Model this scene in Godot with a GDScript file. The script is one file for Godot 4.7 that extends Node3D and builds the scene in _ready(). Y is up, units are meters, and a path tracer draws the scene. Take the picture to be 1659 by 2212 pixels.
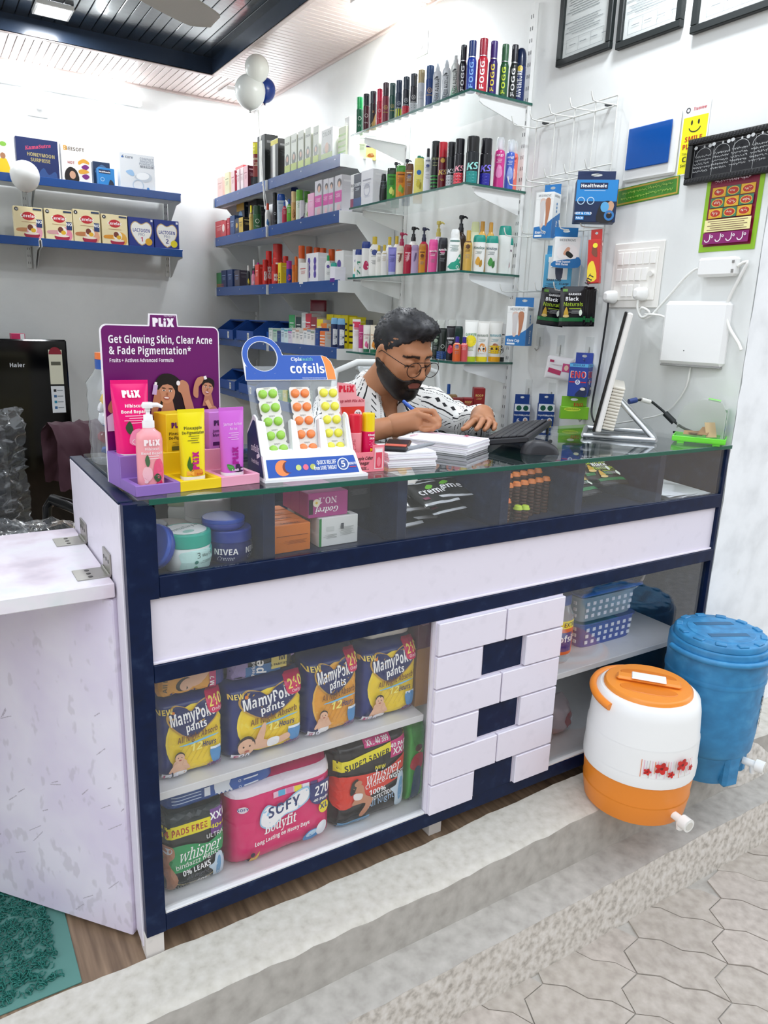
extends Node3D

const XW := 1.798    # inner face of the right-hand wall
const ZB := -3.768   # inner face of the back wall
const YC := 2.738    # underside of the ceiling
const YT := 1.049    # top of the counter glass
const FLOOR_Y := 0.04

var mats := {}
var used := {}
var text_cache := {}
var fonts := {}

class Mb:
	var v := PackedVector3Array()
	var n := PackedVector3Array()
	var c := PackedColorArray()
	var uv := PackedVector2Array()
	var ix := PackedInt32Array()
	var col := Color.WHITE
	var xf := Transform3D()
	var fm = null       # maps (x, y, layer) of a print to a point on the surface
	var layer := 0.0

	func ink(s) -> Mb:
		col = (s if s is Color else Color(s)).srgb_to_linear()
		return self

	func put(p: Vector3, nn: Vector3, t := Vector2.ZERO) -> int:
		v.append(xf * p)
		n.append((xf.basis * nn).normalized())
		c.append(col)
		uv.append(t)
		return v.size() - 1

	func tri(a: Vector3, b: Vector3, d: Vector3) -> void:
		var nn := (d - a).cross(b - a)
		if nn.length_squared() < 1e-18:
			return
		ix.append(put(a, nn)); ix.append(put(b, nn)); ix.append(put(d, nn))

	func quad(a: Vector3, b: Vector3, d: Vector3, e: Vector3) -> void:
		tri(a, b, d); tri(a, d, e)

	func face(a: Vector3, b: Vector3, d: Vector3, e: Vector3, to: Vector3) -> void:
		if (d - a).cross(b - a).dot(to) >= 0.0:
			quad(a, b, d, e)
		else:
			quad(a, e, d, b)

	func box(o: Vector3, s: Vector3, bev := 0.0) -> Mb:
		var h := s * 0.5
		bev = minf(bev, minf(h.x, minf(h.y, h.z)) * 0.9)
		var q := h - Vector3.ONE * bev
		for ax in 3:
			for sg in [-1.0, 1.0]:
				var p := Vector3.ZERO; p[ax] = sg * h[ax]
				var e := Vector3.ZERO; e[(ax + 1) % 3] = q[(ax + 1) % 3]
				var f := Vector3.ZERO; f[(ax + 2) % 3] = q[(ax + 2) % 3]
				face(o + p - e - f, o + p + e - f, o + p + e + f, o + p - e + f, p)
		if bev > 0.0:
			for ax in 3:
				var b1 := (ax + 1) % 3
				var b2 := (ax + 2) % 3
				for s1 in [-1.0, 1.0]:
					for s2 in [-1.0, 1.0]:
						var l := Vector3.ZERO; l[ax] = q[ax]
						var p1 := Vector3.ZERO; p1[b1] = s1 * h[b1]; p1[b2] = s2 * q[b2]
						var p2 := Vector3.ZERO; p2[b1] = s1 * q[b1]; p2[b2] = s2 * h[b2]
						face(o + p1 - l, o + p1 + l, o + p2 + l, o + p2 - l, p1 + p2)
			for sx in [-1.0, 1.0]:
				for sy in [-1.0, 1.0]:
					for sz in [-1.0, 1.0]:
						var sgn := Vector3(sx, sy, sz)
						var k := q * sgn
						var a := o + k + Vector3(sx * bev, 0, 0)
						var b := o + k + Vector3(0, sy * bev, 0)
						var d := o + k + Vector3(0, 0, sz * bev)
						if (d - a).cross(b - a).dot(sgn) > 0: tri(a, b, d)
						else: tri(a, d, b)
		return self

	func box2(a: Vector3, b: Vector3, bev := 0.0) -> Mb:
		return box((a + b) * 0.5, (b - a).abs(), bev)

	func loft(rows: Array, e := 2.0, segs := 24, cap0 := true, cap1 := true) -> Mb:
		var base := v.size()
		var rings := rows.size()
		var cs := []
		for k in segs:
			var t := TAU * k / segs
			var ct := cos(t); var st := sin(t)
			cs.append(Vector2(signf(ct) * pow(absf(ct), 2.0 / e), signf(st) * pow(absf(st), 2.0 / e)))
		for r in rows:
			var sx: float = r[3] if r.size() > 3 else 0.0
			var sz: float = r[4] if r.size() > 4 else 0.0
			for k in segs:
				v.append(xf * Vector3(r[1] * cs[k].x + sx, r[0], r[2] * cs[k].y + sz))
				n.append(Vector3.ZERO); c.append(col); uv.append(Vector2(float(k) / segs, r[0]))
		for i in rings - 1:
			if absf(rows[i][0] - rows[i + 1][0]) < 1e-7 and absf(rows[i][1] - rows[i + 1][1]) < 1e-7 and absf(rows[i][2] - rows[i + 1][2]) < 1e-7:
				continue
			for k in segs:
				var k2 := (k + 1) % segs
				_st(base + i * segs + k, base + i * segs + k2, base + (i + 1) * segs + k2)
				_st(base + i * segs + k, base + (i + 1) * segs + k2, base + (i + 1) * segs + k)
		for i in range(base, v.size()):
			n[i] = n[i].normalized() if n[i].length_squared() > 1e-20 else Vector3.UP
		if cap0: _cap(rows[0], cs, -1.0)
		if cap1: _cap(rows[-1], cs, 1.0)
		return self

	func _st(a: int, b: int, d: int) -> void:
		var nn := (v[d] - v[a]).cross(v[b] - v[a])
		if nn.length_squared() < 1e-20: return
		n[a] += nn; n[b] += nn; n[d] += nn
		ix.append(a); ix.append(b); ix.append(d)

	func _cap(r: Array, cs: Array, up: float) -> void:
		if r[1] < 1e-6 or r[2] < 1e-6: return
		var sx: float = r[3] if r.size() > 3 else 0.0
		var sz: float = r[4] if r.size() > 4 else 0.0
		var m := put(Vector3(sx, r[0], sz), Vector3(0, up, 0))
		var f := v.size()
		for q in cs: put(Vector3(r[1] * q.x + sx, r[0], r[2] * q.y + sz), Vector3(0, up, 0))
		for k in cs.size():
			var k2 := (k + 1) % cs.size()
			if up > 0: ix.append(m); ix.append(f + k); ix.append(f + k2)
			else: ix.append(m); ix.append(f + k2); ix.append(f + k)

	func tube(path: Array, r, segs := 8, caps := true) -> Mb:
		var m := path.size()
		var up := Vector3.UP
		var base := v.size()
		var side := Vector3.ZERO
		for i in m:
			var d: Vector3 = (path[mini(i + 1, m - 1)] - path[maxi(i - 1, 0)]).normalized()
			if i == 0:
				if absf(d.y) > 0.9: up = Vector3.RIGHT
				side = d.cross(up).normalized()
			else:
				side = (side - d * side.dot(d)).normalized()
			var oth := d.cross(side)
			var rr: float = r[i] if r is Array else r
			for k in segs:
				var t := TAU * k / segs
				v.append(xf * (path[i] + (side * cos(t) + oth * sin(t)) * rr))
				n.append((xf.basis * (side * cos(t) + oth * sin(t))).normalized()); c.append(col); uv.append(Vector2.ZERO)
		for i in m - 1:
			for k in segs:
				var k2 := (k + 1) % segs
				var a := base + i * segs + k; var b := base + i * segs + k2
				var d2 := b + segs; var e := a + segs
				ix.append(a); ix.append(d2); ix.append(b); ix.append(a); ix.append(e); ix.append(d2)
		if caps:
			for en in [0, m - 1]:
				var d: Vector3 = path[1] - path[0] if en == 0 else path[m - 1] - path[m - 2]
				var nn := -d if en == 0 else d
				var o := put(path[en], nn)
				var f := v.size()
				for k in segs:
					var src := v[base + en * segs + k]
					v.append(src); n.append((xf.basis * nn).normalized()); c.append(col); uv.append(Vector2.ZERO)
				for k in segs:
					var k2 := (k + 1) % segs
					if en == 0: ix.append(o); ix.append(f + k); ix.append(f + k2)
					else: ix.append(o); ix.append(f + k2); ix.append(f + k)
		return self

	func prism(poly: PackedVector2Array, z0: float, z1: float, hole := PackedVector2Array()) -> Mb:
		var pts := poly
		if Geometry2D.is_polygon_clockwise(pts):
			pts.reverse()
		if hole.size():
			var h := hole
			if not Geometry2D.is_polygon_clockwise(h): h.reverse()
			var bi := 0; var bj := 0; var bd := 1e9
			for i in pts.size():
				for j in h.size():
					if pts[i].distance_to(h[j]) < bd: bd = pts[i].distance_to(h[j]); bi = i; bj = j
			var m := PackedVector2Array()
			for i in bi + 1: m.append(pts[i])
			for j in h.size() + 1: m.append(h[(bj + j) % h.size()])
			for i in range(bi, pts.size()): m.append(pts[i])
			var t2 := Geometry2D.triangulate_polygon(m)
			_sheet(m, t2, z0, z1)
			_rim(pts, z0, z1); _rim(h, z0, z1)
			return self
		_sheet(pts, Geometry2D.triangulate_polygon(pts), z0, z1)
		_rim(pts, z0, z1)
		return self

	func _sheet(m: PackedVector2Array, t: PackedInt32Array, z0: float, z1: float) -> void:
		for i in range(0, t.size(), 3):
			var a := m[t[i]]; var b := m[t[i + 1]]; var d := m[t[i + 2]]
			if (b - a).cross(d - a) > 0:
				var q := b; b = d; d = q
			tri(Vector3(a.x, a.y, z1), Vector3(b.x, b.y, z1), Vector3(d.x, d.y, z1))
			tri(Vector3(a.x, a.y, z0), Vector3(d.x, d.y, z0), Vector3(b.x, b.y, z0))

	func _rim(p: PackedVector2Array, z0: float, z1: float) -> void:
		for i in p.size():
			var a := p[i]; var b := p[(i + 1) % p.size()]
			quad(Vector3(a.x, a.y, z0), Vector3(a.x, a.y, z1), Vector3(b.x, b.y, z1), Vector3(b.x, b.y, z0))

	func grid(nx: int, ny: int, f: Callable, flip := false) -> Mb:
		var base := v.size()
		for j in ny + 1:
			for i in nx + 1:
				var p: Vector3 = f.call(float(i) / nx, float(j) / ny)
				v.append(xf * p); n.append(Vector3.ZERO); c.append(col); uv.append(Vector2(float(i) / nx, float(j) / ny))
		for j in ny:
			for i in nx:
				var a := base + j * (nx + 1) + i
				var b := a + 1; var e := a + nx + 1; var d := e + 1
				if flip:
					_st(a, b, d); _st(a, d, e)
				else:
					_st(a, d, b); _st(a, e, d)
		for i in range(base, v.size()):
			n[i] = n[i].normalized() if n[i].length_squared() > 1e-20 else Vector3.UP
		return self

	func at(x: float, y: float) -> Vector3:
		return fm.call(x, y, layer) if fm != null else Vector3(x, y, layer)

	func lift() -> void:
		layer += 0.00012

	var lim := 0.014           # on a curved face longer edges are split

	func ptri(a: Vector2, b: Vector2, d: Vector2) -> void:
		if fm != null:
			var la := a.distance_squared_to(b); var lb := b.distance_squared_to(d); var lc := d.distance_squared_to(a)
			var lm := maxf(la, maxf(lb, lc))
			if lm > lim * lim:
				if lm == la:
					var q := (a + b) * 0.5
					ptri(a, q, d); ptri(q, b, d)
				elif lm == lb:
					var q := (b + d) * 0.5
					ptri(a, b, q); ptri(a, q, d)
				else:
					var q := (a + d) * 0.5
					ptri(a, b, q); ptri(q, b, d)
				return
		if (b - a).cross(d - a) > 0:
			var q := b; b = d; d = q
		tri(at(a.x, a.y), at(b.x, b.y), at(d.x, d.y))

	func rect(x: float, y: float, w: float, h: float, s, rot := 0.0) -> Mb:
		ink(s); lift()
		var nx := 1
		var ny := 1
		for j in ny:
			for i in nx:
				var q := []
				for k in [[i, j], [i + 1, j], [i + 1, j + 1], [i, j + 1]]:
					q.append(Vector2(x, y) + Vector2(w * (float(k[0]) / nx - 0.5), h * (float(k[1]) / ny - 0.5)).rotated(rot))
				ptri(q[0], q[1], q[2]); ptri(q[0], q[2], q[3])
		return self

	func ell(x: float, y: float, rx: float, ry: float, s, rot := 0.0, segs := 18, a0 := 0.0, a1 := TAU) -> Mb:
		ink(s); lift()
		var o := Vector2(x, y)
		for k in segs:
			var t := lerpf(a0, a1, float(k) / segs); var t2 := lerpf(a0, a1, float(k + 1) / segs)
			ptri(o, o + Vector2(cos(t) * rx, sin(t) * ry).rotated(rot), o + Vector2(cos(t2) * rx, sin(t2) * ry).rotated(rot))
		return self

	func ring(x: float, y: float, rx: float, ry: float, w: float, s, a0 := 0.0, a1 := TAU, segs := 20) -> Mb:
		ink(s); lift()
		var o := Vector2(x, y)
		for k in segs:
			var t := lerpf(a0, a1, float(k) / segs); var t2 := lerpf(a0, a1, float(k + 1) / segs)
			var p := Vector2(cos(t), sin(t)); var q := Vector2(cos(t2), sin(t2))
			var ro := Vector2(rx, ry); var ri := Vector2(rx - w, ry - w)
			ptri(o + p * ri, o + p * ro, o + q * ro); ptri(o + p * ri, o + q * ro, o + q * ri)
		return self

	func poly(pts, s) -> Mb:
		ink(s); lift()
		var m: PackedVector2Array
		if pts is PackedVector2Array:
			m = pts
		else:
			m = PackedVector2Array()
			for i in range(0, pts.size(), 2): m.append(Vector2(pts[i], pts[i + 1]))
		var t := Geometry2D.triangulate_polygon(m)
		for i in range(0, t.size(), 3): ptri(m[t[i]], m[t[i + 1]], m[t[i + 2]])
		return self

	func blob(pts: Array, s, sub := 4) -> Mb:
		var m := PackedVector2Array()
		var k := pts.size() / 2
		for i in k:
			var p := []
			for j in 4:
				var w := (i + j - 1 + k) % k
				p.append(Vector2(pts[w * 2], pts[w * 2 + 1]))
			for u in sub: m.append(p[1].cubic_interpolate(p[2], p[0], p[3], float(u) / sub))
		return poly(m, s)

	func stroke(pts: Array, w: float, s) -> Mb:
		ink(s); lift()
		for i in range(0, pts.size() - 2, 2):
			var a := Vector2(pts[i], pts[i + 1]); var b := Vector2(pts[i + 2], pts[i + 3])
			var d := (b - a).normalized() * w * 0.5
			var k := d.orthogonal()
			a -= d * 0.6; b += d * 0.6
			ptri(a - k, b - k, b + k); ptri(a - k, b + k, a + k)
		return self

	func mesh() -> ArrayMesh:
		var arr := []
		arr.resize(Mesh.ARRAY_MAX)
		arr[Mesh.ARRAY_VERTEX] = v
		arr[Mesh.ARRAY_NORMAL] = n
		arr[Mesh.ARRAY_COLOR] = c
		arr[Mesh.ARRAY_TEX_UV] = uv
		arr[Mesh.ARRAY_INDEX] = ix
		var m := ArrayMesh.new()
		m.add_surface_from_arrays(Mesh.PRIMITIVE_TRIANGLES, arr)
		return m

func lettering(m: Mb, words: String, x: float, y: float, h: float, ink, o := {}) -> void:
	var key: String = words + str(o.get("b", true)) + str(o.get("s", false))
	if not text_cache.has(key):
		var fk := str(o.get("b", true)) + str(o.get("s", false))
		if not fonts.has(fk):
			var f := SystemFont.new()
			f.font_names = PackedStringArray(["Droid Serif" if o.get("s", false) else "Droid Sans"])
			f.font_weight = 700 if o.get("b", true) else 400
			fonts[fk] = f
		var t := TextMesh.new()
		t.font = fonts[fk]; t.text = words; t.font_size = 32; t.pixel_size = 0.01; t.depth = 0.0; t.curve_step = 1.6
		t.horizontal_alignment = HORIZONTAL_ALIGNMENT_LEFT; t.vertical_alignment = VERTICAL_ALIGNMENT_BOTTOM
		var arr := t.get_mesh_arrays()
		var pv: PackedVector3Array = arr[Mesh.ARRAY_VERTEX]
		var pi: PackedInt32Array = arr[Mesh.ARRAY_INDEX] if arr[Mesh.ARRAY_INDEX] != null else PackedInt32Array()
		var out := PackedVector2Array()
		if pi.is_empty():
			for q in pv: out.append(Vector2(q.x, q.y))
		else:
			for k in pi: out.append(Vector2(pv[k].x, pv[k].y))
		var lo := Vector2(1e9, 1e9); var hi := Vector2(-1e9, -1e9)
		for q in out: lo = lo.min(q); hi = hi.max(q)
		text_cache[key] = [out, lo, hi]
	var e: Array = text_cache[key]
	var lo2: Vector2 = e[1]
	var hi2: Vector2 = e[2]
	var sy: float = h / 0.2285           # h: height of a capital letter
	var sx: float = sy * o.get("sx", 1.0)
	if o.has("w"): sx = o.w / maxf(hi2.x - lo2.x, 1e-6)
	if o.has("h"): sy = h / maxf(hi2.y - lo2.y, 1e-6)
	var off: float = (hi2.x - lo2.x) * sx * o.get("a", 0.5)
	var oy: float = -lo2.y * sy if o.has("h") else -o.get("y0", base_y) * sy
	m.ink(ink); m.lift()
	var sl: float = o.get("i", 0.0)
	var rt: float = o.get("r", 0.0)
	var pts: PackedVector2Array = e[0]
	var org := Vector2(x, y)
	for k in range(0, pts.size(), 3):
		var q := []
		for j in 3:
			var p := pts[k + j]
			var yy := p.y * sy + oy
			q.append(org + Vector2((p.x - lo2.x) * sx - off + yy * sl, yy).rotated(rt))
		m.ptri(q[0], q[1], q[2])

var base_y := 0.0      # where a capital letter's foot lies in the cached lettering

func plain_mat(key: String, rough := 0.5, metal := 0.0, coat := 0.0) -> StandardMaterial3D:
	if not mats.has(key):
		var m := StandardMaterial3D.new()
		m.vertex_color_use_as_albedo = true
		m.roughness = rough
		m.metallic = metal
		if coat > 0.0:
			m.clearcoat_enabled = true; m.clearcoat = coat; m.clearcoat_roughness = 0.1
		mats[key] = m
	return mats[key]

func numbered(called: String) -> String:
	if not used.has(called):
		used[called] = 0
		return called
	used[called] += 1
	return "%s_%03d" % [called, used[called]]

func part(called: String, m: Mb, mat: Material, parent: Node) -> MeshInstance3D:
	var o := MeshInstance3D.new()
	o.name = called
	o.mesh = m.mesh()
	o.material_override = mat
	parent.add_child(o, true)
	return o

func thing(called: String, label: String, category: String, at := Vector3.ZERO, turn := 0.0, group := "") -> Node3D:
	var o := Node3D.new()
	o.name = numbered(called)
	add_child(o)
	o.position = at
	o.rotation.y = turn
	o.set_meta("label", label)
	o.set_meta("category", category)
	if group: o.set_meta("group", group)
	return o

func solo(called: String, m: Mb, mat: Material, label: String, category: String, at := Vector3.ZERO, turn := 0.0, group := "") -> MeshInstance3D:
	var o := part(numbered(called), m, mat, self)
	o.position = at
	o.rotation.y = turn
	o.set_meta("label", label)
	o.set_meta("category", category)
	if group: o.set_meta("group", group)
	return o

func structure(called: String, m: Mb, mat: Material) -> MeshInstance3D:
	var o := part(called, m, mat, self)
	o.set_meta("kind", "structure")
	return o

func copy(src: Node3D, at: Vector3, turn: float, label := "", group := "") -> Node3D:
	var o: Node3D = src.duplicate()
	var nm := String(src.name)
	if nm.length() > 4 and nm[-4] == "_" and nm.substr(nm.length() - 3).is_valid_int(): nm = nm.substr(0, nm.length() - 4)
	o.name = numbered(nm)
	add_child(o)
	o.position = at
	o.rotation.y = turn
	if label: o.set_meta("label", label)
	if group: o.set_meta("group", group)
	return o

func noise_tex(freq: float, ramp: Array, size := 512, octaves := 4, seed_ := 1, as_normal := false, bump := 4.0) -> NoiseTexture2D:
	var f := FastNoiseLite.new()
	f.seed = seed_; f.frequency = freq; f.fractal_octaves = octaves
	var t := NoiseTexture2D.new()
	t.width = size; t.height = size; t.seamless = true; t.noise = f
	if as_normal:
		t.as_normal_map = true; t.bump_strength = bump
	else:
		var g := Gradient.new()
		var offs := PackedFloat32Array(); var cols := PackedColorArray()
		for r in ramp: offs.append(r[0]); cols.append(Color(r[1]))
		g.offsets = offs; g.colors = cols
		t.color_ramp = g
	return t

func rough_mat(key: String, ramp: Array, freq: float, scale: float, rough: float, bump := 2.0, seed_ := 1) -> StandardMaterial3D:
	if not mats.has(key):
		var m := StandardMaterial3D.new()
		m.albedo_texture = noise_tex(freq, ramp, 512, 5, seed_)
		m.normal_enabled = true
		m.normal_texture = noise_tex(freq * 2.0, [], 512, 4, seed_ + 7, true, bump)
		m.normal_scale = 0.14
		m.uv1_triplanar = true; m.uv1_world_triplanar = true
		m.uv1_scale = Vector3.ONE * scale
		m.roughness = rough
		mats[key] = m
	return mats[key]

func _ready() -> void:
	base_y = 0.08
	var cam := Camera3D.new()
	cam.transform = Transform3D(Basis(V(0.84977, 0.03405, 0.52604), V(0.10332, 0.9678, -0.22956), V(-0.51692, 0.24942, 0.81889)), V(-0.28072, 1.37124, 1.3198))
	cam.fov = rad_to_deg(2.0 * atan(1106.0 / 1582.33))
	cam.near = 0.02
	add_child(cam)
	var sky_mat := ProceduralSkyMaterial.new()
	sky_mat.sky_top_color = Color(0.93, 0.96, 1.0)
	sky_mat.sky_horizon_color = Color(0.97, 0.98, 1.0)
	sky_mat.ground_bottom_color = Color(0.55, 0.52, 0.48)
	sky_mat.ground_horizon_color = Color(0.75, 0.73, 0.7)
	sky_mat.sun_angle_max = 0.0
	var sky := Sky.new()
	sky.sky_material = sky_mat
	var env := Environment.new()
	env.background_mode = Environment.BG_SKY
	env.sky = sky
	env.background_energy_multiplier = SKY_E
	env.tonemap_mode = Environment.TONE_MAPPER_LINEAR
	env.tonemap_exposure = 1.8
	env.sdfgi_enabled = true
	env.ssao_enabled = true
	env.ssil_enabled = true
	var we := WorldEnvironment.new()
	we.environment = env
	add_child(we)
	for q in [[1.56, YC, -1.8], [1.56, YC, -3.5], [1.56, YC, -0.28], [0.455, YC + 0.085, -3.07], [0.42, YC + 0.085, -1.1], [-0.75, YC + 0.085, -3.07], [-0.75, YC + 0.085, -1.1]]:
		panel_lamp(V(q[0], q[1], q[2]))
	tube_lamp()
	bulb_lamp()
	room()
	outside()
	counter()
	counter_stock()
	low_stock()
	counter_top()
	back_wall_things()
	shelving()
	shelf_goods()
	wall_things()
	behind_counter()
	coolers()
	shopkeeper()

const SKY_E := 1.3
const PANEL_E := 0.55

func glow_mat(key: String, c: Color, e: float) -> StandardMaterial3D:
	if not mats.has(key):
		var m := StandardMaterial3D.new()
		m.albedo_color = Color(0.9, 0.9, 0.9)
		m.emission_enabled = true
		m.emission = c
		m.emission_energy_multiplier = e
		mats[key] = m
	return mats[key]

func panel_lamp(p: Vector3) -> void:
	var lab := "white square ceiling lamp set in the pale slats" if p.y < YC + 0.01 else "white square ceiling lamp on the dark glossy ceiling panel"
	var o := thing("ceiling_lamp", lab, "lamp", p, 0.0, "pale ceiling lamps" if p.y < YC + 0.01 else "dark panel lamps")
	var f := Mb.new().ink("#f4f4f2")
	f.box2(V(-0.085, -0.022, -0.085), V(0.085, -0.001, -0.073), 0.002)
	f.box2(V(-0.085, -0.022, 0.073), V(0.085, -0.001, 0.085), 0.002)
	f.box2(V(-0.085, -0.022, -0.073), V(-0.073, -0.001, 0.073), 0.002)
	f.box2(V(0.073, -0.022, -0.073), V(0.085, -0.001, 0.073), 0.002)
	part("frame", f, fin("satin"), o)
	part("diffuser", Mb.new().box(V(0, -0.013, 0), V(0.146, 0.018, 0.146)), glow_mat("panel_glow", Color(0.96, 0.98, 1.0), 4.0), o)
	var l := AreaLight3D.new()
	l.area_size = Vector2(0.144, 0.144)
	l.light_color = Color(0.95, 0.975, 1.0)
	l.light_energy = PANEL_E
	l.area_range = 8.0
	l.shadow_enabled = true
	l.rotation.x = -PI / 2
	l.position = V(0, -0.0235, 0)
	l.name = "panel_light"
	o.add_child(l)

func tube_lamp() -> void:
	var o := thing("tube_lamp", "long white tube lamp on the back wall above the shelves", "lamp", V(0.43, 2.625, ZB))
	part("tube", Mb.new().tube([V(-0.6, 0, 0.045), V(0.598, 0, 0.045)], 0.013, 14), glow_mat("tube_glow", Color(0.95, 0.98, 1.0), 5.0), o)
	var b := Mb.new().ink("#f2f2f0").box2(V(-0.6, -0.014, 0.001), V(0.598, 0.014, 0.03), 0.003)
	for x in [-0.6, 0.6]: b.box(V(x, 0, 0.03), V(0.02, 0.032, 0.05), 0.004)
	part("batten", b, fin("satin"), o)
	for x in [-0.4, 0.0, 0.4]:
		var l := OmniLight3D.new()
		l.light_color = Color(0.95, 0.98, 1.0); l.light_energy = 0.045; l.light_size = 0.02; l.omni_range = 8.0; l.omni_attenuation = 2.0
		l.shadow_enabled = true; l.position = V(x, 0, 0.08); l.name = "tube_light"
		o.add_child(l)

func bulb_lamp() -> void:
	var o := thing("wall_bulb", "round lit bulb in an angled holder on a square wall plate", "lamp", V(XW, 2.6, -1.79), -PI / 2)
	part("wall_plate", Mb.new().ink("#f1f1ef").box(V(0.0, 0.0, 0.006), V(0.1, 0.1, 0.011), 0.003), fin("satin"), o)
	var h := Mb.new().ink("#ecece8")
	h.tube([V(0, 0, 0.01), V(0, 0, 0.03), V(-0.008, -0.004, 0.05), V(-0.03, -0.008, 0.07)], [0.03, 0.028, 0.024, 0.022], 16)
	part("holder", h, fin("satin"), o)
	var g := Mb.new()
	g.xf = Transform3D(Basis(V(0, 0, 1), deg_to_rad(0)), V(-0.075, -0.012, 0.09))
	g.loft([[-0.03, 0.001, 0.001], [-0.028, 0.013, 0.013], [-0.02, 0.023, 0.023], [-0.008, 0.03, 0.03], [0.006, 0.031, 0.031], [0.018, 0.025, 0.025], [0.027, 0.014, 0.014], [0.03, 0.001, 0.001]], 2.0, 20)
	part("bulb", g, glow_mat("bulb_glow", Color(1.0, 0.99, 0.97), 5.0), o)
	var l := OmniLight3D.new()
	l.light_color = Color(1.0, 0.99, 0.97); l.light_energy = 0.08; l.light_size = 0.035; l.omni_range = 8.0; l.omni_attenuation = 2.0
	l.shadow_enabled = true; l.position = V(-0.075, -0.012, 0.09); l.name = "bulb_light"
	o.add_child(l)

func room() -> void:
	var wall := rough_mat("wall_paint", [[0.0, "#e0e2e0"], [0.5, "#e5e7e5"], [1.0, "#e9ebe9"]], 0.006, 0.7, 0.55, 0.6, 3)
	wall.normal_scale = 0.25
	structure("wall_right", Mb.new().box2(V(XW, -0.3, ZB - 0.2), V(XW + 0.25, YC + 0.4, -0.002)), wall)
	structure("wall_back", Mb.new().box2(V(-1.7, -0.3, ZB - 0.2), V(XW, YC + 0.4, ZB)), wall)
	structure("wall_left", Mb.new().box2(V(-1.7, -0.3, ZB), V(-1.5, YC + 0.4, 0.0)), wall)
	var jamb := Mb.new()
	var rough := FastNoiseLite.new(); rough.seed = 5; rough.frequency = 5.0
	var bump := func(x, y): return rough.get_noise_2d(x * 3.0, y * 3.0) * 0.004
	jamb.grid(24, 60, func(u, w): return V(XW + u * 0.9, lerpf(0.05, YC + 0.4, w), bump.call(u, w * 3.0)))
	jamb.box2(V(XW + 0.251, -0.3, -0.25), V(XW + 0.9, YC + 0.4, -0.006))
	structure("wall_front", jamb, rough_mat("whitewash", [[0.0, "#dfe1e2"], [0.35, "#e9ebec"], [0.6, "#eff1f2"], [1.0, "#f3f5f6"]], 0.012, 1.1, 0.8, 3.0, 11))
	var fm := StandardMaterial3D.new()
	fm.albedo_texture = wood_tex()
	fm.uv1_triplanar = true; fm.uv1_world_triplanar = true; fm.uv1_scale = V(0.9, 0.9, 0.9)
	fm.roughness = 0.5
	structure("floor", Mb.new().box2(V(-1.5, -0.3, ZB), V(XW, FLOOR_Y, 0.0)), fm)
	var slab := Mb.new().ink("#6d6664")
	slab.box2(V(-1.5, YC + 0.008, ZB), V(XW, YC + 0.02, -3.295))
	slab.box2(V(1.345, YC + 0.008, -3.295), V(XW, YC + 0.02, 0.0))
	slab.box2(V(-1.5, YC + 0.008, -3.295), V(-1.05, YC + 0.02, 0.0))
	slab.box2(V(-1.5, YC + 0.1, ZB), V(XW, YC + 0.4, 0.0))
	var ceil := structure("ceiling", slab, fin("matte"))
	var pale := StandardMaterial3D.new()
	pale.albedo_color = Color("#c9bab5"); pale.roughness = 0.28
	var dark := StandardMaterial3D.new()
	dark.albedo_color = Color("#27313c"); dark.roughness = 0.16; dark.metallic = 0.0
	dark.normal_enabled = true; dark.normal_texture = noise_tex(0.03, [], 256, 3, 21, true, 1.2); dark.normal_scale = 0.12
	dark.uv1_triplanar = true; dark.uv1_scale = Vector3.ONE * 3.0
	var m1 := Mb.new().box(V(0, 0.005, 0), V(0.036, 0.008, 0.472), 0.0015).mesh()
	var m2 := Mb.new().box(V(0, 0.005, 0), V(0.452, 0.008, 0.036), 0.0015).mesh()
	var m3 := Mb.new().box(V(0, 0.006, 0), V(0.057, 0.01, 3.29), 0.002).mesh()
	var m4 := Mb.new().box(V(0, 0.005, 0), V(0.45, 0.008, 0.036), 0.0015).mesh()
	for i in 82: slat(ceil, m1, pale, V(XW - 0.02 - i * 0.04, YC, -3.5315))
	for i in 82: slat(ceil, m2, pale, V(1.5715, YC, -3.275 + i * 0.04))
	for i in 82: slat(ceil, m4, pale, V(-1.275, YC, -3.275 + i * 0.04))
	for i in 39: slat(ceil, m3, dark, V(1.315 - i * 0.061, YC + 0.085, -1.65))
	var tray := Mb.new().ink("#2f3d4f")
	tray.box2(V(-1.05, YC + 0.0, -3.299), V(1.349, YC + 0.1, -3.287))
	tray.box2(V(1.337, YC + 0.0, -3.287), V(1.349, YC + 0.1, 0.0))
	tray.box2(V(-1.062, YC + 0.0, -3.287), V(-1.05, YC + 0.1, 0.0))
	part("tray_side", tray, fin("gloss"), ceil)
	var edge := Mb.new().ink("#b9aaa5")
	edge.box2(V(-1.05, YC - 0.004, -3.312), V(1.36, YC + 0.006, -3.287), 0.002)
	edge.box2(V(1.337, YC - 0.004, -3.287), V(1.362, YC + 0.006, 0.0), 0.002)
	edge.box2(V(XW - 0.018, YC - 0.012, ZB), V(XW, YC + 0.004, -0.25), 0.003)
	edge.box2(V(-1.5, YC - 0.012, ZB), V(XW - 0.018, YC + 0.004, ZB + 0.018), 0.003)
	part("edging", edge, fin("satin"), ceil)

func slat(parent: Node, mesh: Mesh, mat: Material, p: Vector3) -> void:
	var o := MeshInstance3D.new()
	o.name = "slat"; o.mesh = mesh; o.material_override = mat; o.position = p
	parent.add_child(o, true)

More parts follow.
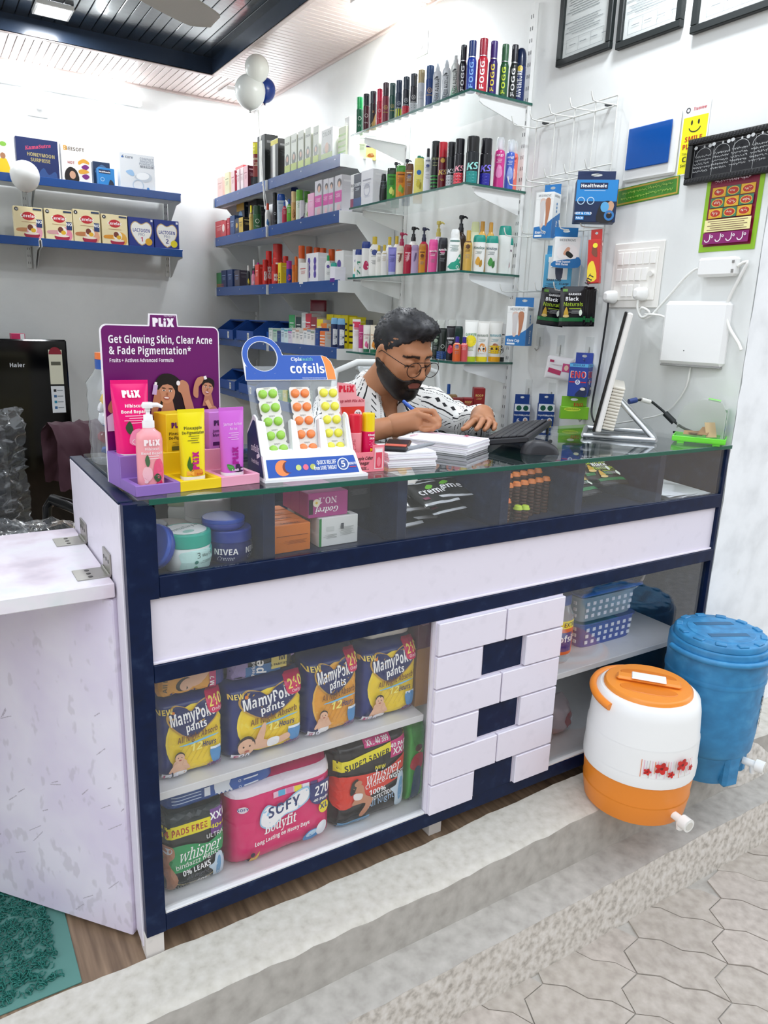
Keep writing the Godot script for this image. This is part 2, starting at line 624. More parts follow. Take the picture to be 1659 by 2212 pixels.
func wood_tex() -> ImageTexture:
	var im := Image.create(512, 512, false, Image.FORMAT_RGB8)
	var a := FastNoiseLite.new(); a.seed = 4; a.frequency = 0.012; a.fractal_octaves = 4
	var b := FastNoiseLite.new(); b.seed = 9; b.frequency = 0.05
	for y in 512:
		for x in 512:
			var g := a.get_noise_2d(x * 7.0, y * 0.5) * 0.5 + b.get_noise_2d(x * 2.2, y * 0.12) * 0.5
			var pl := x / 64
			var tone := fmod(pl * 0.37 + 0.2, 0.5) - 0.25
			var k := clampf(0.5 + g * 0.75 + tone * 0.35, 0.0, 1.0)
			im.set_pixel(x, y, Color("#5d4a3a").lerp(Color("#a98f74"), k))
	return ImageTexture.create_from_image(im)

func outside() -> void:
	var con := rough_mat("concrete_pale", [[0.0, "#b4aea2"], [0.3, "#c4bfb3"], [0.6, "#cbc6bb"], [1.0, "#d3cfc5"]], 0.04, 1.4, 0.9, 3.0, 31)
	var con2 := rough_mat("concrete_grey", [[0.0, "#98938b"], [0.4, "#a8a39b"], [0.6, "#aea9a1"], [1.0, "#bab5ad"]], 0.03, 1.3, 0.85, 2.0, 37)
	var con3 := rough_mat("concrete_worn", [[0.0, "#968f86"], [0.32, "#b9b2a8"], [0.5, "#cbc4ba"], [0.75, "#d6d0c8"], [1.0, "#deDad4"]], 0.035, 2.0, 0.9, 3.0, 41)
	var nz := FastNoiseLite.new(); nz.seed = 12; nz.frequency = 6.0; nz.fractal_octaves = 4
	var x0 := -1.6
	var x1 := 2.7
	var rise := func(x: float) -> float: return 0.05 + 0.025 * smoothstep(0.6, 1.3, x)
	var s := Mb.new()
	s.grid(260, 10, func(u, w):
		var x := lerpf(x0, x1, u)
		var za := 0.001 + nz.get_noise_1d(x) * 0.007
		var zb := 0.146 + nz.get_noise_1d(x * 1.3 + 40.0) * 0.008
		return V(x, rise.call(x) + nz.get_noise_2d(x, w * 0.3) * 0.0012 - (0.006 if w > 0.95 else 0.0), lerpf(za, zb, w)), true)
	s.grid(260, 2, func(u, w):
		var x := lerpf(x0, x1, u)
		return V(x, lerpf(0.0, rise.call(x), w), 0.001 + nz.get_noise_1d(x) * 0.007), true)
	structure("step_sill", s, con)
	var r := Mb.new()
	r.grid(260, 6, func(u, w):
		var x := lerpf(x0, x1, u)
		return V(x, lerpf(rise.call(x) - 0.004, -0.066, w), 0.146 + nz.get_noise_1d(x * 1.3 + 40.0) * 0.008 * (1.0 - w) + 0.012 * w + nz.get_noise_2d(x, w) * 0.001), true)
	r.grid(260, 8, func(u, w):
		var x := lerpf(x0, x1, u)
		return V(x, -0.062 + nz.get_noise_2d(x, w) * 0.001 - (0.003 if w > 0.95 else 0.0), lerpf(0.15, 0.26 + nz.get_noise_1d(x + 9.0) * 0.005, w)), true)
	structure("step_tread", r, con2)
	var f := Mb.new()
	f.grid(260, 14, func(u, w):
		var x := lerpf(x0, x1, u)
		return V(x, lerpf(-0.063, -0.225, w), 0.26 + nz.get_noise_1d(x + 9.0) * 0.005 + nz.get_noise_2d(x * 2.0, w * 0.5) * 0.004 * sin(w * PI) + 0.01 * w), true)
	structure("step_riser", f, con3)
	var pl := Mb.new()
	pl.xf = Transform3D(Basis(), V(XW + 0.14, 0.0, 0.06))
	pl.loft([[-0.062, 0.16, 0.11], [0.0, 0.15, 0.1], [0.06, 0.13, 0.08], [0.1, 0.1, 0.055], [0.12, 0.05, 0.03]], 3.0, 20, false, true)
	var pn := pl.v.size()
	for i in pn:
		var q := pl.v[i]
		pl.v[i] = q + V(nz.get_noise_3dv(q * 2.0), nz.get_noise_3dv(q * 2.0 + Vector3.ONE * 9.0), nz.get_noise_3dv(q * 2.0 + Vector3.ONE * 21.0)) * 0.014
	structure("trim_1", pl, con3)
	var bed := structure("ground", Mb.new().box2(V(-4, -0.4, 0.25), V(6, -0.2185, 6)), con2)
	structure("wall_opposite", Mb.new().box2(V(-7, -0.3, 6.0), V(9, 4.2, 6.3)), rough_mat("far_wall", [[0.0, "#7d7468"], [0.5, "#8f867a"], [1.0, "#a0978a"]], 0.02, 0.3, 0.9, 1.0, 97))
	var pm := [rough_mat("paver_a", [[0.0, "#9a9187"], [0.45, "#aba297"], [0.7, "#b2a99f"], [1.0, "#bdb5aa"]], 0.03, 1.5, 0.9, 2.0, 51),
		rough_mat("paver_b", [[0.0, "#9c9389"], [0.45, "#aea49a"], [0.7, "#b5aba1"], [1.0, "#c0b7ad"]], 0.03, 1.6, 0.9, 2.0, 57)]
	var k := 0.035
	var pts := PackedVector2Array()
	for q in [[0, 0], [0.06, k], [0.12, 0], [0.12 + k * 0.4, 0.055], [0.12, 0.11], [0.12 + k * 0.4, 0.165], [0.12, 0.22], [0.06, 0.22 + k], [0, 0.22], [k * 0.4, 0.165], [0, 0.11], [k * 0.4, 0.055]]:
		pts.append(Vector2(q[0], q[1]))
	pts = Geometry2D.offset_polygon(pts, -0.0009)[0]
	var pb := Mb.new()
	pb.xf = Transform3D(Basis(V(1, 0, 0), V(0, 0, -1), V(0, 1, 0)), Vector3.ZERO)
	pb.prism(pts, 0.0, 0.012)
	var pmesh := pb.mesh()
	var basis := Basis(Vector3.UP, deg_to_rad(38))
	var rng := RandomNumberGenerator.new(); rng.seed = 3
	for j in 9:
		for i in 17:
			var o := MeshInstance3D.new()
			o.mesh = pmesh
			var p := basis * V(i * 0.1215 - 0.6, 0, j * 0.2215 - 0.6) + V(1.15, 0, 0.85)
			if p.z < 0.36 or p.z > 1.3 or p.x < 0.15 or p.x > 2.5:
				rng.randf(); continue
			o.name = "paver"
			o.basis = basis
			o.position = V(p.x, -0.2275 + rng.randf() * 0.002, p.z)
			o.material_override = pm[rng.randi() % 2]
			bed.add_child(o, true)

func on_body(rows: Array, e: float):
	return func(x: float, y: float, l: float) -> Vector3:
		var i := 0
		while i < rows.size() - 2 and rows[i + 1][0] < y: i += 1
		var t := clampf((y - rows[i][0]) / maxf(rows[i + 1][0] - rows[i][0], 1e-6), 0.0, 1.0)
		var a := lerpf(rows[i][1], rows[i + 1][1], t)
		var b := lerpf(rows[i][2], rows[i + 1][2], t)
		l += 0.0003
		if e == 2.0 and absf(a - b) < a * 0.1:
			return V(sin(x / a) * (a + l), y, cos(x / a) * (a + l))
		var k := clampf(absf(x / a), 0.0, 0.985)
		return V(x, y, b * pow(1.0 - pow(k, e), 1.0 / e) + l)

func draw_print(m: Mb, list: Array, w: float, h: float) -> void:
	for q in list:
		match q[0]:
			"t": lettering(m, q[1], q[2] * w, q[3] * h, q[4] * w, q[5], ({"r": deg_to_rad(q[6])} if q.size() == 7 else {"r": deg_to_rad(q[6])}.merged(q[7])) if q.size() > 6 else {})
			"r": m.rect(q[1] * w, q[2] * h, q[3] * w, q[4] * h, q[5], deg_to_rad(q[6]) if q.size() > 6 else 0.0)
			"e": m.ell(q[1] * w, q[2] * h, q[3] * w, q[4] * w, q[5], deg_to_rad(q[6]) if q.size() > 6 else 0.0)
			"o": m.ring(q[1] * w, q[2] * h, q[3] * w, q[3] * w, q[4] * w, q[5])
			"l":
				for k in q[4]: m.rect((q[1] + 0.05 * sin(k * 2.3)) * w, (q[2] - k * 0.028) * h, q[3] * w * (1.0 - 0.25 * absf(sin(k * 1.7))), 0.009 * h, q[5])
			"k":
				var p := []
				for k in range(1, q.size() - 1): p.append(q[k] * (w if k % 2 == 1 else h))
				m.blob(p, q[-1], 3)
			"p":
				var p2 := []
				for k in range(1, q.size() - 1): p2.append(q[k] * (w if k % 2 == 1 else h))
				m.poly(p2, q[-1])

func row(h: float, w: float, d: float, list: Array) -> Array:
	var out := []
	for r in list:
		out.append([r[0] * h, r[1] * w * 0.5, (r[2] if r.size() > 2 else r[1]) * d * 0.5])
	return out

const CAN := [[0.0, 0.9], [0.006, 0.97], [0.012, 1.0], [0.66, 1.0], [0.675, 0.97], [0.68, 0.9]]
const SHAPES := {
	"can": {"b": CAN, "c": [[0.675, 0.94], [0.675, 0.94], [0.985, 0.94], [1.0, 0.89]], "e": 2.0},
	"tallcap": {"b": [[0.0, 0.9], [0.006, 0.97], [0.012, 1.0], [0.60, 1.0], [0.655, 0.86], [0.665, 0.78], [0.7, 0.76]], "c": [[0.685, 0.8], [0.685, 0.8], [0.985, 0.8], [1.0, 0.75]], "e": 2.0, "ring": [[0.672, 0.83], [0.69, 0.83]]},
	"dome": {"b": [[0.0, 0.9], [0.012, 1.0], [0.62, 1.0], [0.66, 0.93], [0.68, 0.9]], "c": [[0.66, 0.97], [0.66, 0.97], [0.8, 0.97], [0.9, 0.88], [0.96, 0.68], [0.99, 0.4], [1.0, 0.1]], "e": 2.0},
	"clear": {"b": [[0.0, 0.9], [0.012, 1.0], [0.66, 1.0], [0.73, 0.86], [0.76, 0.6], [0.77, 0.5]], "c": [[0.76, 0.5], [0.84, 0.5], [0.85, 0.34], [0.93, 0.32]], "e": 2.0, "over": [[0.7, 0.78], [0.94, 0.74], [0.99, 0.66], [1.0, 0.3]]},
	"bot": {"b": [[0.0, 0.86], [0.015, 0.97], [0.06, 1.0], [0.6, 0.97], [0.72, 0.86], [0.79, 0.5], [0.81, 0.38]], "c": [[0.8, 0.42], [0.8, 0.42], [0.985, 0.4], [1.0, 0.36]], "e": 2.7},
	"flip": {"b": [[0.0, 0.84], [0.012, 0.92], [0.3, 0.95], [0.8, 1.0], [0.81, 0.96]], "c": [[0.805, 0.99], [0.805, 0.99], [0.9, 0.97], [0.99, 0.86], [1.0, 0.7]], "e": 2.7},
	"tube": {"b": [[0.12, 0.86, 0.98], [0.4, 0.9, 0.9], [0.7, 0.96, 0.6], [0.9, 1.0, 0.22], [0.955, 1.0, 0.07], [0.955, 1.0, 0.07], [1.0, 1.0, 0.07]], "c": [[0.0, 0.84, 0.96], [0.0, 0.84, 0.96], [0.01, 0.87, 1.0], [0.12, 0.88, 1.0], [0.125, 0.84, 0.96]], "e": 2.3},
	"round": {"b": [[0.0, 0.88], [0.015, 1.0], [0.6, 1.0], [0.68, 0.92], [0.74, 0.6], [0.77, 0.42]], "c": [[0.76, 0.5], [0.76, 0.5], [0.98, 0.48], [1.0, 0.42]], "e": 2.0},
	"pump": {"b": [[0.0, 0.9], [0.015, 1.0], [0.58, 1.0], [0.65, 0.9], [0.69, 0.55], [0.72, 0.4]], "c": [[0.715, 0.46], [0.715, 0.46], [0.79, 0.46], [0.8, 0.36], [0.86, 0.34], [0.865, 0.16], [0.9, 0.16]], "e": 2.4, "spout": true},
	"jar": {"b": [[0.0, 0.8], [0.03, 0.9], [0.3, 1.0], [0.55, 1.0], [0.66, 0.95]], "c": [[0.64, 0.98], [0.64, 0.98], [0.66, 1.0], [0.94, 1.0], [0.99, 0.97], [1.0, 0.93]], "e": 2.0},
	"squeeze": {"b": [[0.0, 0.82], [0.015, 0.9], [0.2, 1.0], [0.5, 0.95], [0.75, 0.72], [0.8, 0.62]], "c": [[0.79, 0.64], [0.79, 0.64], [0.9, 0.6], [0.99, 0.5], [1.0, 0.3]], "e": 2.4}}

func clear_mat(key: String, c: Color, a: float, rough := 0.08) -> StandardMaterial3D:
	if not mats.has(key):
		var m := StandardMaterial3D.new()
		m.albedo_color = Color(c.r, c.g, c.b, a)
		m.transparency = BaseMaterial3D.TRANSPARENCY_ALPHA
		m.roughness = rough
		mats[key] = m
	return mats[key]

func good(kind: String, called: String, label: String, category: String, group: String, p: Vector3, turn: float, w: float, d: float, h: float, c1, c2, prints: Array, o := {}) -> Node3D:
	var t := thing(called, label, category, p, turn, group)
	if kind == "box":
		carton(t, w, d, h, c1, c2, prints, o)
		return t
	if kind == "pouch":
		pouch(t, w, d, h, c1, prints, o)
		return t
	var s: Dictionary = SHAPES[kind]
	var rows := row(h, w, d, s.b)
	var b := Mb.new().ink(c1)
	var segs: int = o.get("segs", 22)
	b.loft(rows, s.e, segs, true, true)
	part("body", b, o.get("mat", fin("gloss")), t)
	var cap := Mb.new().ink(c2)
	cap.loft(row(h, w, d, s.c), s.e if kind != "bot" else 2.0, segs)
	if s.has("spout"):
		var r := w * 0.5
		cap.tube([V(0, h * 0.9, 0), V(0, h * 0.945, 0)], r * 0.2, 10)
		cap.loft([[h * 0.935, r * 0.42, r * 0.34], [h * 0.975, r * 0.46, r * 0.4], [h * 1.0, r * 0.36, r * 0.3]], 2.0, 14)
		cap.tube([V(0, h * 0.965, 0), V(r * 0.7, h * 0.97, r * 0.2), V(r * 1.05, h * 0.945, r * 0.3)], [r * 0.22, r * 0.17, r * 0.12], 8)
	part("cap", cap, o.get("cmat", fin("gloss")), t)
	if s.has("ring"):
		part("collar", Mb.new().ink("#d8d8da").loft(row(h, w, d, s.ring), 2.0, segs), fin("metal"), t)
	if s.has("over"):
		part("overcap", Mb.new().loft(row(h, w, d, s.over), 2.0, segs, false, true), clear_mat("clear_plastic", Color(0.92, 0.95, 0.96), 0.35), t)
	if prints.size():
		var m := Mb.new()
		m.fm = on_body(rows, s.e)
		draw_print(m, prints, w, h)
		part("printed_label", m, fin("ink"), t)
	return t

func carton(t: Node3D, w: float, d: float, h: float, c1, c2, prints: Array, o: Dictionary) -> void:
	var b := Mb.new()
	b.ink(c1).box(V(0, h * 0.5, 0), V(w, h, d), 0.0012)
	part("carton_body", b, o.get("mat", fin("card")), t)
	var m := Mb.new()
	m.xf = Transform3D(Basis(), V(0, 0, d * 0.5 + 0.0002))
	draw_print(m, prints, w, h)
	m.layer = 0.0
	m.xf = Transform3D(Basis(V(0, 0, -1), V(0, 1, 0), V(1, 0, 0)), V(w * 0.5 + 0.0002, 0, 0))
	var ca := Color(c1)
	var cb := Color(c2) if c2 else ca
	if absf(fposmod(ca.h - cb.h + 0.5, 1.0) - 0.5) * minf(ca.s, cb.s) > 0.03 or absf(ca.s - cb.s) > 0.35: m.rect(0, h * 0.5, d * 0.97, h * 0.985, c2)
	draw_print(m, o.get("side", []), d, h)
	m.layer = 0.0
	m.xf = Transform3D(Basis(V(1, 0, 0), V(0, 0, -1), V(0, 1, 0)), V(0, h + 0.0002, 0))
	draw_print(m, o.get("top", []), w, d)
	if m.v.size():
		part("printed_face", m, fin("ink"), t)

func pillow(w: float, h: float, d: float, e := 4.0, wob := 0.0, seed_ := 1):
	var nz := FastNoiseLite.new(); nz.seed = seed_; nz.frequency = 9.0
	return func(x: float, y: float, l: float) -> Vector3:
		var kx := clampf(absf(x) / (w * 0.5), 0.0, 1.0)
		var ky := clampf(absf(y - h * 0.5) / (h * 0.5), 0.0, 1.0)
		var z := d * 0.5 * pow(maxf(1.0 - pow(kx, e), 0.0), 1.0 / 2.2) * pow(maxf(1.0 - pow(ky, e), 0.0), 1.0 / 2.2)
		z += wob * nz.get_noise_2d(x * 1.0, y * 1.0) * minf(1.0, z / (d * 0.2))
		return V(x, y, z + l)

func pouch(t: Node3D, w: float, d: float, h: float, c1, prints: Array, o: Dictionary) -> void:
	var f = pillow(w, h, d, o.get("e", 4.0), o.get("wob", 0.002), o.get("seed", 1))
	var b := Mb.new().ink(c1)
	var nx: int = o.get("nx", 14)
	var ny: int = o.get("ny", 18)
	b.grid(nx, ny, func(u, v): return f.call((u - 0.5) * w, v * h, 0.0))
	b.grid(nx, ny, func(u, v): return f.call((u - 0.5) * w, v * h, 0.0) * V(1, 1, -1), true)
	part("packet", b, o.get("mat", fin("film")), t)
	if prints.size():
		var m := Mb.new()
		m.fm = func(x: float, y: float, l: float) -> Vector3: return f.call(x, y, l * 1.5 + 0.0012)
		draw_print(m, prints, w, h)
		part("printed_face", m, fin("ink_film"), t)

const NAVY := "#08193a"
const LAV := "#e4dee9"

func paint_mat(key: String, base: String, rough: float, var_ := 0.04, seed_ := 1) -> StandardMaterial3D:
	if not mats.has(key):
		var c := Color(base)
		var m := StandardMaterial3D.new()
		m.albedo_texture = noise_tex(0.02, [[0.0, c.darkened(var_ * 1.6)], [0.4, c], [0.6, c], [1.0, c.lightened(var_)]], 512, 5, seed_)
		m.uv1_triplanar = true; m.uv1_world_triplanar = true; m.uv1_scale = Vector3.ONE * 1.7
		m.normal_enabled = true; m.normal_texture = noise_tex(0.02, [], 256, 3, seed_ + 3, true, 1.5); m.normal_scale = 0.12
		m.roughness = rough
		mats[key] = m
	return mats[key]

func counter() -> void:
	var navy := paint_mat("navy_paint", NAVY, 0.34, 0.1, 61)
	navy.metallic_specular = 0.32
	var lav := paint_mat("lavender_paint", LAV, 0.4, 0.02, 63)
	var inner := paint_mat("white_board", "#dedede", 0.5, 0.02, 66)
	var pane := clear_mat("pane", Color(0.4, 0.5, 0.48), 0.012, 0.02)
	var o := thing("shop_counter", "long navy and lavender shop counter with glass top and brick-pattern front", "counter", Vector3.ZERO)
	var post := Mb.new()
	var pp := PackedVector2Array()
	for q in [[0.0, 0.10], [0.0405, 0.10], [0.0405, 0.853], [0.058, 0.853], [0.058, 1.02]]: pp.append(Vector2(q[0], q[1]))
	for k in 7: pp.append(Vector2(0.037 + 0.021 * cos(k * PI / 12), 1.019 + 0.021 * sin(k * PI / 12)))
	pp.append(Vector2(0.0, 1.04))
	post.prism(pp, -0.022, 0.0)
	part("corner_post", post, navy, o)
	part("side_panel", Mb.new().box2(V(-0.004, 0.06, -0.52), V(0.018, 1.036, -0.0225), 0.0015), lav, o)
	part("side_cap", Mb.new().box2(V(-0.004, 1.0365, -0.52), V(0.024, 1.042, -0.0225), 0.0015), navy, o)
	var leg := Mb.new().box2(V(-0.002, FLOOR_Y, -0.05), V(0.036, 0.0995, -0.004), 0.001)
	part("leg", leg, paint_mat("worn_white", "#d6d0ca", 0.6, 0.09, 68), o)
	for x in [0.75, 1.7]:
		part("leg", Mb.new().box2(V(x, FLOOR_Y, -0.07), V(x + 0.04, 0.0995, -0.03), 0.001), paint_mat("worn_white", "#d6d0ca", 0.6), o)
	for x in [0.0, 0.75, 1.7]:
		part("leg", Mb.new().box2(V(x, FLOOR_Y, -0.51), V(x + 0.04, 0.0995, -0.47), 0.001), paint_mat("worn_white", "#d6d0ca", 0.6), o)
	for r in [[0.853, 0.8955, 0.0585], [0.679, 0.716, 0.041], [0.10, 0.1405, 0.041]]:
		part("front_rail", Mb.new().box2(V(r[2], r[0], -0.022), V(1.79, r[1], -0.0005), 0.0012), navy, o)
	part("right_post", Mb.new().box2(V(1.782, 0.141, -0.022), V(1.795, 1.035, -0.001), 0.001), navy, o)
	part("right_panel", Mb.new().box2(V(1.785, 0.1, -0.52), V(1.7955, 1.036, -0.0225)), navy, o)
	part("front_panel", Mb.new().box2(V(0.041, 0.7165, -0.02), V(1.781, 0.8525, -0.011)), lav, o)
	part("panel_bead", Mb.new().box2(V(0.041, 0.7162, -0.0108), V(1.781, 0.7215, -0.004), 0.001), lav, o)
	part("case_floor", Mb.new().box2(V(0.019, 0.868, -0.515), V(1.784, 0.884, -0.0225)), navy, o)
	part("case_back", Mb.new().box2(V(0.019, 0.885, -0.515), V(1.784, 1.036, -0.503)), navy, o)
	for x in [0.286, 0.608, 0.912, 1.172, 1.5]:
		part("partition", Mb.new().box2(V(x - 0.013, 0.885, -0.5), V(x + 0.013, 1.036, -0.012), 0.001), navy, o)
	part("case_floor", Mb.new().box2(V(0.019, 0.1, -0.515), V(1.784, 0.128, -0.0225)), inner, o)
	part("case_back", Mb.new().box2(V(0.019, 0.1285, -0.515), V(1.784, 0.867, -0.503)), inner, o)
	part("shelf_board", Mb.new().box2(V(0.0405, 0.397, -0.5), V(0.712, 0.415, -0.03), 0.001), inner, o)
	part("shelf_board", Mb.new().box2(V(1.136, 0.397, -0.5), V(1.781, 0.415, -0.03), 0.001), inner, o)
	part("divider", Mb.new().box2(V(0.755, 0.1285, -0.5), V(0.77, 0.867, -0.0225)), inner, o)
	part("divider", Mb.new().box2(V(1.095, 0.1285, -0.5), V(1.11, 0.867, -0.0225)), inner, o)
	part("glass_bead", Mb.new().box2(V(0.0415, 0.1407, -0.02), V(0.712, 0.1465, -0.002), 0.001), inner, o)
	part("glass_bead", Mb.new().box2(V(1.137, 0.1407, -0.02), V(1.781, 0.1465, -0.002), 0.001), inner, o)
	part("glass_pane", Mb.new().box2(V(0.041, 0.147, -0.0165), V(0.712, 0.679, -0.0125)), pane, o)
	part("glass_pane", Mb.new().box2(V(1.137, 0.147, -0.0165), V(1.781, 0.679, -0.0125)), pane, o)
	part("glass_pane", Mb.new().box2(V(0.0585, 0.896, -0.0105), V(1.781, 1.0345, -0.0065)), pane, o)
	part("glass_top", Mb.new().box2(V(0.0245, 1.037, -0.5), V(1.794, YT, 0.0065), 0.0008), clear_mat("top_glass", Color(0.35, 0.55, 0.5), 0.03, 0.015), o)
	part("glass_edge", Mb.new().box2(V(0.0445, 1.0375, 0.0067), V(1.79, YT - 0.0005, 0.0085), 0.0005), clear_mat("edge_glass", Color("#0c5a49"), 0.86, 0.1), o)
	part("brick_board", Mb.new().box2(V(0.713, 0.141, -0.02), V(1.136, 0.6785, -0.001)), lav, o)
	var bh := 0.0896
	for r in 6:
		var y := 0.6785 - (r + 1) * bh
		var cells := [[0.715, 0.927, 0], [0.9315, 1.134, 0]] if r % 2 == 0 else [[0.715, 0.857, 0], [0.868, 0.999, 1], [1.0035, 1.134, 0]]
		for q in cells:
			var m := Mb.new()
			if q[2]: m.box2(V(q[0], y + 0.002, -0.001), V(q[1], y + bh - 0.004, 0.0012))
			else: m.box2(V(q[0], y + 0.0015, -0.001), V(q[1], y + bh - 0.003, 0.0125 + 0.0012 * sin(r * 5.0 + q[0] * 9.0)), 0.0018)
			part("brick", m, navy if q[2] else lav, o)
	flap_and_gate(lav)

func flap_and_gate(lav: Material) -> void:
	var worn := rough_mat("flap_paint", [[0.0, "#c4b8c4"], [0.3, "#dccfd8"], [0.5, "#e6dde6"], [0.75, "#eae6ea"], [1.0, "#dfe3e4"]], 0.008, 1.3, 0.4, 1.0, 71)
	var o := thing("counter_flap", "worn lavender lift-up counter flap hinged beside the navy post", "counter flap", V(-0.006, 0.872, 0.0))
	part("flap_board", Mb.new().box2(V(-0.85, -0.03, -0.5), V(-0.002, 0.0, -0.07), 0.002), worn, o)
	var steel := fin("steel")
	for z in [-0.14, -0.385]:
		var h := Mb.new().ink("#a9a79f")
		h.box2(V(-0.062, 0.0002, z - 0.032), V(-0.006, 0.0022, z + 0.032), 0.0004)
		h.box2(V(-0.0018, 0.004, z - 0.032), V(0.0014, 0.045, z + 0.032), 0.0004)
		h.tube([V(-0.0035, 0.003, z - 0.033), V(-0.0035, 0.003, z + 0.033)], 0.0035, 10)
		var hp := part("hinge", h, steel, o)
		var sc := Mb.new().ink("#4a4844")
		for k in 3:
			sc.tube([V(-0.036, 0.0018, z - 0.02 + 0.02 * k), V(-0.036, 0.0028, z - 0.02 + 0.02 * k)], 0.0045, 10)
			sc.tube([V(0.0002, 0.028, z - 0.02 + 0.02 * k), V(-0.0024, 0.028, z - 0.02 + 0.02 * k)], 0.0042, 10)
		part("screw", sc, steel, hp)
	var scuff := gate_tex()
	var g := thing("counter_gate", "tall lavender gate panel standing ajar under the counter flap", "gate", V(-0.014, FLOOR_Y + 0.012, -0.072), deg_to_rad(-49.8))
	var gm := StandardMaterial3D.new()
	gm.albedo_texture = scuff
	gm.roughness = 0.4
	var b := Mb.new()
	b.box2(V(-0.7, 0.0, -0.034), V(0.0, 0.785, 0.0), 0.0025)
	for i in b.v.size(): b.uv[i] = Vector2((b.v[i].x + 0.7) / 0.7, 1.0 - b.v[i].y / 0.785)
	part("gate_panel", b, gm, g)
	part("gate_batten", Mb.new().box2(V(-0.06, 0.03, -0.05), V(-0.002, 0.74, -0.0345), 0.002), lav, g)

func gate_tex() -> ImageTexture:
	var im := Image.create(512, 576, false, Image.FORMAT_RGB8)
	var a := FastNoiseLite.new(); a.seed = 7; a.frequency = 0.006; a.fractal_octaves = 4
	var b := FastNoiseLite.new(); b.seed = 17; b.frequency = 0.03; b.fractal_octaves = 3
	for y in 576:
		for x in 512:
			var c := Color(LAV).lerp(Color("#d9cfe2"), clampf(0.5 + a.get_noise_2d(x, y), 0.0, 1.0))
			var s := b.get_noise_2d(x * 1.1, y * 0.6) + (0.12 if y > 430 else -0.12)
			if s > 0.3: c = c.lerp(Color("#a79fa6"), clampf((s - 0.3) * 1.6, 0.0, 0.25))
			im.set_pixel(x, y, c)
	var rng := RandomNumberGenerator.new(); rng.seed = 8
	for k in 46:
		var p := Vector2(rng.randf() * 512.0, 150.0 + rng.randf() * 420.0)
		var d := Vector2.from_angle(-1.1 + rng.randf() * 0.9) * (6.0 + rng.randf() * 26.0)
		for i in 30:
			var q := p + d * (i / 30.0)
			if q.x > 1 and q.x < 510 and q.y > 1 and q.y < 574: im.set_pixel(int(q.x), int(q.y), Color("#a49aa6"))
	return ImageTexture.create_from_image(im)

func soft_pack(label: String, x0: float, x1: float, y: float, h: float, d: float, zf: float, c: String, seed_: int, draw, turn := 0.0, tilt := 0.0) -> Node3D:
	var w := x1 - x0
	var t := thing("soft_pack", label, "hygiene pack", V((x0 + x1) * 0.5, y, zf - d * 0.5), turn)
	t.rotation.z = tilt
	var f = pillow(w, h, d, 9.0, 0.004, seed_)
	var b := Mb.new().ink(c)
	b.grid(22, 24, func(u, v): return f.call((u - 0.5) * w, v * h, 0.0))
	b.grid(22, 24, func(u, v): return f.call((u - 0.5) * w, v * h, 0.0) * V(1, 1, -1), true)
	part("packet", b, fin("film"), t)
	var m := Mb.new()
	m.fm = func(xx: float, yy: float, l: float) -> Vector3: return f.call(clampf(xx, -w * 0.493, w * 0.493), clampf(yy, h * 0.005, h * 0.995), l * 2.0 + 0.002)
	draw.call(m, w, h)
	part("printed_face", m, fin("ink_film"), t)
	return t

func baby(m: Mb, x: float, y: float, s: float, lying := false) -> void:
	var skin := "#e8b99a"
	if lying:
		m.blob([x - 0.1 * s, y + 0.1 * s, x + 0.25 * s, y + 0.13 * s, x + 0.6 * s, y + 0.02 * s, x + 0.95 * s, y + 0.1 * s, x + 0.98 * s, y - 0.05 * s, x + 0.6 * s, y - 0.14 * s, x + 0.2 * s, y - 0.12 * s], skin)
		m.blob([x + 0.2 * s, y + 0.05 * s, x + 0.36 * s, y + 0.45 * s, x + 0.45 * s, y + 0.43 * s, x + 0.36 * s, y + 0.0], skin)
		m.blob([x + 0.5 * s, y + 0.06 * s, x + 0.74 * s, y + 0.06 * s, x + 0.72 * s, y - 0.12 * s, x + 0.5 * s, y - 0.13 * s], "#f4f4f6")
	else:
		m.blob([x - 0.22 * s, y - 0.12 * s, x - 0.3 * s, y - 0.5 * s, x - 0.2 * s, y - 0.75 * s, x + 0.2 * s, y - 0.75 * s, x + 0.3 * s, y - 0.5 * s, x + 0.22 * s, y - 0.12 * s], skin)
		m.blob([x - 0.2 * s, y - 0.2 * s, x - 0.45 * s, y - 0.55 * s, x - 0.36 * s, y - 0.62 * s, x - 0.12 * s, y - 0.35 * s], skin)
		m.blob([x + 0.2 * s, y - 0.2 * s, x + 0.4 * s, y - 0.5 * s, x + 0.3 * s, y - 0.56 * s, x + 0.1 * s, y - 0.35 * s], skin)
		m.blob([x - 0.24 * s, y - 0.62 * s, x + 0.24 * s, y - 0.62 * s, x + 0.2 * s, y - 0.85 * s, x - 0.2 * s, y - 0.85 * s], "#f4f4f6")
	m.ell(x, y + 0.05 * s, 0.2 * s, 0.22 * s, "#2a211f")
	m.ell(x, y, 0.19 * s, 0.2 * s, skin)
	for k in [-1, 1]: m.ell(x + k * 0.07 * s, y + 0.02 * s, 0.02 * s, 0.022 * s, "#3a2620")
	m.ell(x, y - 0.09 * s, 0.06 * s, 0.025 * s, "#b45a50")

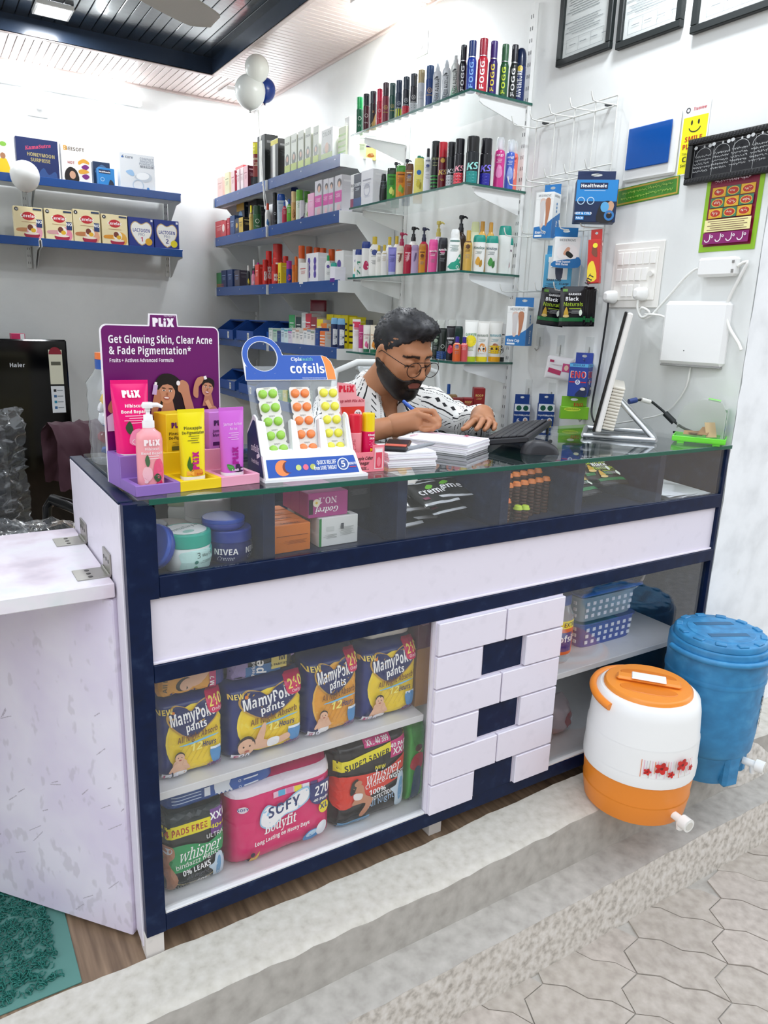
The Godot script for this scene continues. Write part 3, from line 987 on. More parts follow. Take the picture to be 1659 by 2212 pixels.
func nappy_print(size: String, count: String, sun: String, lying: bool, flip := false):
	return func(m: Mb, w: float, h: float) -> void:
		m.ell(0.06 * w, 0.47 * h, 0.44 * w, 0.44 * h, Color(sun).lerp(Color("#fff3a0"), 0.3), 0.0, 26)
		m.ell(0.07 * w, 0.47 * h, 0.42 * w, 0.415 * h, sun, 0.0, 26)
		for k in 9: m.stroke([-0.3 * w + k * 0.09 * w, 0.2 * h, -0.12 * w + k * 0.09 * w, 0.42 * h], 0.0012, Color(sun).darkened(0.1))
		var heart := [-0.0, 0.5, -0.28, 0.66, -0.36, 0.82, -0.26, 0.93, -0.1, 0.9, 0.0, 0.84, 0.12, 0.92, 0.34, 0.95, 0.42, 0.84, 0.34, 0.68]
		var hp := []
		for i in heart.size(): hp.append(heart[i] * (w if i % 2 == 0 else h))
		m.blob(hp, "#c79a3c")
		var hq := []
		for i in heart.size(): hq.append((heart[i] * 0.93 + (0.002 if i % 2 == 0 else 0.052)) * (w if i % 2 == 0 else h))
		m.blob(hq, "#16245f")
		var sl := 0.16
		var rt := 0.1
		lettering(m, "MamyPoko", 0.03 * w, 0.715 * h, 0.15 * h, "#ffffff", {"w": 0.66 * w, "r": rt})
		lettering(m, "pants", 0.07 * w, 0.6 * h, 0.1 * h, "#ffffff", {"w": 0.3 * w, "r": rt})
		m.ell(-0.26 * w, 0.86 * h, 0.022 * w, 0.022 * w, "#e8862a")
		lettering(m, "All Night Absorb", 0.08 * w, 0.49 * h, 0.075 * h, "#7a4a12", {"w": 0.6 * w, "i": sl, "r": rt})
		m.ell(0.1 * w, 0.455 * h, 0.3 * w, 0.012 * h, "#7cc4ea", rt)
		lettering(m, "12", 0.13 * w, 0.34 * h, 0.1 * h, "#fff27a", {"a": 1.0, "i": sl})
		lettering(m, "Hours", 0.14 * w, 0.355 * h, 0.07 * h, "#1d2a60", {"a": 0.0, "w": 0.2 * w, "i": sl})
		m.blob([0.26 * w, 0.3 * h, 0.42 * w, 0.3 * h, 0.4 * w, 0.14 * h, 0.34 * w, 0.12 * h, 0.28 * w, 0.15 * h], "#4f90c8")
		m.rect(0.34 * w, 0.31 * h, 0.16 * w, 0.03 * h, "#e8f1f8")
		lettering(m, "+50% Wider", 0.33 * w, 0.085 * h, 0.05 * h, "#7a3a86", {"w": 0.26 * w, "i": sl})
		lettering(m, "Crisscross", 0.33 * w, 0.035 * h, 0.045 * h, "#c02f7c", {"w": 0.24 * w, "i": sl})
		m.blob([0.24 * w, 0.985 * h, 0.49 * w, 0.985 * h, 0.485 * w, 0.8 * h, 0.36 * w, 0.76 * h, 0.25 * w, 0.8 * h], "#d8175a")
		lettering(m, "210", 0.365 * w, 0.85 * h, 0.11 * h, "#ffe86b", {"w": 0.2 * w, "r": 0.08})
		lettering(m, "Only", 0.37 * w, 0.79 * h, 0.04 * h, "#ffd0d8", {})
		lettering(m, "NEW", -0.38 * w, 0.86 * h, 0.06 * h, "#ffe36a", {})
		if lying: baby(m, -0.28 * w, 0.2 * h, 0.55 * w, true)
		else: baby(m, -0.2 * w, 0.3 * h, 0.36 * w)
		m.rect(-0.4 * w, 0.07 * h, 0.1 * w, 0.1 * h, "#f4f4fa")
		lettering(m, size, -0.4 * w, 0.045 * h, 0.06 * h, "#c02a6c", {"w": 0.06 * w})
		lettering(m, count, -0.3 * w, 0.045 * h, 0.08 * h, "#f2f2ff", {})

func pad_icon(m: Mb, x: float, y: float, s: float) -> void:
	m.blob([x - 0.16 * s, y - 0.5 * s, x - 0.2 * s, y - 0.1 * s, x - 0.34 * s, y + 0.1 * s, x - 0.15 * s, y + 0.2 * s, x - 0.08 * s, y + 0.5 * s, x + 0.1 * s, y + 0.54 * s, x + 0.2 * s, y + 0.2 * s, x + 0.36 * s, y + 0.05 * s, x + 0.2 * s, y - 0.15 * s, x + 0.14 * s, y - 0.5 * s], "#c8dcea")
	m.ell(x, y + 0.03 * s, 0.08 * s, 0.38 * s, "#6aa2cc", -0.08)

func low_stock() -> void:
	var zf := -0.058
	soft_pack("navy and yellow nappy pack marked L 14 on the lower case's upper shelf", 0.054, 0.2, 0.4155, 0.185, 0.11, zf, "#1b2c78", 3, nappy_print("L", "14", "#f7d51d", false))
	soft_pack("wide navy and yellow nappy pack marked S 20 with a lying baby", 0.204, 0.392, 0.4155, 0.18, 0.11, zf, "#1b2c78", 4, nappy_print("S", "20", "#f7d51d", true))
	soft_pack("navy and orange nappy pack marked XXL 9", 0.394, 0.537, 0.4155, 0.205, 0.12, zf, "#1b2c78", 5, nappy_print("XXL", "9", "#eda32c", false))
	soft_pack("navy and yellow nappy pack marked M 16 beside the white brick front", 0.54, 0.708, 0.4155, 0.198, 0.12, zf, "#1b2c78", 6, nappy_print("M", "16", "#f7d51d", false))
	soft_pack("nappy pack lying on its side with an orange print and a baby's face", 0.054, 0.215, 0.6005, 0.085, 0.11, zf - 0.01, "#23347e", 7, func(m: Mb, w: float, h: float):
		m.ell(-0.12 * w, 0.4 * h, 0.36 * w, 0.6 * h, "#e2a03a", 0.0, 26)
		m.blob([-0.1 * w, 0.45 * h, 0.0, 0.9 * h, 0.25 * w, 0.95 * h, 0.3 * w, 0.75 * h, 0.12 * w, 0.3 * h, -0.05 * w, 0.25 * h], "#e8b99a")
		m.ell(-0.11 * w, 0.34 * h, 0.11 * w, 0.16 * h, "#30241f", 0.5); m.ell(-0.07 * w, 0.32 * h, 0.1 * w, 0.15 * h, "#e8b99a", 0.5)
		lettering(m, "All Night", -0.33 * w, 0.2 * h, 0.1 * h, "#5a4a12", {"r": 1.5, "w": 0.4 * w, "a": 0.0})
		m.rect(0.27 * w, 0.35 * h, 0.09 * w, 0.5 * h, "#c02a6c"); lettering(m, "M 7", 0.29 * w, 0.16 * h, 0.06 * w, "#ffffff", {"r": 1.57, "a": 0.0}))
	soft_pack("black and lilac period panty pack lying on its side", 0.217, 0.385, 0.596, 0.1, 0.1, zf - 0.02, "#17171b", 8, func(m: Mb, w: float, h: float):
		m.rect(-0.36 * w, 0.5 * h, 0.24 * w, 0.9 * h, "#8f7fb4"); m.rect(-0.02 * w, 0.18 * h, 0.5 * w, 0.32 * h, "#2f6da8")
		lettering(m, "per", -0.02 * w, 0.12 * h, 0.13 * w, "#ffffff", {"r": 1.57, "a": 0.0, "i": 0.2}); lettering(m, "Period Panty", -0.14 * w, 0.1 * h, 0.05 * w, "#e8e8ee", {"r": 1.57, "a": 0.0, "w": 0.42 * w})
		m.rect(0.2 * w, 0.8 * h, 0.14 * w, 0.34 * h, "#f0e21d"); lettering(m, "99", 0.2 * w, 0.7 * h, 0.09 * w, "#c62828", {})
		m.rect(0.2 * w, 0.35 * h, 0.22 * w, 0.36 * h, "#d9c86a"); lettering(m, "M", 0.24 * w, 0.36 * h, 0.08 * w, "#181818", {}); lettering(m, "6 PANTIES", 0.2 * w, 0.24 * h, 0.035 * w, "#181818", {})
		m.rect(0.4 * w, 0.6 * h, 0.06 * w, 0.4 * h, "#a58cc0"))
	soft_pack("crumpled plain white bag lying above the nappy packs", 0.575, 0.706, 0.614, 0.07, 0.12, zf - 0.03, "#eceae2", 9, func(m: Mb, w: float, h: float): m.rect(-0.1 * w, 0.5 * h, 0.5 * w, 0.02 * h, "#d8d6cc"))
	good("box", "carton", "plain brown cardboard box behind the yellow nappy pack", "box", "", V(0.731, 0.4155, -0.13), 0.0, 0.04, 0.12, 0.16, "#a97c4c", "", [])
	good("box", "carton", "dark maroon box stacked on the plain brown cardboard box", "box", "", V(0.731, 0.576, -0.13), 0.0, 0.04, 0.12, 0.09, "#5b1f3a", "", [["l", 0.0, 0.8, 0.7, 4, "#c890a8"]])
	var y := 0.1285
	soft_pack("green and black sanitary pad pack with a yellow strip", 0.056, 0.2, y, 0.2, 0.12, zf, "#15201f", 13, func(m: Mb, w: float, h: float):
		m.rect(0.0, 0.87 * h, 0.98 * w, 0.2 * h, "#1c2a2e"); m.rect(0.0, 0.79 * h, 0.98 * w, 0.15 * h, "#f2e415"); lettering(m, "4 PADS FREE", -0.14 * w, 0.745 * h, 0.08 * h, "#b8401c", {"w": 0.64 * w, "r": 0.02})
		m.rect(0.36 * w, 0.78 * h, 0.25 * w, 0.3 * h, "#6a2f86"); lettering(m, "XXL", 0.36 * w, 0.82 * h, 0.08 * h, "#ffffff", {}); lettering(m, "40+4", 0.36 * w, 0.7 * h, 0.06 * h, "#f2e415", {})
		m.blob([-0.49 * w, 0.34 * h, -0.49 * w, 0.6 * h, -0.1 * w, 0.6 * h, 0.2 * w, 0.55 * h, 0.49 * w, 0.66 * h, 0.49 * w, 0.44 * h, 0.1 * w, 0.34 * h, -0.2 * w, 0.28 * h], "#1b9a58")
		lettering(m, "whisper", 0.04 * w, 0.42 * h, 0.13 * h, "#ffffff", {"s": true, "b": false, "i": 0.35, "w": 0.66 * w, "r": 0.08}); lettering(m, "ULTRA", 0.3 * w, 0.6 * h, 0.05 * h, "#ffffff", {"b": false})
		lettering(m, "bindazzz nights", 0.02 * w, 0.345 * h, 0.06 * h, "#ffffff", {"b": false, "w": 0.68 * w, "r": 0.12}); lettering(m, "0% LEAKS", 0.0, 0.23 * h, 0.075 * h, "#ffffff", {"w": 0.44 * w, "r": 0.1})
		m.ring(-0.02 * w, 0.22 * h, 0.36 * w, 0.14 * h, 0.002, "#c9bb86", PI, TAU); lettering(m, "all night", 0.0, 0.16 * h, 0.05 * h, "#6a6a74", {"b": false, "i": 0.3}); lettering(m, "40%", 0.1 * w, 0.05 * h, 0.06 * h, "#f0f0f0", {})
		pad_icon(m, 0.34 * w, 0.2 * h, 0.34 * h)
		m.blob([-0.49 * w, 0.62 * h, -0.36 * w, 0.62 * h, -0.34 * w, 0.5 * h, -0.42 * w, 0.42 * h, -0.3 * w, 0.2 * h, -0.44 * w, 0.02 * h, -0.46 * w, 0.2 * h, -0.49 * w, 0.3 * h], "#b98364"); m.ell(-0.43 * w, 0.58 * h, 0.06 * w, 0.04 * h, "#d9e2e6"); lettering(m, "FLOW", -0.24 * w, 0.02 * h, 0.05 * h, "#5e6a66", {}))
	var bl := soft_pack("blue soft pack lying across the sanitary pad packs", 0.062, 0.33, 0.3292, 0.056, 0.12, zf - 0.015, "#1c58ae", 14, func(m: Mb, w: float, h: float):
		m.blob([-0.06 * w, 0.98 * h, 0.1 * w, 0.98 * h, 0.06 * w, 0.5 * h, 0.1 * w, 0.02 * h, -0.04 * w, 0.02 * h], "#dfe8f2"); m.rect(-0.28 * w, 0.45 * h, 0.34 * w, 0.7 * h, "#14468f")
		for k in 4: m.rect(-0.3 * w, (0.75 - k * 0.14) * h, 0.24 * w, 0.04 * h, "#bcd0ea")
		m.rect(-0.13 * w, 0.5 * h, 0.05 * w, 0.4 * h, "#e4ecf6")
		for k in 3: m.ring(0.15 * w, (0.78 - k * 0.26) * h, 0.012 * w, 0.012 * w, 0.001, "#dbe6f4"); m.rect(0.25 * w, (0.78 - k * 0.26) * h, 0.13 * w, 0.06 * h, "#dbe6f4"))
	bl.rotation.z = 0.025
	soft_pack("wide bright pink sanitary pad pack with a white top band", 0.204, 0.474, y, 0.213, 0.13, zf, "#e3106e", 15, func(m: Mb, w: float, h: float):
		m.rect(0.0, 0.925 * h, 0.98 * w, 0.1 * h, "#ece2ea"); m.rect(0.05 * w, 0.81 * h, 0.3 * w, 0.07 * h, "#f3c3d8")
		for k in 6: m.rect((-0.02 + k * 0.075) * w, 0.81 * h, 0.065 * w, 0.07 * h, ["#58b4de", "#e77fb4", "#f3df2c", "#e8e8f0", "#43256e", "#e04a94"][k])
		m.blob([-0.16 * w, 0.72 * h, -0.04 * w, 0.66 * h, 0.12 * w, 0.78 * h, 0.23 * w, 0.8 * h, 0.24 * w, 0.64 * h, 0.12 * w, 0.54 * h, 0.0, 0.52 * h, -0.12 * w, 0.42 * h, -0.22 * w, 0.48 * h, -0.22 * w, 0.62 * h], "#9fd0ee"); m.blob([-0.15 * w, 0.7 * h, -0.04 * w, 0.645 * h, 0.12 * w, 0.76 * h, 0.22 * w, 0.78 * h, 0.225 * w, 0.65 * h, 0.12 * w, 0.555 * h, 0.0, 0.535 * h, -0.12 * w, 0.44 * h, -0.21 * w, 0.49 * h, -0.21 * w, 0.61 * h], "#ffffff")
		lettering(m, "SOFY", 0.0, 0.575 * h, 0.13 * h, "#17346f", {"w": 0.3 * w, "r": 0.14, "i": 0.12}); lettering(m, "Bodyfit", -0.04 * w, 0.385 * h, 0.12 * h, "#ffffff", {"s": true, "i": 0.15, "w": 0.3 * w, "r": 0.06}); lettering(m, "Long Lasting on Heavy Days", -0.02 * w, 0.285 * h, 0.05 * h, "#ffffff", {"w": 0.52 * w, "r": 0.07, "i": 0.15})
		m.ell(0.36 * w, 0.66 * h, 0.12 * w, 0.15 * h, "#1d2c74", 0.0, 24); m.rect(0.36 * w, 0.76 * h, 0.24 * w, 0.1 * h, "#1d2c74"); lettering(m, "270", 0.365 * w, 0.64 * h, 0.13 * h, "#ffffff", {"w": 0.15 * w}); lettering(m, "40 Pads", 0.36 * w, 0.56 * h, 0.04 * h, "#ffffff", {}); m.ell(0.39 * w, 0.46 * h, 0.055 * w, 0.075 * h, "#f5e21c"); lettering(m, "XL", 0.39 * w, 0.44 * h, 0.07 * h, "#1d2c74", {})
		m.ell(0.26 * w, 0.16 * h, 0.09 * w, 0.06 * h, "#3a8ed0", 0.3); m.ell(0.26 * w, 0.18 * h, 0.06 * w, 0.03 * h, "#bfe0f4", 0.3); m.ell(0.36 * w, 0.21 * h, 0.05 * w, 0.09 * h, "#eef2f8", -0.5)
		m.ell(-0.3 * w, 0.17 * h, 0.02 * w, 0.03 * h, "#2c2244"); m.blob([-0.32 * w, 0.13 * h, -0.28 * w, 0.13 * h, -0.24 * w, 0.2 * h, -0.27 * w, 0.08 * h, -0.33 * w, 0.06 * h], "#f3c23a"); m.rect(-0.31 * w, 0.04 * h, 0.03 * w, 0.06 * h, "#2b3f86"); m.ell(-0.38 * w, 0.76 * h, 0.045 * w, 0.04 * h, "#f2e6ee"); lettering(m, "SOFY", -0.38 * w, 0.745 * h, 0.035 * h, "#3a4a92", {}))
	soft_pack("black and red sanitary pad pack with a yellow super saver strip", 0.478, 0.693, y, 0.245, 0.14, zf, "#141416", 16, func(m: Mb, w: float, h: float):
		m.rect(0.05 * w, 0.93 * h, 0.36 * w, 0.07 * h, "#d3217e"); lettering(m, "XXL 40 399", 0.05 * w, 0.91 * h, 0.045 * h, "#ffffff", {"w": 0.3 * w})
		m.poly([-0.48 * w, 0.68 * h, 0.48 * w, 0.82 * h, 0.48 * w, 0.92 * h, -0.48 * w, 0.8 * h], "#f3e516"); lettering(m, "SUPER SAVER", -0.09 * w, 0.73 * h, 0.07 * h, "#151515", {"w": 0.6 * w, "r": 0.13})
		m.poly([0.22 * w, 0.7 * h, 0.48 * w, 0.72 * h, 0.48 * w, 0.92 * h, 0.22 * w, 0.89 * h], "#cf1f78"); lettering(m, "40 PADS", 0.35 * w, 0.82 * h, 0.045 * h, "#ffffff", {}); lettering(m, "XXL", 0.35 * w, 0.735 * h, 0.075 * h, "#ffffff", {"w": 0.2 * w})
		m.blob([-0.48 * w, 0.62 * h, -0.1 * w, 0.6 * h, 0.2 * w, 0.6 * h, 0.48 * w, 0.72 * h, 0.48 * w, 0.5 * h, 0.1 * w, 0.38 * h, -0.2 * w, 0.3 * h, -0.48 * w, 0.28 * h], "#e0341f"); lettering(m, "NEW", 0.08 * w, 0.625 * h, 0.04 * h, "#f3e516", {})
		lettering(m, "whisper", 0.12 * w, 0.5 * h, 0.12 * h, "#ffffff", {"s": true, "b": false, "i": 0.35, "w": 0.48 * w, "r": 0.16}); lettering(m, "choice", 0.02 * w, 0.44 * h, 0.06 * h, "#ffffff", {"b": false, "r": 0.14}); m.rect(0.33 * w, 0.49 * h, 0.2 * w, 0.07 * h, "#151515", 0.16); lettering(m, "nights", 0.33 * w, 0.475 * h, 0.05 * h, "#ffffff", {"r": 0.16})
		lettering(m, "100%", 0.05 * w, 0.345 * h, 0.06 * h, "#ffffff", {}); lettering(m, "PROTECTION", 0.1 * w, 0.285 * h, 0.045 * h, "#ffffff", {"w": 0.34 * w, "r": 0.1}); lettering(m, "All Night", 0.1 * w, 0.215 * h, 0.065 * h, "#a8c8e8", {"b": false, "w": 0.36 * w, "r": 0.1})
		pad_icon(m, 0.37 * w, 0.3 * h, 0.36 * h)
		m.blob([-0.3 * w, 0.5 * h, -0.16 * w, 0.5 * h, -0.12 * w, 0.38 * h, -0.02 * w, 0.3 * h, -0.14 * w, 0.14 * h, -0.2 * w, 0.16 * h, -0.12 * w, 0.28 * h, -0.3 * w, 0.3 * h, -0.24 * w, 0.4 * h], "#c98a68"); m.blob([-0.32 * w, 0.42 * h, -0.3 * w, 0.56 * h, -0.22 * w, 0.58 * h, -0.26 * w, 0.44 * h], "#191214"); m.blob([-0.27 * w, 0.42 * h, -0.16 * w, 0.4 * h, -0.18 * w, 0.34 * h, -0.27 * w, 0.36 * h], "#f0ece8"); m.ell(-0.22 * w, 0.53 * h, 0.05 * w, 0.035 * h, "#c98a68")
		for k in 3: m.rect(-0.25 * w, (0.1 - k * 0.032) * h, 0.4 * w, 0.022 * h, "#62aede", 0.06))
	soft_pack("narrow bright green pack with a woman in red beside the brick front", 0.697, 0.752, y, 0.24, 0.1, zf - 0.01, "#3aa63c", 17, func(m: Mb, w: float, h: float):
		m.blob([-0.3 * w, 0.95 * h, 0.4 * w, 0.95 * h, 0.45 * w, 0.7 * h, -0.2 * w, 0.74 * h], "#2f8f3a"); m.blob([-0.15 * w, 0.62 * h, 0.3 * w, 0.62 * h, 0.2 * w, 0.42 * h, -0.3 * w, 0.45 * h, -0.36 * w, 0.52 * h], "#b8253a"); m.ell(0.1 * w, 0.68 * h, 0.13 * w, 0.035 * h, "#d9a184"); m.ell(0.05 * w, 0.7 * h, 0.2 * w, 0.04 * h, "#4a2a20", 0.6); m.blob([-0.1 * w, 0.44 * h, 0.24 * w, 0.42 * h, 0.1 * w, 0.05 * h, -0.3 * w, 0.05 * h], "#29506e"))
	var jar := thing("lozenge_jar", "clear jar with an orange and blue lozenge label", "jar", V(1.245, 0.4155, -0.12))
	part("jar_wall", Mb.new().loft([[0.0, 0.045, 0.045], [0.01, 0.05, 0.05], [0.05, 0.051, 0.051], [0.14, 0.051, 0.051], [0.165, 0.04, 0.04], [0.18, 0.036, 0.036]], 2.0, 24, true, false), clear_mat("jar_clear", Color(0.9, 0.93, 0.95), 0.3), jar)
	var jl := Mb.new().ink("#e2622a").loft([[0.03, 0.0513, 0.0513], [0.135, 0.0513, 0.0513]], 2.0, 24, false, false)
	jl.fm = func(x: float, yy: float, l: float) -> Vector3: return V(sin(x / 0.052) * (0.0516 + l), yy, cos(x / 0.052) * (0.0516 + l))
	jl.rect(0.0, 0.124, 0.14, 0.024, "#f4e224"); lettering(jl, "EXTRA", 0.012, 0.117, 0.013, "#1b1b1b", {}); jl.rect(-0.02, 0.07, 0.08, 0.06, "#1d2f86"); lettering(jl, "cofsils", 0.0, 0.07, 0.02, "#ffffff", {})
	part("printed_label", jl, fin("ink"), jar)
	part("lid", Mb.new().ink("#2b4fa0").loft([[0.18, 0.04, 0.04], [0.205, 0.04, 0.04], [0.208, 0.036, 0.036]], 2.0, 24), fin("gloss"), jar)
	basket("clear_basket", "clear pale plastic basket with square holes and a blue lid", V(1.47, 0.503, -0.2), Color(0.75, 0.85, 0.9), 0.42, true)
	basket("blue_basket", "blue plastic basket with square holes under the clear basket", V(1.48, 0.4155, -0.2), Color(0.35, 0.42, 0.78), 0.6, false)
	good("box", "carton", "small brown box lettered in cream on the blue basket lid", "box", "", V(1.49, 0.6085, -0.17), 0.1, 0.11, 0.07, 0.03, "#4a2c1c", "", [["e", -0.3, 0.5, 0.08, 0.08, "#d8b070"], ["t", "WOODS", 0.14, 0.2, 0.15, "#ead9b0"]])
	for k in 3:
		var a := Mb.new().ink(["#d8d8d4", "#3a3d40", "#dcdcd8"][k])
		var path := []
		for i in 22:
			var s := i / 21.0
			path.append([V(1.56 + 0.12 * s, 0.66 - 0.2 * sin(s * PI) * s, -0.2 - 0.05 * sin(s * 5.0)), V(1.6 + 0.09 * sin(s * 4.0), 0.67 - 0.16 * s, -0.24 + 0.05 * cos(s * 6.0)), V(1.57 + 0.08 * sin(s * 7.0), 0.64 - 0.09 * s, -0.26 + 0.06 * s)][k])
		solo("cable", a.tube(path, 0.0042 - k * 0.0006, 8), fin("satin"), ["white cable hanging behind the blue basket lid", "dark grey cable hanging inside the right-hand glass case", "thin white cable curled beside the plastic baskets"][k], "cable")
	for k in 2:
		var pk: Node3D = good("pouch", "carrier_bag", ["crumpled clear plastic bag on the case floor", "clear plastic bag holding red packets on the case floor"][k], "bag", "", V(1.2 + 0.13 * k, 0.1285, -0.13 - 0.04 * k), 0.3 * k, 0.13, 0.11, 0.12 - 0.02 * k, ["#c9ccd2", "#b9a4a8"][k], "", [["r", 0.0, 0.5, 0.5, 0.3, "#9a3036", 20.0], ["r", 0.1, 0.3, 0.5, 0.12, "#d8d8dc", 12.0]] if k else [], {"wob": 0.02, "e": 3.0, "seed": 41 + k})
		pk.rotation.x = -0.1

func basket(called: String, label: String, p: Vector3, c: Color, a: float, lid: bool) -> void:
	var o := thing(called, label, "basket", p)
	var mat := clear_mat(called + "_plastic", c, a, 0.25)
	var m := Mb.new()
	var w := 0.25; var d := 0.17; var h := 0.082
	m.loft([[0.0, w * 0.46, d * 0.46], [0.004, w * 0.47, d * 0.47], [h * 0.92, w * 0.5, d * 0.5], [h * 0.93, w * 0.52, d * 0.52], [h, w * 0.52, d * 0.52]], 8.0, 40, true, false)
	part("basket_wall", m, mat, o)
	var holes := Mb.new().ink("#e8ecf4")
	for r in 3:
		for k in 8:
			holes.box(V(-0.096 + k * 0.0274, 0.018 + r * 0.021, d * 0.475 + r * 0.0018), V(0.012, 0.011, 0.003), 0.0005)
		for k in 5:
			holes.box(V(-w * 0.475 - r * 0.0018, 0.018 + r * 0.021, -0.055 + k * 0.0274), V(0.003, 0.011, 0.012), 0.0005)
	var hp := part("hole_grid", holes, fin("satin"), o)
	hp.set_meta("kind", "stuff")
	part("contents", Mb.new().ink("#4f7f8a").box(V(0.01, 0.03, 0), V(w * 0.7, 0.05, d * 0.6), 0.01), fin("matte"), o)
	if lid:
		var l := Mb.new().ink("#1e4fb0")
		l.box(V(0.0, h + 0.012, 0.0), V(w * 1.1, 0.012, d * 1.12), 0.004)
		l.box(V(0.0, h + 0.02, 0.0), V(w * 0.9, 0.006, d * 0.9), 0.003)
		part("lid", l, fin("gloss"), o)

func counter_stock() -> void:
	var y := 0.8845
	var cw := "#e9ebe8"
	good("jar", "cream_jar", "white cream jar with a teal lid and pale teal label", "jar", "", V(0.133, y, -0.07), 0.5, 0.098, 0.098, 0.078, "#e4eeec", "#1aa58f", [["k", -0.45, 0.05, -0.5, 0.3, -0.5, 0.55, 0.15, 0.58, 0.35, 0.3, 0.3, 0.03, "#bfe6e0"], ["k", 0.15, 0.58, 0.5, 0.58, 0.5, 0.1, 0.35, 0.25, "#46bdae"], ["t", "3", -0.15, 0.38, 0.11, "#33504c", 0, {"b": false}], ["t", "Way Care", 0.1, 0.4, 0.06, "#33504c", 0, {"b": false}], ["e", -0.2, 0.28, 0.04, 0.04, "#2c7d70"], ["e", -0.2, 0.14, 0.04, 0.03, "#3c8a6a"], ["l", 0.08, 0.3, 0.3, 3, "#6a8a86"], ["o", 0.32, 0.16, 0.055, 0.012, "#556"]])
	lid_print(["t", "Himalaya", 0.0, 0.1, 0.13, "#1d5a50"], V(0.133, y + 0.0782, -0.07), 0.045, "#dfe8e6")
	good("jar", "cream_jar", "dark blue cream jar lettered in white", "jar", "", V(0.228, y, -0.085), 0.5, 0.094, 0.094, 0.07, "#17296b", "#1c3790", [["t", "NIVEA", 0.22, 0.3, 0.13, "#ffffff", 0], ["t", "Creme", 0.22, 0.12, 0.09, "#dfe6f4", 0, {"b": false, "s": true, "i": 0.3}], ["t", "NIVEA", -0.5, 0.3, 0.13, "#ffffff", 0], ["t", "Creme", -0.5, 0.12, 0.09, "#dfe6f4", 0, {"b": false, "s": true, "i": 0.3}]])
	good("jar", "cream_jar", "low blue cream tin on the dark blue cream jar", "jar", "", V(0.216, y + 0.0705, -0.085), 0.2, 0.088, 0.088, 0.022, "#1d3a94", "#2147a6", [])
	good("jar", "cream_jar", "white cream jar with a flat white lid and green label bar", "jar", "", V(0.222, y, -0.2), 0.55, 0.1, 0.1, 0.108, "#e6e8e2", "#dcdeda", [["t", "soft", -0.42, 0.3, 0.16, "#2a2e2c", 0], ["r", 0.15, 0.3, 0.42, 0.13, "#8fb84a"], ["t", "97%", 0.05, 0.265, 0.07, "#ffffff", 0], ["r", 0.45, 0.33, 0.1, 0.14, "#5a8a30"]])
	good("jar", "cream_jar", "grey cream jar behind the white and teal jars", "jar", "", V(0.13, y, -0.185), 0.5, 0.1, 0.1, 0.06, "#8a8d8c", "#77706c", [])
	good("jar", "cream_jar", "white jar with a green-tinted lid at the back of the case", "jar", "", V(0.2, y, -0.34), 0.5, 0.1, 0.1, 0.105, "#d8dcd2", "#a9b890", [])
	var tilted := good("jar", "cream_jar", "blue cream tin leaning on edge against the corner post", "jar", "", V(0.082, y + 0.046, -0.066), 0.4, 0.09, 0.09, 0.024, "#1b3a97", "#2450b4", [])
	tilted.rotation.z = 1.15
	good("jar", "cream_jar", "dark jar with a grey lid beside the leaning blue tin", "jar", "", V(0.075, y, -0.15), 0.3, 0.09, 0.09, 0.075, "#1a2030", "#4a525c", [])
	for k in 3:
		good("box", "carton", ["black flat box at the back of the jar compartment", "black box with a pink printed lid at the back", "pale yellow round-print box at the back of the jar compartment"][k], "box", "", V(0.07 + 0.06 * k, y, -0.3 - 0.04 * k), 0.2, 0.1 - 0.02 * k, 0.08, 0.075 + 0.03 * (k % 2), ["#16181c", "#1b1b20", "#dcd9ae"][k], "", [], {"top": [["r", 0.0, 0.0, 0.9, 0.9, ["#22262c", "#d9b8bf", "#e8e2b0"][k]]]})
	for k in 4:
		good("box", "soap_carton", "orange soap carton in a row behind the glass", "soap", "orange soap cartons", V(0.362, y, -0.085 - 0.042 * k), 0.03, 0.088, 0.038, 0.062, "#dd7a26", "", [["l", 0.1, 0.42, 0.6, 5, "#8a4410"], ["r", 0.0, 0.6, 0.85, 0.02, "#8a4410"]], {"top": [["t", "SANDAL", 0.0, -0.3, 0.1, "#7a3c10", 0]]})
	for k in 4:
		good("box", "soap_carton", "white soap carton with a green scalloped side in a row", "soap", "green and white soap cartons", V(0.478, y, -0.09 - 0.042 * k), 0.03, 0.1, 0.039, 0.066, "#e9edea", "", [["r", -0.47, 0.5, 0.06, 0.98, "#1f8a42"], ["r", -0.22, 0.6, 0.2, 0.16, "#d5dad6"], ["l", -0.2, 0.4, 0.3, 5, "#8a908c"], ["l", 0.2, 0.62, 0.36, 11, "#a0a6a2"], ["r", 0.08, 0.66, 0.07, 0.2, "#50565a"]], {"top": [["r", 0.0, 0.0, 0.7, 0.5, "#2a9a4a"]]})
	for k in 3:
		good("box", "soap_carton", "magenta flower soap carton lying upside down on the green cartons", "soap", "magenta soap cartons", V(0.455, y + 0.0665, -0.1 - 0.045 * k), 0.03, 0.1, 0.043, 0.056, "#b2418c", "", [["t", "NO.1", -0.02, 0.8, 0.14, "#f4e3ee", 180, {"s": true}], ["t", "Godrej", -0.02, 0.4, 0.12, "#ffffff", 180, {"s": true, "i": 0.3}], ["e", -0.3, 0.6, 0.09, 0.09, "#f6f0d8"], ["e", -0.3, 0.6, 0.03, 0.03, "#e8c84a"], ["r", -0.44, 0.45, 0.1, 0.6, "#26222a"]])
	good("box", "soap_carton", "dark grey soap carton behind the magenta cartons", "soap", "", V(0.548, y + 0.0665, -0.13), 0.05, 0.06, 0.05, 0.06, "#2a2d33", "", [["l", 0.0, 0.8, 0.8, 8, "#6a6e74"]])
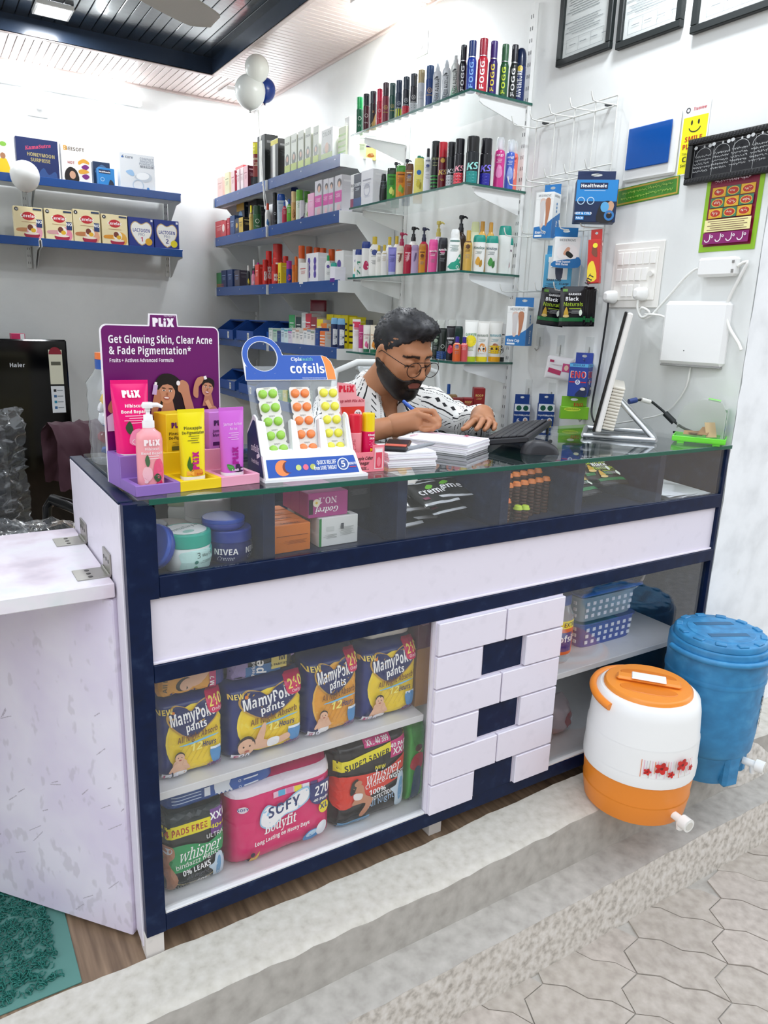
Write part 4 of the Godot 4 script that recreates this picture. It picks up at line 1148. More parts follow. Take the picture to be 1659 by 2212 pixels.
	for k in 8:
		var s: Node3D = good("pouch", "sachet", "black and silver sachet in a loose heap", "sachet", "black and silver sachets", V(0.68 + 0.045 * (k % 4) + 0.02 * (k / 4), y + 0.008 + 0.0135 * k * 0.6, -0.1 - 0.02 * (k % 3)), 0.2 - 0.25 * (k % 3), 0.13, 0.012, 0.1, "#1c1d20", "", [["r", 0.0, 0.04, 0.96, 0.07, "#b9bcc0"], ["r", 0.0, 0.96, 0.96, 0.07, "#b9bcc0"], ["t", "creme", 0.05, 0.4, 0.18, "#f0f0f0", 0], ["k", -0.05, 0.66, 0.1, 0.8, 0.2, 0.72, 0.05, 0.6, "#6ab42c"], ["r", -0.3, 0.25, 0.16, 0.1, "#8a3b5a"]], {"wob": 0.004, "seed": 60 + k})
		s.rotation.x = -PI / 2 + 0.5 - 0.08 * (k % 4)
	var wp: Node3D = good("pouch", "sachet", "white packet with an orange flower on the sachet heap", "sachet", "", V(0.735, y + 0.076, -0.2), 0.1, 0.12, 0.012, 0.09, "#ece8de", "", [["r", 0.0, 0.75, 0.9, 0.3, "#e08a2c"], ["e", 0.15, 0.6, 0.12, 0.12, "#f0b62a"], ["l", 0.0, 0.4, 0.6, 5, "#8a8a84"]], {"seed": 77})
	wp.rotation.x = -0.75
	for k in 12:
		lozenge_stack(V(0.978 + 0.031 * (k % 6), y, -0.075 - 0.034 * (k / 6) - 0.005 * (k % 6)), 0.088 + 0.016 * (k / 6), "#d2762e", "stack of brown lozenge strips with orange tops", "brown lozenge stacks")
	lozenge_stack(V(0.945, y, -0.043), 0.058, "#d8702c", "short stack of brown lozenge strips in front of the tall stacks", "")
	lozenge_stack(V(0.985, y, -0.042), 0.036, "#b5cf2e", "short stack of brown lozenge strips with lime tops", "lime lozenge stacks")
	lozenge_stack(V(1.012, y, -0.044), 0.033, "#b5cf2e", "short stack of brown lozenge strips with lime tops", "lime lozenge stacks")
	for k in 6:
		var s2: Node3D = good("pouch", "sachet", "black hair-colour sachet with a green foil foot in the case", "sachet", "black and green sachets in the case", V([1.25, 1.24, 1.3, 1.36, 1.4, 1.38][k], y + 0.012 + 0.011 * k, -0.085 - 0.03 * (k % 2)), 0.3 - 0.2 * k * 0.5, 0.1, 0.012, 0.13, "#16171a", "", naturals_print(), {"wob": 0.003, "seed": 80 + k})
		s2.rotation.x = -PI / 2 + 0.42
	for k in 4:
		var pm := Mb.new().ink(["#e8ecef", "#dfe3ea", "#e6eaf0", "#dde1e6"][k])
		pm.grid(8, 4, func(u, v): return V((u - 0.5) * 0.21, 0.006 + 0.004 * k + 0.008 * sin(u * 3.0 + k) * v, (v - 0.5) * 0.25))
		pm.grid(8, 4, func(u, v): return V((u - 0.5) * 0.21, 0.005 + 0.004 * k + 0.008 * sin(u * 3.0 + k) * v, (v - 0.5) * 0.25), true)
		solo("paper_sheet", pm, fin("paper"), "loose white sheet in the paper pile inside the case", "paper", V(1.66, y, -0.15), 0.15 - 0.1 * k, "paper sheets in the case")

func lid_print(q: Array, p: Vector3, r: float, c: String) -> void:
	var m := Mb.new()
	m.xf = Transform3D(Basis(Vector3.UP, 0.5) * Basis(V(1, 0, 0), V(0, 0, -1), V(0, 1, 0)), p)
	m.ell(0, 0, r * 0.9, r * 0.9, c)
	lettering(m, q[1], 0.0, r * 0.1, r * 0.28, q[5], {})
	m.ell(-r * 0.2, -r * 0.35, r * 0.3, r * 0.2, "#7cc0b0")
	var last := get_child(get_child_count() - 1)
	m.v = Transform3D(last.transform.affine_inverse()) * m.v
	for i in m.n.size(): m.n[i] = last.transform.basis.inverse() * m.n[i]
	part("lid_label", m, fin("ink"), last)

func naturals_print() -> Array:
	return [["r", 0.0, 0.06, 0.98, 0.1, "#222428"], ["r", 0.0, 0.17, 0.98, 0.1, "#1d6b3c"], ["t", "GARNIER", 0.1, 0.8, 0.085, "#f4f4f4", 0], ["t", "Black", 0.0, 0.66, 0.15, "#f4f4f4", 0], ["t", "Naturals", 0.06, 0.52, 0.15, "#b8d83a", 0, {"b": false}], ["r", 0.14, 0.46, 0.5, 0.012, "#b8d83a"], ["l", 0.14, 0.42, 0.46, 4, "#b0b0b0"], ["k", -0.32, 0.28, -0.22, 0.5, -0.12, 0.28, "#c9a03a"], ["e", -0.22, 0.26, 0.13, 0.06, "#d9bc7c"], ["k", 0.3, 0.36, 0.38, 0.44, 0.44, 0.34, 0.36, 0.26, "#e8f0e0"], ["r", -0.3, 0.93, 0.2, 0.07, "#5a8a30"]]

func lozenge_stack(p: Vector3, h: float, top: String, label: String, group: String) -> void:
	var o := thing("lozenge_stack", label, "lozenges", p, 0.0, group)
	var m := Mb.new()
	var n := int(h / 0.0085)
	for k in n:
		var y := h * k / n
		m.ink("#4a2a1c").loft([[y, 0.0105, 0.0105], [y + 0.004, 0.0118, 0.0118], [y + 0.0065, 0.0105, 0.0105]], 2.0, 12, k == 0, true)
	part("strip_pile", m, fin("gloss"), o).set_meta("kind", "stuff")
	part("top_lozenge", Mb.new().ink(top).loft([[h, 0.0125, 0.0125], [h + 0.003, 0.0125, 0.0125], [h + 0.003, 0.0105, 0.0105], [h + 0.009, 0.0098, 0.0098], [h + 0.0105, 0.008, 0.008]], 2.0, 14), fin("gloss"), o)

func chunky(m: Mb, x: float, y: float, h: float, c, rot := 0.0) -> void:
	var o := Vector2(x, y)
	var pts := [[0, 0, 0, 1, 0.38, 1, 0.62, 0.9, 0.66, 0.7, 0.6, 0.48, 0.34, 0.4, 0.34, 0], [0.72, 1, 1.02, 1, 1.02, 0.34, 1.22, 0.34, 1.22, 0, 0.84, 0, 0.72, 0.14], [1.3, 0, 1.3, 0.62, 1.6, 0.62, 1.6, 0], [1.66, 0, 1.9, 0.5, 1.68, 1, 2.02, 1, 2.12, 0.74, 2.22, 1, 2.56, 1, 2.34, 0.5, 2.58, 0, 2.24, 0, 2.12, 0.26, 2.0, 0]]
	for q in pts:
		var a := PackedVector2Array()
		for i in range(0, q.size(), 2): a.append(o + Vector2((q[i] - 1.29) * h, q[i + 1] * h).rotated(rot))
		m.poly(a, c)
	var d := o + Vector2((1.45 - 1.29) * h, 0.84 * h).rotated(rot)
	m.ell(d.x, d.y, 0.15 * h, 0.15 * h, c)

func face_print(m: Mb, x: float, y: float, s: float, hair: String, long_hair: bool, tilt: float) -> void:
	var skin := "#c68d6c"
	var r := func(dx: float, dy: float) -> Vector2: return Vector2(x, y) + Vector2(dx, dy).rotated(tilt) * s
	if long_hair:
		m.blob([x - 0.75 * s, y + 0.2 * s, x - 0.45 * s, y + 1.0 * s, x + 0.3 * s, y + 1.1 * s, x + 0.95 * s, y + 0.6 * s, x + 1.15 * s, y - 0.2 * s, x + 1.4 * s, y - 1.0 * s, x + 1.1 * s, y - 1.5 * s, x + 0.5 * s, y - 1.3 * s, x - 0.3 * s, y - 1.2 * s], hair)
	m.poly([x - 0.25 * s, y - 0.5 * s, x + 0.35 * s, y - 0.5 * s, x + 0.55 * s, y - 1.5 * s, x - 0.5 * s, y - 1.5 * s], "#b87e60")
	m.ell(x, y, 0.52 * s, 0.68 * s, skin, tilt, 22)
	m.blob([r.call(-0.56, 0.1).x, r.call(-0.56, 0.1).y, r.call(-0.5, 0.7).x, r.call(-0.5, 0.7).y, r.call(0, 0.92).x, r.call(0, 0.92).y, r.call(0.5, 0.7).x, r.call(0.5, 0.7).y, r.call(0.56, 0.1).x, r.call(0.56, 0.1).y, r.call(0.3, 0.42).x, r.call(0.3, 0.42).y, r.call(0, 0.5).x, r.call(0, 0.5).y, r.call(-0.3, 0.42).x, r.call(-0.3, 0.42).y], hair)
	for k in [-1.0, 1.0]:
		var e: Vector2 = r.call(0.2 * k, 0.1)
		m.ell(e.x, e.y, 0.1 * s, 0.05 * s, "#f0e6de", tilt); m.ell(e.x, e.y, 0.045 * s, 0.05 * s, "#2a1812")
		var b: Vector2 = r.call(0.22 * k, 0.24)
		m.ell(b.x, b.y, 0.14 * s, 0.03 * s, "#2a1812", tilt)
	var nn: Vector2 = r.call(0.02, -0.1)
	m.ell(nn.x, nn.y, 0.06 * s, 0.1 * s, "#9a6248", tilt)
	var mo: Vector2 = r.call(0.0, -0.34)
	m.ell(mo.x, mo.y, 0.2 * s, 0.09 * s, "#a8484a", tilt); m.ell(mo.x, mo.y + 0.01 * s, 0.16 * s, 0.045 * s, "#f6f0ea", tilt)

func counter_top() -> void:
	display_stand()
	lozenge_display()
	fizz_box()
	papers()
	key_board_and_mouse()
	screen_and_tray()

func display_stand() -> void:
	var turn := deg_to_rad(6.3)
	var org := V(0.0285, YT + 0.0003, -0.0145)
	var o := thing("display_stand", "purple skincare display stand with a tall printed back board", "display stand", org, turn)
	var card := fin("card")
	var w := 0.252
	var cols := ["#8f6cb8", "#f2cf13", "#eda3bc"]
	for k in 3:
		var x0 := w * k / 3.0
		var x1 := w * (k + 1) / 3.0
		var b := Mb.new().ink(cols[k])
		b.box2(V(x0, 0, -0.006), V(x1, 0.02, 0.0), 0.0008)
		b.box2(V(x0, 0, -0.08), V(x0 + 0.01, 0.02, -0.006)); b.box2(V(x1 - 0.01, 0, -0.08), V(x1, 0.02, -0.006))
		b.box2(V(x0 + 0.01, 0, -0.08), V(x1 - 0.01, 0.02, -0.07))
		b.box2(V(x0, 0, -0.086), V(x1, 0.062, -0.08), 0.0008)
		b.box2(V(x0, 0, -0.152), V(x0 + 0.01, 0.062, -0.086)); b.box2(V(x1 - 0.01, 0, -0.152), V(x1, 0.062, -0.086))
		b.box2(V(x0 + 0.01, 0, -0.152), V(x1 - 0.01, 0.062, -0.145))
		b.ink("#f2eef2").box2(V(x0 + 0.0102, 0.001, -0.0698), V(x1 - 0.0102, 0.0035, -0.0062))
		b.box2(V(x0 + 0.0102, 0.04, -0.1448), V(x1 - 0.0102, 0.0425, -0.0862))
		part("step", b, card, o)
	var bw := 0.243
	var bp := PackedVector2Array()
	var bh := 0.303
	var rr := 0.014
	for q in [[0.0, 0.0], [bw, 0.0], [bw, bh - rr]]: bp.append(Vector2(q[0], q[1]))
	for k in 5: bp.append(Vector2(bw - rr + rr * cos((k + 1) * PI / 12), bh - rr + rr * sin((k + 1) * PI / 12)))
	for q in [[bw - rr, bh], [0.155, bh], [0.153, bh + 0.022], [0.096, bh + 0.022], [0.094, bh], [rr, bh]]: bp.append(Vector2(q[0], q[1]))
	for k in 5: bp.append(Vector2(rr + rr * cos(PI / 2 + (k + 1) * PI / 12), bh - rr + rr * sin(PI / 2 + (k + 1) * PI / 12)))
	bp.append(Vector2(0, bh - rr))
	var bd := Mb.new().ink("#f3eef3")
	bd.xf = Transform3D(Basis(), V(0, 0, -0.157))
	bd.prism(bp, 0.0, 0.0035)
	part("back_board", bd, card, o)
	var m := Mb.new()
	m.xf = Transform3D(Basis(), V(0, 0, -0.1533))
	var pur := "#6b1166"
	for q in Geometry2D.offset_polygon(bp, -0.0025): m.poly(q, pur)
	chunky(m, 0.1245, bh - 0.003, 0.017, "#f6eef6")
	lettering(m, "The Plant Co", 0.137, bh + 0.0165, 0.003, "#e9d9ea", {"b": false})
	lettering(m, "Get Glowing Skin, Clear Acne", 0.015, 0.268, 0.0145, "#f8f2f8", {"a": 0.0, "w": 0.212})
	lettering(m, "& Fade Pigmentation*", 0.015, 0.247, 0.0145, "#f8f2f8", {"a": 0.0, "w": 0.165})
	lettering(m, "Fruits + Actives Advanced Formula", 0.015, 0.232, 0.007, "#f1e4f1", {"a": 0.0, "w": 0.127})
	m.poly([0.004, 0.1, 0.004, 0.128, 0.03, 0.145, 0.06, 0.14, 0.075, 0.1], "#dfc6e4")
	face_print(m, 0.052, 0.163, 0.031, "#1d1512", false, -0.05)
	m.blob([0.006, 0.145, 0.014, 0.16, 0.026, 0.163, 0.022, 0.145, 0.012, 0.135], "#b5795a")
	m.poly([0.095, 0.1, 0.1, 0.128, 0.125, 0.133, 0.155, 0.128, 0.165, 0.1], "#dccbe6")
	face_print(m, 0.125, 0.172, 0.033, "#1a1210", true, -0.12)
	m.blob([0.15, 0.19, 0.158, 0.196, 0.17, 0.188, 0.174, 0.165, 0.182, 0.13, 0.166, 0.128, 0.156, 0.166, 0.148, 0.175], "#c08665"); m.ell(0.149, 0.19, 0.004, 0.005, "#f4f0f0")
	m.blob([0.098, 0.168, 0.107, 0.178, 0.112, 0.16, 0.1, 0.13, 0.09, 0.13], "#b5795a"); m.rect(0.1, 0.178, 0.009, 0.02, "#c9b0dc", -0.2); m.rect(0.102, 0.19, 0.005, 0.006, "#f2f2f2", -0.2)
	m.poly([0.19, 0.1, 0.192, 0.124, 0.205, 0.13, 0.241, 0.122, 0.241, 0.1], "#e6b9ac")
	face_print(m, 0.212, 0.178, 0.024, "#1a1210", false, -0.2)
	m.blob([0.182, 0.185, 0.19, 0.2, 0.204, 0.202, 0.2, 0.19, 0.192, 0.182, 0.19, 0.16, 0.18, 0.165], "#c08665"); m.rect(0.207, 0.2, 0.006, 0.007, "#f4f0f0", 0.3)
	m.blob([0.212, 0.13, 0.222, 0.142, 0.232, 0.135, 0.232, 0.118, 0.215, 0.115], "#c08665"); m.rect(0.213, 0.145, 0.009, 0.018, "#d9a878", 0.5)
	part("printed_face", m, fin("ink"), o)
	var world := func(x: float, y: float, z: float) -> Vector3: return org + Basis(Vector3.UP, turn) * V(x, y, z)
	good("tube", "cosmetic_tube", "hot pink standing tube at the back of the purple stand", "tube", "", world.call(0.038, 0.0428, -0.117), turn - 0.1, 0.07, 0.046, 0.158, "#ef1477", "#f1eef0", [["t", "Hibiscus", 0.05, 0.68, 0.085, "#ffffff", 0], ["t", "Bond Repair", 0.05, 0.61, 0.085, "#ffffff", 0], ["l", 0.05, 0.58, 0.5, 4, "#ffc2dc"], ["k", -0.22, 0.44, -0.1, 0.52, -0.02, 0.42, -0.12, 0.36, "#2e4a2c"], ["k", -0.05, 0.4, 0.2, 0.42, 0.26, 0.3, 0.1, 0.22, -0.14, 0.26, "#f58fb4"], ["e", 0.1, 0.3, 0.08, 0.08, "#f4a9c4"], ["o", 0.0, 0.27, 0.07, 0.012, "#ffffff"]])
	chunky_on(world.call(0.038, 0.0428, -0.117), 0.158 * 0.8, 0.013, "#ffffff", 0.0)
	good("pump", "pump_bottle", "pink pump bottle with a white pump and flower print", "bottle", "", world.call(0.042, 0.0038, -0.038), turn - 0.05, 0.048, 0.036, 0.163, "#f2a0a6", "#f1eeee", [["t", "Hibiscus", 0.0, 0.47, 0.1, "#f9e4e6", 0], ["t", "Bond Repair", 0.0, 0.42, 0.1, "#f9e4e6", 0], ["l", 0.0, 0.4, 0.5, 2, "#f9e4e6"], ["k", -0.4, 0.2, -0.28, 0.1, -0.05, 0.16, -0.08, 0.26, -0.3, 0.28, "#f4bcc4"], ["k", 0.0, 0.2, 0.08, 0.34, 0.3, 0.36, 0.44, 0.24, 0.36, 0.12, 0.14, 0.1, "#e8567c"], ["k", 0.08, 0.08, 0.3, 0.12, 0.36, 0.03, 0.1, 0.02, "#e0245c"], ["k", -0.3, 0.36, -0.2, 0.42, -0.12, 0.33, -0.22, 0.28, "#4a6a48"], ["k", 0.0, 0.16, 0.16, 0.2, 0.32, 0.14, 0.14, 0.1, "#3c5a3a"], ["e", -0.28, 0.11, 0.07, 0.07, "#f3c9cf"]])
	chunky_on(world.call(0.042, 0.0038, -0.038), 0.163 * 0.52, 0.0115, "#fbe9ea", 0.0)
	good("tube", "cosmetic_tube", "yellow standing tube with a pineapple print", "tube", "", world.call(0.126, 0.0038, -0.038), turn, 0.055, 0.032, 0.147, "#f3e11c", "#f1efe6", [["t", "Pineapple", 0.0, 0.74, 0.1, "#4d4a16", 0], ["t", "De-Pigmentation", 0.0, 0.68, 0.1, "#4d4a16", 0, {"w": 0.044}], ["l", 0.0, 0.655, 0.4, 4, "#8a8420"], ["k", -0.3, 0.28, -0.2, 0.4, -0.16, 0.3, -0.06, 0.34, -0.1, 0.2, -0.2, 0.2, "#3d6a24"], ["k", -0.14, 0.22, 0.2, 0.22, 0.26, 0.14, -0.16, 0.14, "#e2902a"], ["r", -0.2, 0.17, 0.24, 0.06, "#f2b44a"], ["r", 0.14, 0.155, 0.24, 0.03, "#c8641e"]])
	chunky_on(world.call(0.126, 0.0038, -0.038), 0.147 * 0.34, 0.0135, "#c2177e", PI / 2, 0.012)
	good("tube", "cosmetic_tube", "violet standing tube with dark berries", "tube", "", world.call(0.21, 0.0038, -0.038), turn, 0.054, 0.032, 0.147, "#d269d4", "#f1ebf1", [["t", "Jamun Active", 0.0, 0.76, 0.1, "#f3d4f4", 0, {"b": false, "w": 0.04}], ["t", "Acne", 0.0, 0.7, 0.1, "#f3d4f4", 0, {"b": false}], ["l", 0.0, 0.66, 0.4, 4, "#e9bdea"], ["e", 0.16, 0.16, 0.22, 0.1, "#2c1838"], ["e", 0.1, 0.2, 0.1, 0.12, "#3a1f48"], ["k", -0.32, 0.24, -0.1, 0.22, -0.06, 0.16, -0.24, 0.16, "#4c9a48"], ["r", 0.1, 0.16, 0.5, 0.03, "#d8c0dc"]])
	chunky_on(world.call(0.21, 0.0038, -0.038), 0.147 * 0.36, 0.0135, "#a5158c", PI / 2, 0.012)
	good("box", "carton", "yellow skincare carton at the back of the purple stand", "box", "", world.call(0.118, 0.0428, -0.116), turn + 0.12, 0.05, 0.05, 0.093, "#ecc917", "", [["t", "Pineapple", 0.0, 0.55, 0.12, "#4b3d0c", 0], ["t", "De-Pigment", 0.0, 0.46, 0.12, "#4b3d0c", 0, {"w": 0.04}], ["l", 0.0, 0.4, 0.5, 3, "#8a7616"], ["r", -0.1, 0.27, 0.4, 0.09, "#5b5a1a"], ["o", -0.1, 0.1, 0.12, 0.03, "#8a7a1a"]])
	chunky_on(world.call(0.118, 0.0428, -0.116), 0.093 * 0.7, 0.011, "#5c1566", 0.0, 0.0255)
	good("box", "carton", "violet skincare carton at the back of the purple stand", "box", "", world.call(0.208, 0.0428, -0.116), turn + 0.12, 0.05, 0.05, 0.093, "#c77bcb", "", [["t", "Jamun", -0.1, 0.55, 0.12, "#4c1459", 0], ["t", "Marks", -0.1, 0.46, 0.12, "#4c1459", 0], ["r", -0.15, 0.3, 0.4, 0.08, "#4c1459"], ["e", 0.2, 0.2, 0.26, 0.2, "#3a1646"], ["k", -0.05, 0.3, 0.2, 0.36, 0.25, 0.28, "#4c8f48"], ["o", -0.2, 0.14, 0.12, 0.03, "#e3b6e6"]])
	chunky_on(world.call(0.208, 0.0428, -0.116), 0.093 * 0.7, 0.011, "#3d0f4e", 0.0, 0.0255)

func chunky_on(_p: Vector3, y: float, h: float, c: String, rot: float, dz := -1.0) -> void:
	var last := get_child(get_child_count() - 1)
	var m := Mb.new()
	var body: MeshInstance3D = last.get_child(0)
	var bb := body.mesh.get_aabb()
	if dz < 0.0 or rot != 0.0:
		var vv: PackedVector3Array = body.mesh.surface_get_arrays(0)[Mesh.ARRAY_VERTEX]
		m.fm = func(x: float, yy: float, l: float) -> Vector3:
			var z := 0.0
			var near := 1e9
			for q in vv:
				if q.z <= 0.0: continue
				var d := absf(q.y - yy) * 0.6 + absf(q.x - x)
				if d < near: near = d; z = q.z
			return V(x, yy, z + l + 0.0012)
		m.lim = 0.006
		var zz: float = m.fm.call(0.0, y, 0.0).z
		var top: float = m.fm.call(0.0, y + (2.58 * h * 0.5 if rot != 0.0 else h), 0.0).z
		var bot: float = m.fm.call(0.0, y - (2.58 * h * 0.5 if rot != 0.0 else 0.0), 0.0).z
		var span := (2.58 * h * 0.5 if rot != 0.0 else h)
		var ra: float = bb.size.x * 0.5
		m.fm = func(x: float, yy: float, l: float) -> Vector3:
			var k := clampf((yy - y) / span, -1.0, 1.0)
			var z := lerpf(zz, top, k) if k > 0.0 else lerpf(zz, bot, -k)
			return V(x, yy, z * sqrt(maxf(1.0 - pow(absf(x) / (ra * 1.05), 2.3), 0.05)) + l + 0.0004)
	else:
		m.xf = Transform3D(Basis(), V(0, 0, dz))
	chunky(m, 0.0 if rot == 0.0 else h * 0.5, y, h, c, rot)
	part("printed_mark", m, fin("ink"), last)

func lozenge_display() -> void:
	var turn := deg_to_rad(-3.2)
	var org := V(0.2865, YT + 0.0003, -0.0325)
	var o := thing("lozenge_display", "white and blue lozenge counter display with a round handle", "display stand", org, turn)
	var white := fin("gloss")
	var lean := deg_to_rad(-23)
	var bp := Transform3D(Basis(Vector3.RIGHT, lean), V(0, 0.026, -0.03))
	var w := 0.222
	var base := Mb.new().ink("#f2f3f5")
	base.prism(PackedVector2Array([Vector2(0, 0), Vector2(w + 0.012, 0), Vector2(w + 0.012, 0.006), Vector2(0, 0.006)]), -0.115, 0.0)
	base.face(V(0.002, 0.006, -0.001), V(w, 0.006, -0.001), V(w - 0.01, 0.05, -0.02), V(0.002, 0.05, -0.02), V(0, 0.4, 1))
	base.face(V(0.002, 0.05, -0.02), V(w - 0.01, 0.05, -0.02), V(w - 0.01, 0.06, -0.045), V(0.002, 0.06, -0.045), V(0, 1, 1))
	base.face(V(w, 0.006, -0.001), V(w - 0.01, 0.05, -0.02), V(w - 0.01, 0.06, -0.11), V(w, 0.006, -0.11), V(1, 0, 0))
	base.face(V(0.002, 0.006, -0.001), V(0.002, 0.05, -0.02), V(0.002, 0.06, -0.11), V(0.002, 0.006, -0.11), V(-1, 0, 0))
	base.face(V(0.002, 0.06, -0.045), V(w - 0.01, 0.06, -0.045), V(w - 0.01, 0.06, -0.11), V(0.002, 0.06, -0.11), V(0, 1, 0))
	part("plinth", base, white, o)
	for q in [[0.0, 0.024], [0.074, 0.092], [0.138, 0.156], [0.2, 0.214]]:
		var dv := Mb.new().ink("#f2f3f5")
		dv.xf = bp
		dv.prism(PackedVector2Array([Vector2(q[0], 0.022), Vector2(q[1], 0.022), Vector2(q[1] - 0.002, 0.095), Vector2(q[0] + 0.006, 0.1)]), -0.012, 0.006)
		part("slot_divider", dv, white, o)
	for x in [0.002, w - 0.014]:
		var ck := PackedVector2Array([Vector2(-0.028, 0.05), Vector2(-0.115, 0.006), Vector2(-0.115, 0.09), Vector2(-0.075, 0.13), Vector2(-0.06, 0.125)])
		var ckm := Mb.new().ink("#f2f3f5")
		ckm.xf = Transform3D(Basis(V(0, 0, 1), V(0, 1, 0), V(-1, 0, 0)), V(x + 0.004, 0, 0))
		ckm.prism(ck, 0.0, 0.004)
		part("side_cheek", ckm, white, o)
	var side := Mb.new()
	side.xf = Transform3D(Basis(V(0, 0, 1), V(0, 1, 0), V(-1, 0, 0)), V(0.0008, 0, 0))
	side.poly([-0.012, 0.008, -0.112, 0.008, -0.112, 0.085, -0.074, 0.12, -0.062, 0.118, -0.03, 0.052], "#12275e")
	lettering(side, "cofsils", -0.062, 0.055, 0.014, "#f2f4f8", {"w": 0.05}); lettering(side, "Fresh Mint", -0.062, 0.03, 0.008, "#f2f4f8", {"w": 0.045})
	part("side_print", side, fin("ink"), o)
	var sheet := Mb.new()
	sheet.xf = bp
	sheet.box2(V(0.003, 0.02, -0.0155), V(w - 0.012, 0.222, -0.0135))
	part("clear_sheet", sheet, clear_mat("acrylic", Color(0.85, 0.9, 0.92), 0.06, 0.05), o)
	var hd := Mb.new().ink("#f0f2f6")
	hd.xf = bp
	var outl := PackedVector2Array()
	var c := Vector2(0.044, 0.243)
	outl.append(Vector2(0.0, 0.19)); outl.append(Vector2(0.208, 0.19))
	outl.append(Vector2(0.207, 0.212)); outl.append(Vector2(0.202, 0.232)); outl.append(Vector2(0.192, 0.243)); outl.append(Vector2(0.182, 0.246))
	outl.append(Vector2(0.091, 0.246))
	for k in 19:
		var a := deg_to_rad(8 + k * 10.0)
		outl.append(c + Vector2(cos(a), sin(a)) * 0.045)
	var hole := PackedVector2Array()
	for k in 28: hole.append(c + Vector2(cos(k * TAU / 28), sin(k * TAU / 28)) * 0.0325)
	hd.prism(outl, -0.014, -0.011, hole)
	part("header_board", hd, fin("card"), o)
	var m := Mb.new()
	m.xf = bp * Transform3D(Basis(), V(0, 0, -0.0108))
	m.ring(c.x, c.y, 0.044, 0.044, 0.0105, "#1450b0", 0.0, TAU, 44)
	m.poly([0.001, 0.191, 0.207, 0.191, 0.206, 0.212, 0.2, 0.232, 0.19, 0.243, 0.18, 0.2455, 0.086, 0.2455, 0.0815, 0.2235, 0.0665, 0.2045, 0.044, 0.1985, 0.0215, 0.2045, 0.0035, 0.222], "#1450b0")
	m.poly([0.186, 0.191, 0.207, 0.191, 0.206, 0.212, 0.2, 0.232, 0.19, 0.243, 0.18, 0.2455, 0.184, 0.225], "#ef8a33"); m.stroke([0.186, 0.191, 0.184, 0.225, 0.179, 0.2455], 0.0012, "#f4f6f8")
	lettering(m, "Cipla", 0.107, 0.233, 0.0075, "#f4f6fa", {"a": 0.0}); lettering(m, "Health", 0.128, 0.233, 0.0075, "#6ec6b4", {"a": 0.0, "b": false})
	lettering(m, "cofsils", 0.142, 0.205, 0.021, "#f6f8fb", {"w": 0.08})
	lettering(m, "Dichlorobenzyl alcohol and amylmetacresol lozenges", 0.155, 0.193, 0.003, "#dfe6f2", {"b": false, "w": 0.055})
	m.xf = Transform3D(Basis(Vector3.RIGHT, deg_to_rad(-23.4)), V(0, 0.006, -0.0004))
	m.layer = 0.0
	m.poly([0.008, 0.004, 0.214, 0.004, 0.206, 0.042, 0.008, 0.042], "#1450b0")
	m.ell(0.042, 0.023, 0.017, 0.017, "#ef8a4a"); m.ell(0.053, 0.024, 0.012, 0.013, "#7a3020"); m.ell(0.0565, 0.025, 0.0105, 0.0125, "#1450b0")
	for k in 3:
		m.ell(0.076 + 0.016 * k, 0.022, 0.0062, 0.0062, ["#c6d67a", "#e86a86", "#b8bf5a"][k])
	lettering(m, "QUICK RELIEF", 0.162, 0.026, 0.0085, "#f4f6fa", {"a": 1.0, "w": 0.044}); lettering(m, "from SORE THROAT", 0.162, 0.014, 0.0085, "#f4f6fa", {"a": 1.0, "w": 0.052})
	m.ring(0.178, 0.024, 0.0135, 0.0135, 0.0025, "#dfe5ee"); m.ell(0.178, 0.024, 0.011, 0.011, "#28509c"); lettering(m, "5", 0.178, 0.017, 0.014, "#f6f8fb", {}); lettering(m, "MINUTES", 0.201, 0.021, 0.0055, "#f4f6fa", {"w": 0.02}); m.rect(0.2, 0.0165, 0.016, 0.0015, "#d83a4a")
	part("printed_face", m, fin("ink"), o)
	for k in 3:
		var tint: String = ["#9ccf4e", "#f0894a", "#e7e04a"][k]
		var t: Node3D
		var at := org + Basis(Vector3.UP, turn) * (bp * V([0.048, 0.114, 0.178][k], 0.024, -0.007))
		t = thing("lozenge_strip", ["pale lime", "orange", "yellow"][k] + " lozenge strip of ten, leaning in the counter display", "lozenges", at)
		t.basis = Basis(Vector3.UP, turn) * Basis(Vector3.RIGHT, lean) * Basis(Vector3.BACK, [0.05, 0.0, -0.02][k])
		var sh := Mb.new().ink("#d9d5cc")
		var op := PackedVector2Array()
		var hw := 0.0235
		for r in 5:
			var y0 := 0.03 * r
			for q in [[hw - 0.003, y0], [hw, y0 + 0.004], [hw, y0 + 0.025], [hw - 0.003, y0 + 0.029]]: op.append(Vector2(q[0], q[1]))
		for r in range(4, -1, -1):
			var y0 := 0.03 * r
			for q in [[-hw + 0.003, y0 + 0.029], [-hw, y0 + 0.025], [-hw, y0 + 0.004], [-hw + 0.003, y0]]: op.append(Vector2(q[0], q[1]))
		sh.prism(op, 0.0, 0.0008)
		part("foil_sheet", sh, fin("foil"), t)
		var pr := Mb.new()
		pr.xf = Transform3D(Basis(), V(0, 0, 0.001))
		for r in 6: lettering(pr, "cofsils", 0.0, 0.03 * r - 0.002 if r else 0.001, 0.0035, "#8a867e", {"b": false, "r": PI})
		part("foil_print", pr, fin("ink"), t)
		for r in 5:
			for s in [-1.0, 1.0]:
				var lz := Mb.new().ink(tint)
				lz.xf = Transform3D(Basis(Vector3.RIGHT, PI / 2), V(s * 0.0112, 0.0145 + 0.03 * r, 0.0009))
				lz.loft([[0.0, 0.0096, 0.0096], [0.0025, 0.0094, 0.0094], [0.006, 0.0084, 0.0084], [0.0075, 0.0064, 0.0064], [0.0079, 0.003, 0.003]], 2.0, 18)
				part("lozenge", lz, fin("gloss"), t)

